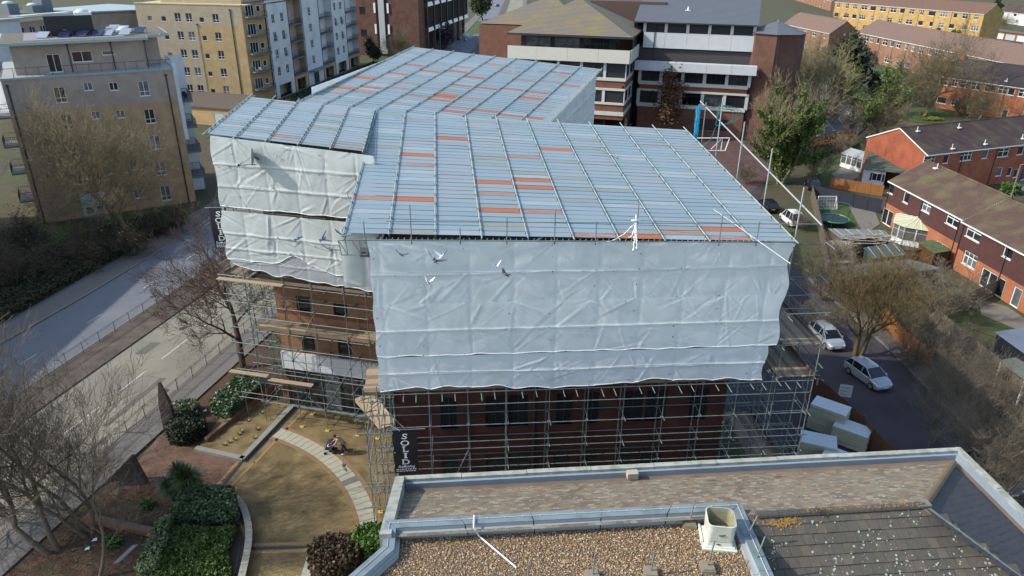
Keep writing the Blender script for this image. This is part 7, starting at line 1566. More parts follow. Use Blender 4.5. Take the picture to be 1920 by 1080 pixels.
hedge('shrub', 'daffodil clump at the foot of the thick bare trunk', gc(1748, 226, 2.2, .8), 0, .5, mat('daffodil_yellow', (.30, .30, .03), .7, (.06, .12, .02), 3, .5), 900, .2, 14, cat='flowers')
hedge('shrub', 'low green hedge bank along the white apartment block', [G(500, 205), G(700, 120), G(715, 122), G(520, 212)], 0, .8, lf_dk, 4000, .3, 15, cat='hedge')
hedge('shrub', 'green garden bush beside the lamp post behind the terrace', gc(1893, 362, 1.3, 1.2), 0, 1.4, lf_gn, 900, .16, 16, cat='bush')
# tufts of dry grass
def tufts(name, label, pts, h, m, n_=24, seed=1):
    r = random.Random(seed); b = MB()
    for p in pts:
        for k in range(n_): a_ = r.random() * 6.28; l_ = r.uniform(.4, 1) * h; q = p + Vector((math.cos(a_) * .05, math.sin(a_) * .05, 0)); e = q + Vector((math.cos(a_) * l_ * .6, math.sin(a_) * l_ * .6, l_)); s_ = Vector((-math.sin(a_), math.cos(a_), 0)) * .018; b.add((q - s_, q + s_, e), ((0, 1, 2),))
    o = b.obj(name, m); tag(o, label, 'grass'); o['kind'] = 'stuff'
tufts('dry_grass', 'pale dry grass tufts in the raised planting bed', [G(x, y, .1) for x, y in ((448, 815), (478, 822), (482, 806), (452, 810), (440, 825), (500, 760), (480, 745), (430, 830), (465, 790), (490, 775), (420, 835), (470, 770))], .35, mat('dry_grass_blade', (.30, .28, .08), .8), 40)
tufts('meadow_grass', 'green grass tufts in the soil beds by the palm', [G(rnd.uniform(120, 330), rnd.uniform(900, 1060)) for _ in range(60)], .22, lf_gn, 14, 3)
r9 = random.Random(9); b = MB()
for k in range(5200):
    p = G(r9.uniform(0, 420), r9.uniform(880, 1085)) if k % 3 else G(r9.uniform(330, 500), r9.uniform(640, 800)); a_ = r9.random() * 6.28; s_ = r9.uniform(.03, .07); b.add([p + Vector((math.cos(a_ + i * 2.1) * s_, math.sin(a_ + i * 2.1) * s_, .01 + r9.random() * .03)) for i in range(3)], ((0, 1, 2),))
o = b.obj('fallen_leaves', mat('fallen_leaf', (.16, .08, .04), .9, (.09, .05, .03), 6, .6)); tag(o, 'brown leaves scattered over the beds', 'leaves'); o['kind'] = 'stuff'
# spiky palm: two heads of long blades on short trunks
pl = thing('cabbage_palm', 'dark green spiky cabbage palm with two bushy heads above the laurel hedge', 'palm', G(352, 948)); r7 = random.Random(5)
for (px, py, h_, n_, L_) in ((360, 945, 2.1, 620, 1.35), (328, 950, 1.7, 360, 1.05), (345, 940, 2.5, 260, .9)):
    p = G(px, py); rod('trunk', p, p + UP * h_, .11, bk_dk, pl); b = MB(); top_p = p + UP * h_
    for k in range(n_):
        el = math.asin(r7.uniform(-.75, 1)); a_ = r7.random() * 6.28; d = Vector((math.cos(el) * math.cos(a_), math.cos(el) * math.sin(a_), math.sin(el))); l_ = L_ * r7.uniform(.75, 1.1); s_ = d.cross(UP).normalized() * .028; m1 = top_p + d * l_ * .55 + UP * .02; e = top_p + d * l_ - UP * .16 * l_ * math.cos(el)
        b.add((top_p, m1 - s_, e, m1 + s_), ((0, 1, 2, 3),))
    b.obj('leaf_head', mat('palm_blade', (.028, .055, .022), .5, (.09, .13, .045), 3, .5), pl)
# ------------------------------------------------------------------ courtyard walls, stones, railings
st = mat('dark_carved_stone', (.075, .062, .055), .85, (.05, .04, .035), 3, .6, bump=.02)
t = thing('standing_stone', 'tall dark pointed standing stone beside the near pavement railing', 'sculpture', G(322, 808)); p = G(322, 806); b = MB()
rg1 = [p + Vector((x * .5, y * .25, 0)) for x, y in ((-1, -1), (1, -1), (1, 1), (-1, 1))]; rg2 = [p + Vector((x * .42 - .05, y * .2, 2.4)) for x, y in ((-1, -1), (1, -1), (1, 1), (-1, 1))]; rg3 = [p + Vector((x * .09 - .12, y * .06, 4.3)) for x, y in ((-1, -1), (1, -1), (1, 1), (-1, 1))]
loft(b, [rg1, rg2, rg3]); b.add(rg3, ((0, 1, 2, 3),)); b.obj('stone', st, t)
t = thing('leaning_slab_sculpture', 'dark sail-shaped slab sculpture standing on the soil behind the bare trees', 'sculpture', G(225, 905)); p = G(222, 912)
b = MB(); b.prism([p, p + Vector((1.8, .2, 0)), p + Vector((1.15, .3, 2.3))], Vector((.1, .35, 0))); b.prism([p + Vector((-1.1, .5, 0)), p + Vector((.4, .6, 0)), p + Vector((1.0, .5, 2.1))], Vector((0, .3, 0))); b.obj('slab', st, t)
t = thing('lamp_box', 'small blue-white topped lamp box beside the laurel hedge', 'lamp', G(316, 985)); p = G(316, 983); b = MB(); b.bx(p.x - .16, p.x + .16, p.y - .16, p.y + .16, 0, .55); b.obj('case', dark, t); b = MB(); b.bx(p.x - .2, p.x + .2, p.y - .2, p.y + .2, .55, .62); b.obj('top', mat('pale_blue_panel', (1, 1, 1)), t)
# litter
for px, py, lab, m_ in ((335, 938 + 54, 'white paper scrap caught on the hedge edge', white), (172, 1015, 'white paper scrap on the soil under the bare trees', white), (158, 1032, 'pale green plastic scrap on the soil at the lower left', mat('mint_plastic', (.3, .62, .5), .5)), (380, 772, 'white scrap beside the small spiky shrub', white)):
    p = G(px, py, .05); b = MB(); b.prism([p, p + Vector((.3, .05, .02)), p + Vector((.25, .22, .1)), p + Vector((.03, .16, .04))], UP * .02); o = b.obj('litter', m_); tag(o, lab, 'litter')
b = MB(); a_, c_ = G(212, 1058, .5), G(248, 1024, 1.2); b.box(a_, c_ - a_, Vector((.3, .1, 0)), UP * .06); o = b.obj('stone_bench', mat('grey_blue_slate_bench', (.20, .22, .24), .6)); tag(o, 'tilted grey slate slab lying in the lower left soil bed', 'stone slab')
# curved retaining wall round the ivy bed
cwall = thing('retaining_wall', 'low curved orange brick wall with pale coping stones round the ivy bed', 'wall', G(445, 1000))
cp = [G(398, 928), G(432, 940), G(452, 962), G(462, 1000), G(460, 1040), G(448, 1095)]
def smooth(pts, n_): 
    out = []
    for i in range(len(pts) - 1):
        p0_, p1_, p2_, p3_ = pts[max(i - 1, 0)], pts[i], pts[i + 1], pts[min(i + 2, len(pts) - 1)]
        for k in range(n_): t_ = k / n_; out.append(.5 * ((2 * p1_) + (p2_ - p0_) * t_ + (2 * p0_ - 5 * p1_ + 4 * p2_ - p3_) * t_ ** 2 + (3 * p1_ - p0_ - 3 * p2_ + p3_) * t_ ** 3))
    return out + [pts[-1]]
cs = smooth(cp, 4); b = MB()
for p, q in zip(cs, cs[1:]): d = (q - p).normalized(); nn = Vector((d.y, -d.x, 0)); b.box(p - nn * .05, q - p, -nn * .28, UP * .42)
b.obj('brickwork', brick('orange_wall_brick', (.32, .13, .05), (.25, .10, .04), (.18, .12, .08)), cwall)
for p, q in zip(cs, cs[1:]): d = (q - p).normalized(); nn = Vector((d.y, -d.x, 0)); b = MB(); b.box(p + nn * .02 + UP * .42, (q - p) * .97, -nn * .42, UP * .06); b.obj('coping', m_slabs, cwall)
b = MB()
for p, q in zip(cs, cs[1:]): d = (q - p).normalized(); nn = Vector((d.y, -d.x, 0)); b.box(p + nn * .35, q - p, nn * .16, UP * .014)
o = b.obj('drain_channel', dark); o['kind'] = 'structure'
bw_ = thing('bed_edging_wall', 'low brown brick edging wall crossing the lower left soil beds', 'wall', G(200, 990)); b = kerbrun('x', [G(165, 975), G(300, 1005)], .5, .35, m_edge, 0); b.obj('brickwork', MT['orange_wall_brick'], bw_)
b2 = thing('bed_edging_wall', 'low brick wall between the clipped hedge and the dry planting bed', 'wall', G(440, 750)); b = kerbrun('x', [G(388, 830), G(520, 722)], .3, .45, m_edge, 0); b.obj('brickwork', MT['orange_wall_brick'], b2)
def guard(label, f0, y0, y1, h=1.1, bars=.16):
    n_ = int((y1 - y0) / 2.0); t = thing('guard_railing', label, 'railing', (rc(y0) + f0, y0, .1)); P = lambda k: Vector((rc(y0 + (y1 - y0) * k / n_) + f0, y0 + (y1 - y0) * k / n_, .1))
    m_ = mat('dull_galvanised_railing', (.11, .13, .13), .6, (.15, .165, .16), 1, .5); bb = MB()
    for k in range(n_ + 1): p = P(k); rod('post', p, p + UP * h, .04, m_, t, 5)
    for k in range(n_):
        a_, c_ = P(k), P(k + 1)
        for z in (.12, h - .15, h - .02): rod('rail', a_ + UP * z, c_ + UP * z, .022, m_, t, 4)
        for j in range(1, int((c_ - a_).length / bars)): x = a_.lerp(c_, j * bars / (c_ - a_).length); bb.tube(x + UP * .12, x + UP * (h - .15), .008, n=3, caps=False)
    bb.obj('bar', m_, t, kind='stuff')
guard('long pedestrian guard railing along the near pavement edge on the left', 11.0, 22, 66); guard('pedestrian guard railing along the middle of the two carriageways', -1.4, 24, 92)
def lamp(label, p, h, arm=0):
    t = thing('street_lamp', label, 'street lamp', p); p = Vector(p); b = MB(); b.tube(p, p + UP * h, .11, .06, 8); b.tube(p, p + UP * 1.2, .14, n=8); b.obj('column', steel, t)
    for s_ in ((-1, 1) if arm else (1,)): b = MB(); e = p + UP * h; b.tube(e, e + Vector((s_ * 1.1, 0, .15)), .04); b.bx(*sorted((e.x + s_ * 1.0, e.x + s_ * 1.9)), e.y - .16, e.y + .16, h + .08, h + .24); b.obj('lantern', mat('lamp_head', (.4, .42, .42), .5), t)
lamp('tall double armed street lamp in the middle of the far road', G(937, 106), 11.5, 1); lamp('street lamp column behind the peak of the further roof', G(866, 100), 8, 0); lamp('thin street lamp at the edge of the rear road', G(826, 100), 8.0)
lamp('street lamp behind the tiled terraces at the right edge', G(1893, 378), 5.6)
ft = thing('fountain_shell', 'small white domed ornament on the verge beside the far road', 'ornament', G(873, 76)); p = G(873, 76); b = MB(); b.tube(p, p + UP * 1.2, .5, .8, 8); b.sphere(p + UP * 1.9, 1.5, 1.5, 1.1); b.obj('dome', rend, ft, smooth=True); b = MB(); b.bx(p.x - 2.4, p.x + 2.4, p.y - .4, p.y + .4, 1.0, 1.3); b.obj('crosspiece', rend, ft)

for px, py, rz_, sc_, lab in ((1480, 130, 1, .9, 'pale scrub at the foot of the stair tower garden'), (1500, 150, 2, .8, 'yellowish scrub left of the car park'), (1560, 230, 3, .8, 'scrub along the left edge of the car park'), (1670, 235, 4, .9, 'dense scrub between the ivy trunk and garden fence'), (1700, 180, 5, .9, 'scrub in the garden by the green cage'), (1660, 175, .5, .8, 'brown bush at the end of the long terrace gardens'), (1760, 195, 1.5, .8, 'bush right of the thick bare trunk'), (1620, 135, 2.5, .7, 'bush before the terrace end window'),
    (1850, 205, 3.5, .7, 'bush by the orange terrace back door'), (1440, 300, 4.5, .9, 'scrub on the forecourt edge left of the ivy tree'), (1510, 275, 5.5, .9, 'scrub behind the ivy tree by the hedge'), (1400, 345, .9, .6, 'low scrub behind the handrail uprights'), (1530, 620, 1.9, .6, 'scrub beside the upper silver car'), (1800, 740, 2.9, .7, 'bare scrub on the verge beside the pale manhole cover'), (1850, 830, 3.9, .7, 'scrub lower down the verge by the kerb'), (1720, 640, 4.9, .6, 'scrub above the low orange fence panel'), (1590, 540, 5.9, .6, 'scrub against the long garden shed')):
    tree('SC', 'shrub', lab, G(px, py), rz_, sc_)
for px, py, sc_, lab in ((1610, 118, .5, 'small dark evergreen before the long terrace'), (1640, 195, .45, 'dark evergreen bush behind the second ivy trunk'), (1790, 100, .5, 'evergreen between the long terrace and the golden row'), (1755, 85, .4, 'round evergreen behind the long terrace roof'), (1870, 25, .5, 'far evergreen beyond the white fronted terrace'), (700, 118, .5, 'dark evergreen shrub at the foot of the white stair strip')):
    tree('E1', 'evergreen_tree', lab, G(px, py), sc_ * 9, sc_)
# ------------------------------------------------------------------ cars
tyre_m = mat('tyre_rubber', (.012, .012, .012), .8); rim_m = mat('alloy_rim', (.35, .36, .37), .35, metal=.6); cgl = mat('car_glass', (.012, .016, .02), .05, spec=.9)
def rsec(x, hw, z0, z1, r_, tum=0.0):
    """body cross-section at x: bottom to top with a rounded shoulder"""
    P = [(hw * .94, z0), (hw, z0 + .14), (hw, (z0 + z1) / 2), (hw * (1 - tum * .3), z1 - r_), (hw * (1 - tum) - r_ * .6, z1 - r_ * .25), (hw * (.55 - tum * .3), z1)]
    return [Vector((x, y, z)) for y, z in P] + [Vector((x, -y, z)) for y, z in reversed(P)]
def car(label, p, rz, paint, kind='hatch', group=None):
    key = 'car' + paint.name + kind
    if key in TREES: return dup(TREES[key], p, rz, label, group)
    t = thing('parked_car', label, 'car', p, group, rz, local=True); TREES[key] = t; b = MB()
    van = kind == 'van'; top_ = 1.9 if van else 1.48
    secs = [(-2.12, .70, .38, .80, .1), (-2.05, .82, .28, .95, .1), (-1.6, .88, .22, 1.0, .08), (-.6, .90, .20, .98, .06), (.6, .90, .20, .96, .06), (1.15, .89, .20, .94, .1), (1.75, .86, .22, .84, .14), (2.05, .76, .28, .68, .14), (2.14, .62, .36, .58, .08)]
    R_ = [rsec(*q) for q in secs]; loft(b, R_); b.add(R_[0], (tuple(range(12)),)); b.add(R_[-1][::-1], (tuple(range(12)),)); b.obj('body', paint, t, smooth=True)
    cab = [(-1.95, .80, .95), (-1.62, .74, top_ - .10), (-1.2, .70, top_), (.1, .70, top_ - .01), (.35, .72, top_ - .07), (1.18, .82, .92)]
    g = MB(); roof_ = MB(); prof = [(x, hw, z) for x, hw, z in cab]; belt = lambda x: (x, .86 - .04 * abs(x) / 2, .95)
    top_pts = [(-1.62, .66, top_ - .08), (-1.15, .68, top_), (.1, .68, top_ - .01), (.4, .66, top_ - .08)]; bot = [(-1.95, .80, .96), (-1.15, .86, .97), (.1, .87, .95), (1.2, .84, .92)]
    for i in range(3):
        for sgn in (1, -1):
            q = [Vector((bot[i][0], sgn * bot[i][1], bot[i][2])), Vector((bot[i + 1][0], sgn * bot[i + 1][1], bot[i + 1][2])), Vector((top_pts[i + 1][0], sgn * top_pts[i + 1][1], top_pts[i + 1][2])), Vector((top_pts[i][0], sgn * top_pts[i][1], top_pts[i][2]))]
            g.quad(*(q if sgn < 0 else q[::-1]))
        a_, c_ = top_pts[i], top_pts[i + 1]; roof_.quad((a_[0], -a_[1], a_[2]), (c_[0], -c_[1], c_[2]), (c_[0], -c_[1] * .6, c_[2] + .05), (a_[0], -a_[1] * .6, a_[2] + .05)); roof_.quad((a_[0], -a_[1] * .6, a_[2] + .05), (c_[0], -c_[1] * .6, c_[2] + .05), (c_[0], c_[1] * .6, c_[2] + .05), (a_[0], a_[1] * .6, a_[2] + .05)); roof_.quad((a_[0], a_[1] * .6, a_[2] + .05), (c_[0], c_[1] * .6, c_[2] + .05), (c_[0], c_[1], c_[2]), (a_[0], a_[1], a_[2]))
    T0, T3 = top_pts[0], top_pts[3]; g.quad((1.2, -.84, .92), (1.2, .84, .92), (T3[0], T3[1], T3[2] + .03), (T3[0], -T3[1], T3[2] + .03)); g.quad((-1.95, .8, .96), (-1.95, -.8, .96), (T0[0], -T0[1], T0[2] + .03), (T0[0], T0[1], T0[2] + .03)); g.obj('windows', cgl, t); roof_.obj('roof', paint, t, smooth=True)
    pb = MB()
    for sgn in (1, -1):
        for (x0, z0, y0, x1, z1, y1) in ((1.2, .92, .85, .4, top_ - .08, .67), (.05, .96, .875, .02, top_ - .02, .69), (-1.05, .97, .865, -1.12, top_ - .01, .69), (-1.95, .96, .81, -1.62, top_ - .08, .67)): pb.tube((x0, sgn * y0, z0), (x1, sgn * y1, z1), .045, n=4)
    pb.obj('pillar', paint, t)
    for x in (-1.3, 1.32):
        for sgn in (1, -1):
            w_ = MB(); w_.tube((x, sgn * .72, .32), (x, sgn * .91, .32), .32, n=14); o = w_.obj('wheel', tyre_m, t); w_ = MB(); w_.tube((x, sgn * .90, .32), (x, sgn * .925, .32), .2, n=10); w_.obj('rim', rim_m, o)
    for sgn in (1, -1):
        h = MB(); h.sphere((2.0, sgn * .6, .62), .14, .16, .09, 8, 5); h.obj('headlight', mat('headlight_lens', (.5, .53, .55), .1), t); h = MB(); h.bx(-2.12, -2.0, sgn * .62 - .1, sgn * .62 + .1, .68, .9); h.obj('tail_light', mat('red_lens', (.35, .01, .01), .2), t)
        h = MB(); h.sphere((.95, sgn * .98, .98), .08, .12, .08, 6, 4); h.obj('mirror', paint, t)
    h = MB(); h.bx(2.13, 2.16, -.26, .26, .40, .51); h.obj('front_plate', white, t); h = MB(); h.bx(-2.15, -2.12, -.26, .26, .55, .66); h.obj('rear_plate', mat('yellow_plate', (.6, .45, .05), .5), t)
    return t
silver = mat('silver_car_paint', (.42, .46, .50), .22, metal=.35); dkblue = mat('dark_blue_car_paint', (.02, .03, .07), .2, spec=.8); blk_c = mat('black_car_paint', (.012, .013, .016), .2, spec=.8); blu_c = mat('blue_car_paint', (.03, .07, .20), .25, spec=.7); wht_c = mat('white_car_paint', (.68, .70, .72), .3); grn_c = mat('dark_green_car_paint', (.04, .07, .05), .3)
car('silver hatchback parked nose towards the near building, upper of the two beside the scaffold', G(1548, 640), R(-82), silver)
car('silver car under the orange-twigged tree, lower of the two silver ones', G(1625, 712), R(-72), silver)
car('dark grey car half hidden behind the near parapet corner', G(1860, 900), R(-84), mat('dark_grey_car_paint', (.06, .06, .07), .3))
car('dark car at the end of the lane below the ivy tree', G(1522, 352), R(80), blk_c); car('black car behind the right edge of the big roof', G(1438, 392), R(95), blk_c); car('white van just beyond the right corner of the big roof', G(1482, 418), R(95), wht_c, 'van')
car('dark blue car between the ivy clad trunks in the car park', G(1600, 232), R(20), dkblue); car('silver car at the left of the car park below the stair tower', G(1463, 180), R(30), silver); car('blue car in the car park behind the scrub', G(1505, 185), R(25), blu_c); car('black car nearest the stair tower', G(1460, 158), R(30), blk_c)
car('white car at the front of the car park beside the hedge', G(1492, 268), R(115), wht_c); car('pale car beside the white one at the front of the car park', G(1522, 266), R(110), silver); car('bright blue car at the back of the car park', G(1612, 190), R(20), blu_c); car('dark car under the green grey carport', G(1905, 720), R(-80), blk_c)
car('small blue car at the bend of the far road, top', G(932, 12), R(60), blu_c)
# ------------------------------------------------------------------ person bending over a pushchair
def skin(name, verts, edges, m, parent, lvl=2, root=0):
    me = bpy.data.meshes.new(name); me.from_pydata([v[0] for v in verts], edges, []); o = bpy.data.objects.new(name, me); C.objects.link(o)
    md = o.modifiers.new('s', 'SKIN'); sv = me.skin_vertices[0].data
    for i, v in enumerate(verts): rr_ = v[1] if isinstance(v[1], tuple) else (v[1], v[1]); sv[i].radius = rr_; sv[i].use_root = (i == root)
    md.use_smooth_shade = True; sb = o.modifiers.new('b', 'SUBSURF'); sb.levels = lvl; sb.render_levels = lvl
    dg = bpy.context.evaluated_depsgraph_get(); nm = bpy.data.meshes.new_from_object(o.evaluated_get(dg)); bpy.data.objects.remove(o); nm.materials.clear(); nm.materials.append(m)
    nm.polygons.foreach_set('use_smooth', [True] * len(nm.polygons)); return link(name, nm, parent)
pp = G(645, 851); per = thing('person', 'person in a beige top and dark trousers bending forward over the pushchair', 'person', pp, None, R(190), local=True)
skm = mat('skin', (.42, .24, .17), .6); knit = mat('beige_top', (.42, .33, .25), .9, (.36, .28, .21), 12, .5); trs = mat('mauve_brown_trousers', (.10, .065, .06), .9); drk = mat('navy_trousers', (.02, .022, .05), .8)
# faces +x; hips back, trunk leaning forward
bv = [((0, 0, .98), (.15, .17)), ((.10, 0, 1.12), (.14, .17)), ((.26, 0, 1.30), (.14, .19)), ((.38, 0, 1.42), (.10, .17)), ((.45, 0, 1.49), (.055, .055)), ((.50, 0, 1.56), (.06, .06)), ((.57, 0, 1.62), (.095, .085)), ((.60, 0, 1.70), (.085, .08)),
      ((.36, .19, 1.40), .07), ((.48, .25, 1.18), .048), ((.68, .20, 1.02), .036), ((.36, -.19, 1.40), .07), ((.50, -.25, 1.20), .048), ((.72, -.18, 1.05), .036),
      ((.0, .10, .90), .10), ((.10, .12, .50), .065), ((.0, .12, .12), .045), ((.12, .12, .05), .045), ((0, -.10, .90), .10), ((-.08, -.12, .52), .065), ((-.22, -.12, .14), .045), ((-.10, -.12, .05), .045)]
be = [(0, 1), (1, 2), (2, 3), (3, 4), (4, 5), (5, 6), (6, 7), (3, 8), (8, 9), (9, 10), (3, 11), (11, 12), (12, 13), (0, 14), (14, 15), (15, 16), (16, 17), (0, 18), (18, 19), (19, 20), (20, 21)]
skin('body', bv, be, skm, per)
tv = [((0, 0, 1.0), (.17, .19)), ((.10, 0, 1.12), (.16, .19)), ((.26, 0, 1.30), (.16, .21)), ((.38, 0, 1.42), (.12, .18)), ((.36, .20, 1.39), .085), ((.48, .255, 1.18), .065), ((.64, .215, 1.05), .05), ((.36, -.20, 1.39), .085), ((.50, -.255, 1.20), .065), ((.67, -.20, 1.08), .05), ((-.06, 0, .84), (.19, .21))]
skin('top', tv, [(0, 1), (1, 2), (2, 3), (3, 4), (4, 5), (5, 6), (3, 7), (7, 8), (8, 9), (0, 10)], knit, per)
skin('trousers', [((-.03, 0, .92), (.16, .18)), ((.0, .10, .85), .12), ((.10, .12, .50), .082), ((.0, .12, .14), .06), ((0, -.10, .85), .12), ((-.08, -.12, .52), .082), ((-.22, -.12, .16), .06)], [(0, 1), (1, 2), (2, 3), (0, 4), (4, 5), (5, 6)], drk, per)
for x, y in ((.06, .12), (-.16, -.12)): b = MB(); b.sphere((x, y, .05), .15, .055, .05, 10, 6); b.obj('shoe', mat('white_trainer', (.6, .6, .62), .6), per, smooth=True)
b = MB(); b.sphere((.575, 0, 1.70), .115, .105, .11, 12, 8); b.sphere((.50, 0, 1.63), .09, .10, .12, 10, 6); b.sphere((.46, .0, 1.74), .05, .05, .05); b.obj('hair', mat('brown_hair', (.12, .045, .022), .7), per, smooth=True)
b = MB(); b.sphere((.685, 0, 1.62), .018, .014, .02, 6, 4); b.sphere((.645, .10, 1.65), .012, .01, .02, 6, 4); b.obj('nose', skm, per); b = MB(); b.sphere((.672, .03, 1.655), .009); b.sphere((.672, -.03, 1.655), .009); b.obj('eyes', dark, per); b = MB(); b.bx(.662, .672, -.02, .02, 1.575, 1.583); b.obj('mouth', mat('lips', (.3, .09, .08), .6), per)
for sgn, hx, hz in ((1, .68, 1.02), (-1, .72, 1.05)):
    y0 = sgn * (.20 if sgn > 0 else .18); vv = [((hx, y0, hz), .03), ((hx + .06, y0 - sgn * .01, hz - .02), (.036, .018))]; ee = [(0, 1)]
    for k, (dy, l_) in enumerate(((-.026, .055), (-.009, .065), (.009, .06), (.025, .045))): i = len(vv); vv += [((hx + .085, y0 - sgn * .01 + dy, hz - .02), .0095), ((hx + .085 + l_ * .6, y0 - sgn * .01 + dy, hz - .04), .009), ((hx + .075 + l_ * .75, y0 - sgn * .01 + dy, hz - .07), .008)]; ee += [(1, i), (i, i + 1), (i + 1, i + 2)]
    i = len(vv); vv += [((hx + .04, y0 - sgn * .04, hz - .02), .011), ((hx + .07, y0 - sgn * .055, hz - .045), .009)]; ee += [(1, i), (i, i + 1)]; skin('hand', vv, ee, skm, per, 1)
pc = thing('pushchair', 'navy pushchair with a folded hood and pale blanket in front of the bending person', 'pushchair', G(621, 848), None, R(5), local=True)
nav = mat('navy_pushchair_cloth', (.008, .010, .03), .8)
b = MB()
for y in (-.26, .26): b.path([(-.38, y, .12), (.05, y, .5), (.42, y, 1.02)], .018); b.path([(.32, y, .12), (.0, y, .55)], .018)
b.tube((.42, -.26, 1.02), (.42, .26, 1.02), .022); b.tube((-.38, -.26, .12), (-.38, .26, .12), .012); b.tube((.32, -.26, .12), (.32, .26, .12), .012); b.obj('frame', steelg, pc)
for x, y in ((-.38, -.28), (-.38, .28), (.32, -.28), (.32, .28)): b = MB(); b.tube((x, y - .02, .12), (x, y + .02, .12), .12, n=12); b.obj('wheel', tyre_m, pc)
b = MB(); b.prism([(-.35, -.24, .42), (.12, -.24, .38), (.28, -.24, .92), (.18, -.24, .94), (.05, -.24, .52), (-.35, -.24, .52)], (0, .48, 0)); b.obj('seat', nav, pc)
b = MB()
for k in range(6):
    a_, c_ = R(20 + k * 22), R(20 + (k + 1) * 22); P_1, P_2 = [(.12 - math.cos(x) * .42, .62 + math.sin(x) * .42) for x in (a_, c_)]; b.quad((P_1[0], -.27, P_1[1]), (P_2[0], -.27, P_2[1]), (P_2[0], .27, P_2[1]), (P_1[0], .27, P_1[1]))
b.obj('hood', nav, pc, smooth=True); b = MB(); b.sphere((-.05, 0, .60), .2, .17, .08, 10, 6); b.obj('blanket', mat('pale_blue_blanket', (.45, .5, .66), .9), pc, smooth=True); b = MB(); b.bx(-.1, .25, -.22, .22, .16, .34); b.obj('basket', blackm, pc)
b = MB(); b.sphere((.36, 0, .8), .12, .16, .16); b.obj('bag', blackm, pc, smooth=True)
# ------------------------------------------------------------------ pigeons
pg = mat('pigeon_grey', (.16, .18, .22), .7, (.24, .26, .30), 9, .5); pgd = mat('pigeon_dark_grey', (.07, .08, .10), .7, (.13, .14, .17), 9, .5); pgw = mat('pigeon_white', (.75, .77, .78), .7)
def bird(label, p, hd, bank, m, flap, dn=None, pitch=.1):
    t = thing('pigeon', label, 'bird', p, 'pigeons flying in front of the sheeting' if flap is not None else 'pigeons on the ground and ledges', 0, local=True)
    t.rotation_euler = (bank, pitch if flap is not None else 0, hd); b = MB()
    b.sphere((0, 0, 0), .15, .058, .055, 10, 6); b.sphere((.15, 0, .035), .045, .035, .038, 8, 5); b.tube((.18, 0, .03), (.215, 0, .02), .012, .003, 5); b.obj('body', m, t, smooth=True)
    b = MB(); b.prism([(-.12, -.03, 0), (-.12, .03, 0), (-.27, .065, 0), (-.27, -.065, 0)], (0, 0, .008)); b.obj('tail', m, t)
    if flap is None:
        for y in (-.02, .02): rod('leg', (0, y, -.09), (0, y, -.04), .006, mat('pink_leg', (.4, .12, .1), .6), t, 4)
        for sg in (1, -1): b = MB(); b.sphere((-.03, sg * .045, .01), .13, .02, .045, 8, 5); b.obj('wing', dn or m, t, smooth=True)
        return t
    for sg in (1, -1):
        f = flap * (1 if sg > 0 else .8); b = MB(); z1, z2 = math.sin(f) * .16, math.sin(f * 1.3) * .34; y1, y2 = math.cos(f) * .16, math.cos(f * 1.1) * .36
        top_ = [Vector((.07, sg * .03, .01)), Vector((.10, sg * y1, z1)), Vector((.02, sg * y2, z2)), Vector((-.05, sg * y2 * .97, z2 * .97)), Vector((-.09, sg * y1, z1)), Vector((-.08, sg * .03, 0))]
        fs = ((0, 1, 4, 5), (1, 2, 3, 4)); b.add([v + UP * .006 for v in top_], fs if sg > 0 else tuple(f_[::-1] for f_ in fs)); b.add([v - UP * .004 for v in top_], tuple(f_[::-1] for f_ in fs) if sg > 0 else fs); b.obj('wing', dn or m, t, smooth=True)
    return t
def air(px, py, d): r_ = ray(px, py).normalized(); return Vector((0, 0, CAMH)) + r_ * d
for px, py, d, hd, bk, m_, f_, dn, lab in ((815, 489, 21, 1.9, .5, pgd, .5, None, 'largest dark pigeon flying with wings spread over the white sheeting'), (829, 481, 27, 1.2, -.3, pgw, .7, None, 'white pigeon just above and right of the largest dark one'), (752, 478, 31, 2.2, .4, pgd, .4, None, 'small dark pigeon flying near the top left of the front sheeting'),
    (803, 531, 31, 2.0, .2, pg, .9, pgw, 'pale winged pigeon below the largest dark one'), (930, 501, 30, 1.7, -.2, pg, .8, pgw, 'pale winged pigeon right of the others with a raised wing'), (947, 514, 32, 2.6, .9, pgd, .2, None, 'thin looking dark pigeon turning edge-on, rightmost in the air'), (641, 441, 25, 2.4, .5, pg, .3, None, 'grey pigeon flying across the left corner of the front roof'),
    (605, 448, 27, 1.4, 1.0, pg, .9, None, 'pigeon with a raised dark wing over the left sheeting'), (619, 468, 28, 2.0, .4, pgd, .2, None, 'dark pigeon flying lowest over the left sheeting bulge'), (560, 447, 30, 1.2, .7, pg, 1.0, pgw, 'leftmost pigeon, pale against the left sheeting')):
    bird(lab, air(px, py, d), hd, bk, m_, f_, dn)
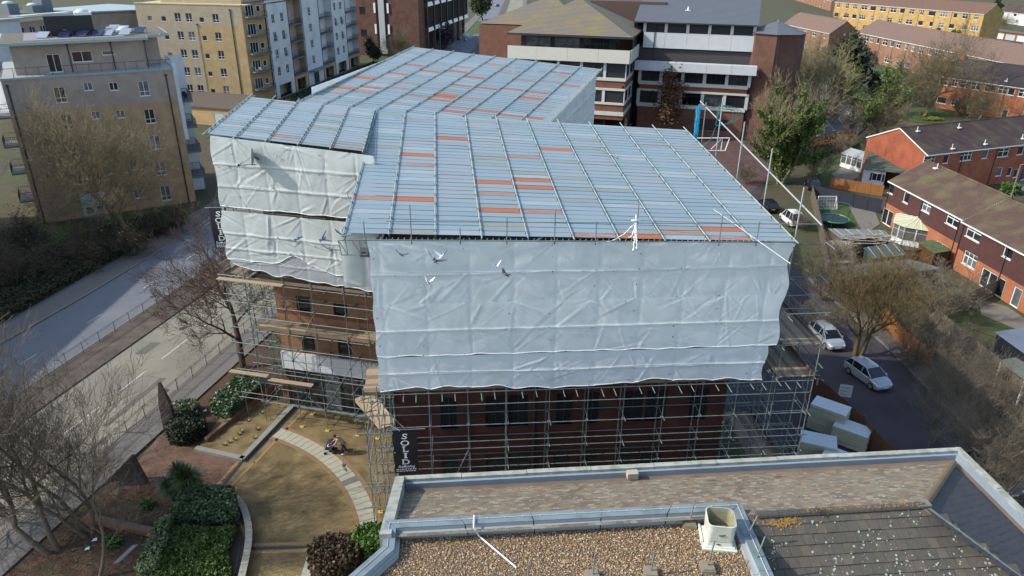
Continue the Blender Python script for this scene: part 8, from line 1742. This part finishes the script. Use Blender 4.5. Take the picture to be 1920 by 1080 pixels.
bird('pigeon perched on the front eave of the big roof', FTo.p(FTo.uz(1012, 452)[0], .15, 20.35), .8, 0, pgd, None); bird('pigeon walking on the pale slabs behind the pushchair', G(643, 871, .10), 1.7, 0, pgd, None); bird('second pigeon on the pale slabs, nearer the grey slab', G(645, 879, .10), 2.2, 0, pg, None); bird('pigeon perched on the cream balcony band of the office block', Fr(FOw.p(0, .8, 0), FOw.az).p(FOw.uz(1083, 103)[0], 0, 17.0), .8, 0, pgd, None)

for px, py, rz_, sc_, lab in ((1560, 60, 1, .45, 'small bare tree before the golden terrace'), (1640, 50, 2, .4, 'small bare tree between golden and brown terraces'), (1880, 60, 4, .45, 'bare tree above the garage row'), (1500, 60, 5, .5, 'bare tree left of the pink roofed terrace end'), (1480, 200, 2.2, .7, 'bare tree rising beside the stair tower'), (1700, 215, .8, .5, 'thin bare tree left of the thick bare trunk'), (1830, 232, 2.8, .45, 'small bare tree behind the ridge of the red terrace')):
    tree('A', 'bare_tree', lab, G(px, py), rz_, sc_)
for px, py, rz_, sc_, lab in ((1600, 165, 1, .9, 'scrub at the fence left of the long terrace'), (1730, 160, 2, .9, 'scrub in the middle of the terrace gardens'), (1780, 175, 3, .9, 'scrub before the orange terrace gable'), (1580, 290, 4, .7, 'scrub in the hedge by the small lawn'), (1450, 110, 5, .8, 'bush before the pink roofed terrace'), (1550, 110, 6, .8, 'bush right of the pink roofed terrace'), (1820, 62, 1.4, .6, 'bush left of the garage row'), (1900, 105, 2.4, .7, 'bush between garages and the long terrace'),
    (1420, 280, 2.7, .8, 'twiggy bush by the handrail crossbar'), (1500, 430, 3.7, .5, 'low scrub along the lane beside the white van')):
    tree('SC', 'shrub', lab, G(px, py), rz_, sc_)

for px, py, rz_, sc_, lab in ((1450, 240, 1, .8, 'pale bare crown between the stair tower and the ivy tree'), (1585, 165, 2.2, .75, 'pale bare crown before the end of the long terrace'), (1690, 120, 3.1, .6, 'pale bare crown against the long terrace windows')):
    tree('W0', 'bare_tree', lab, G(px, py), rz_, sc_)
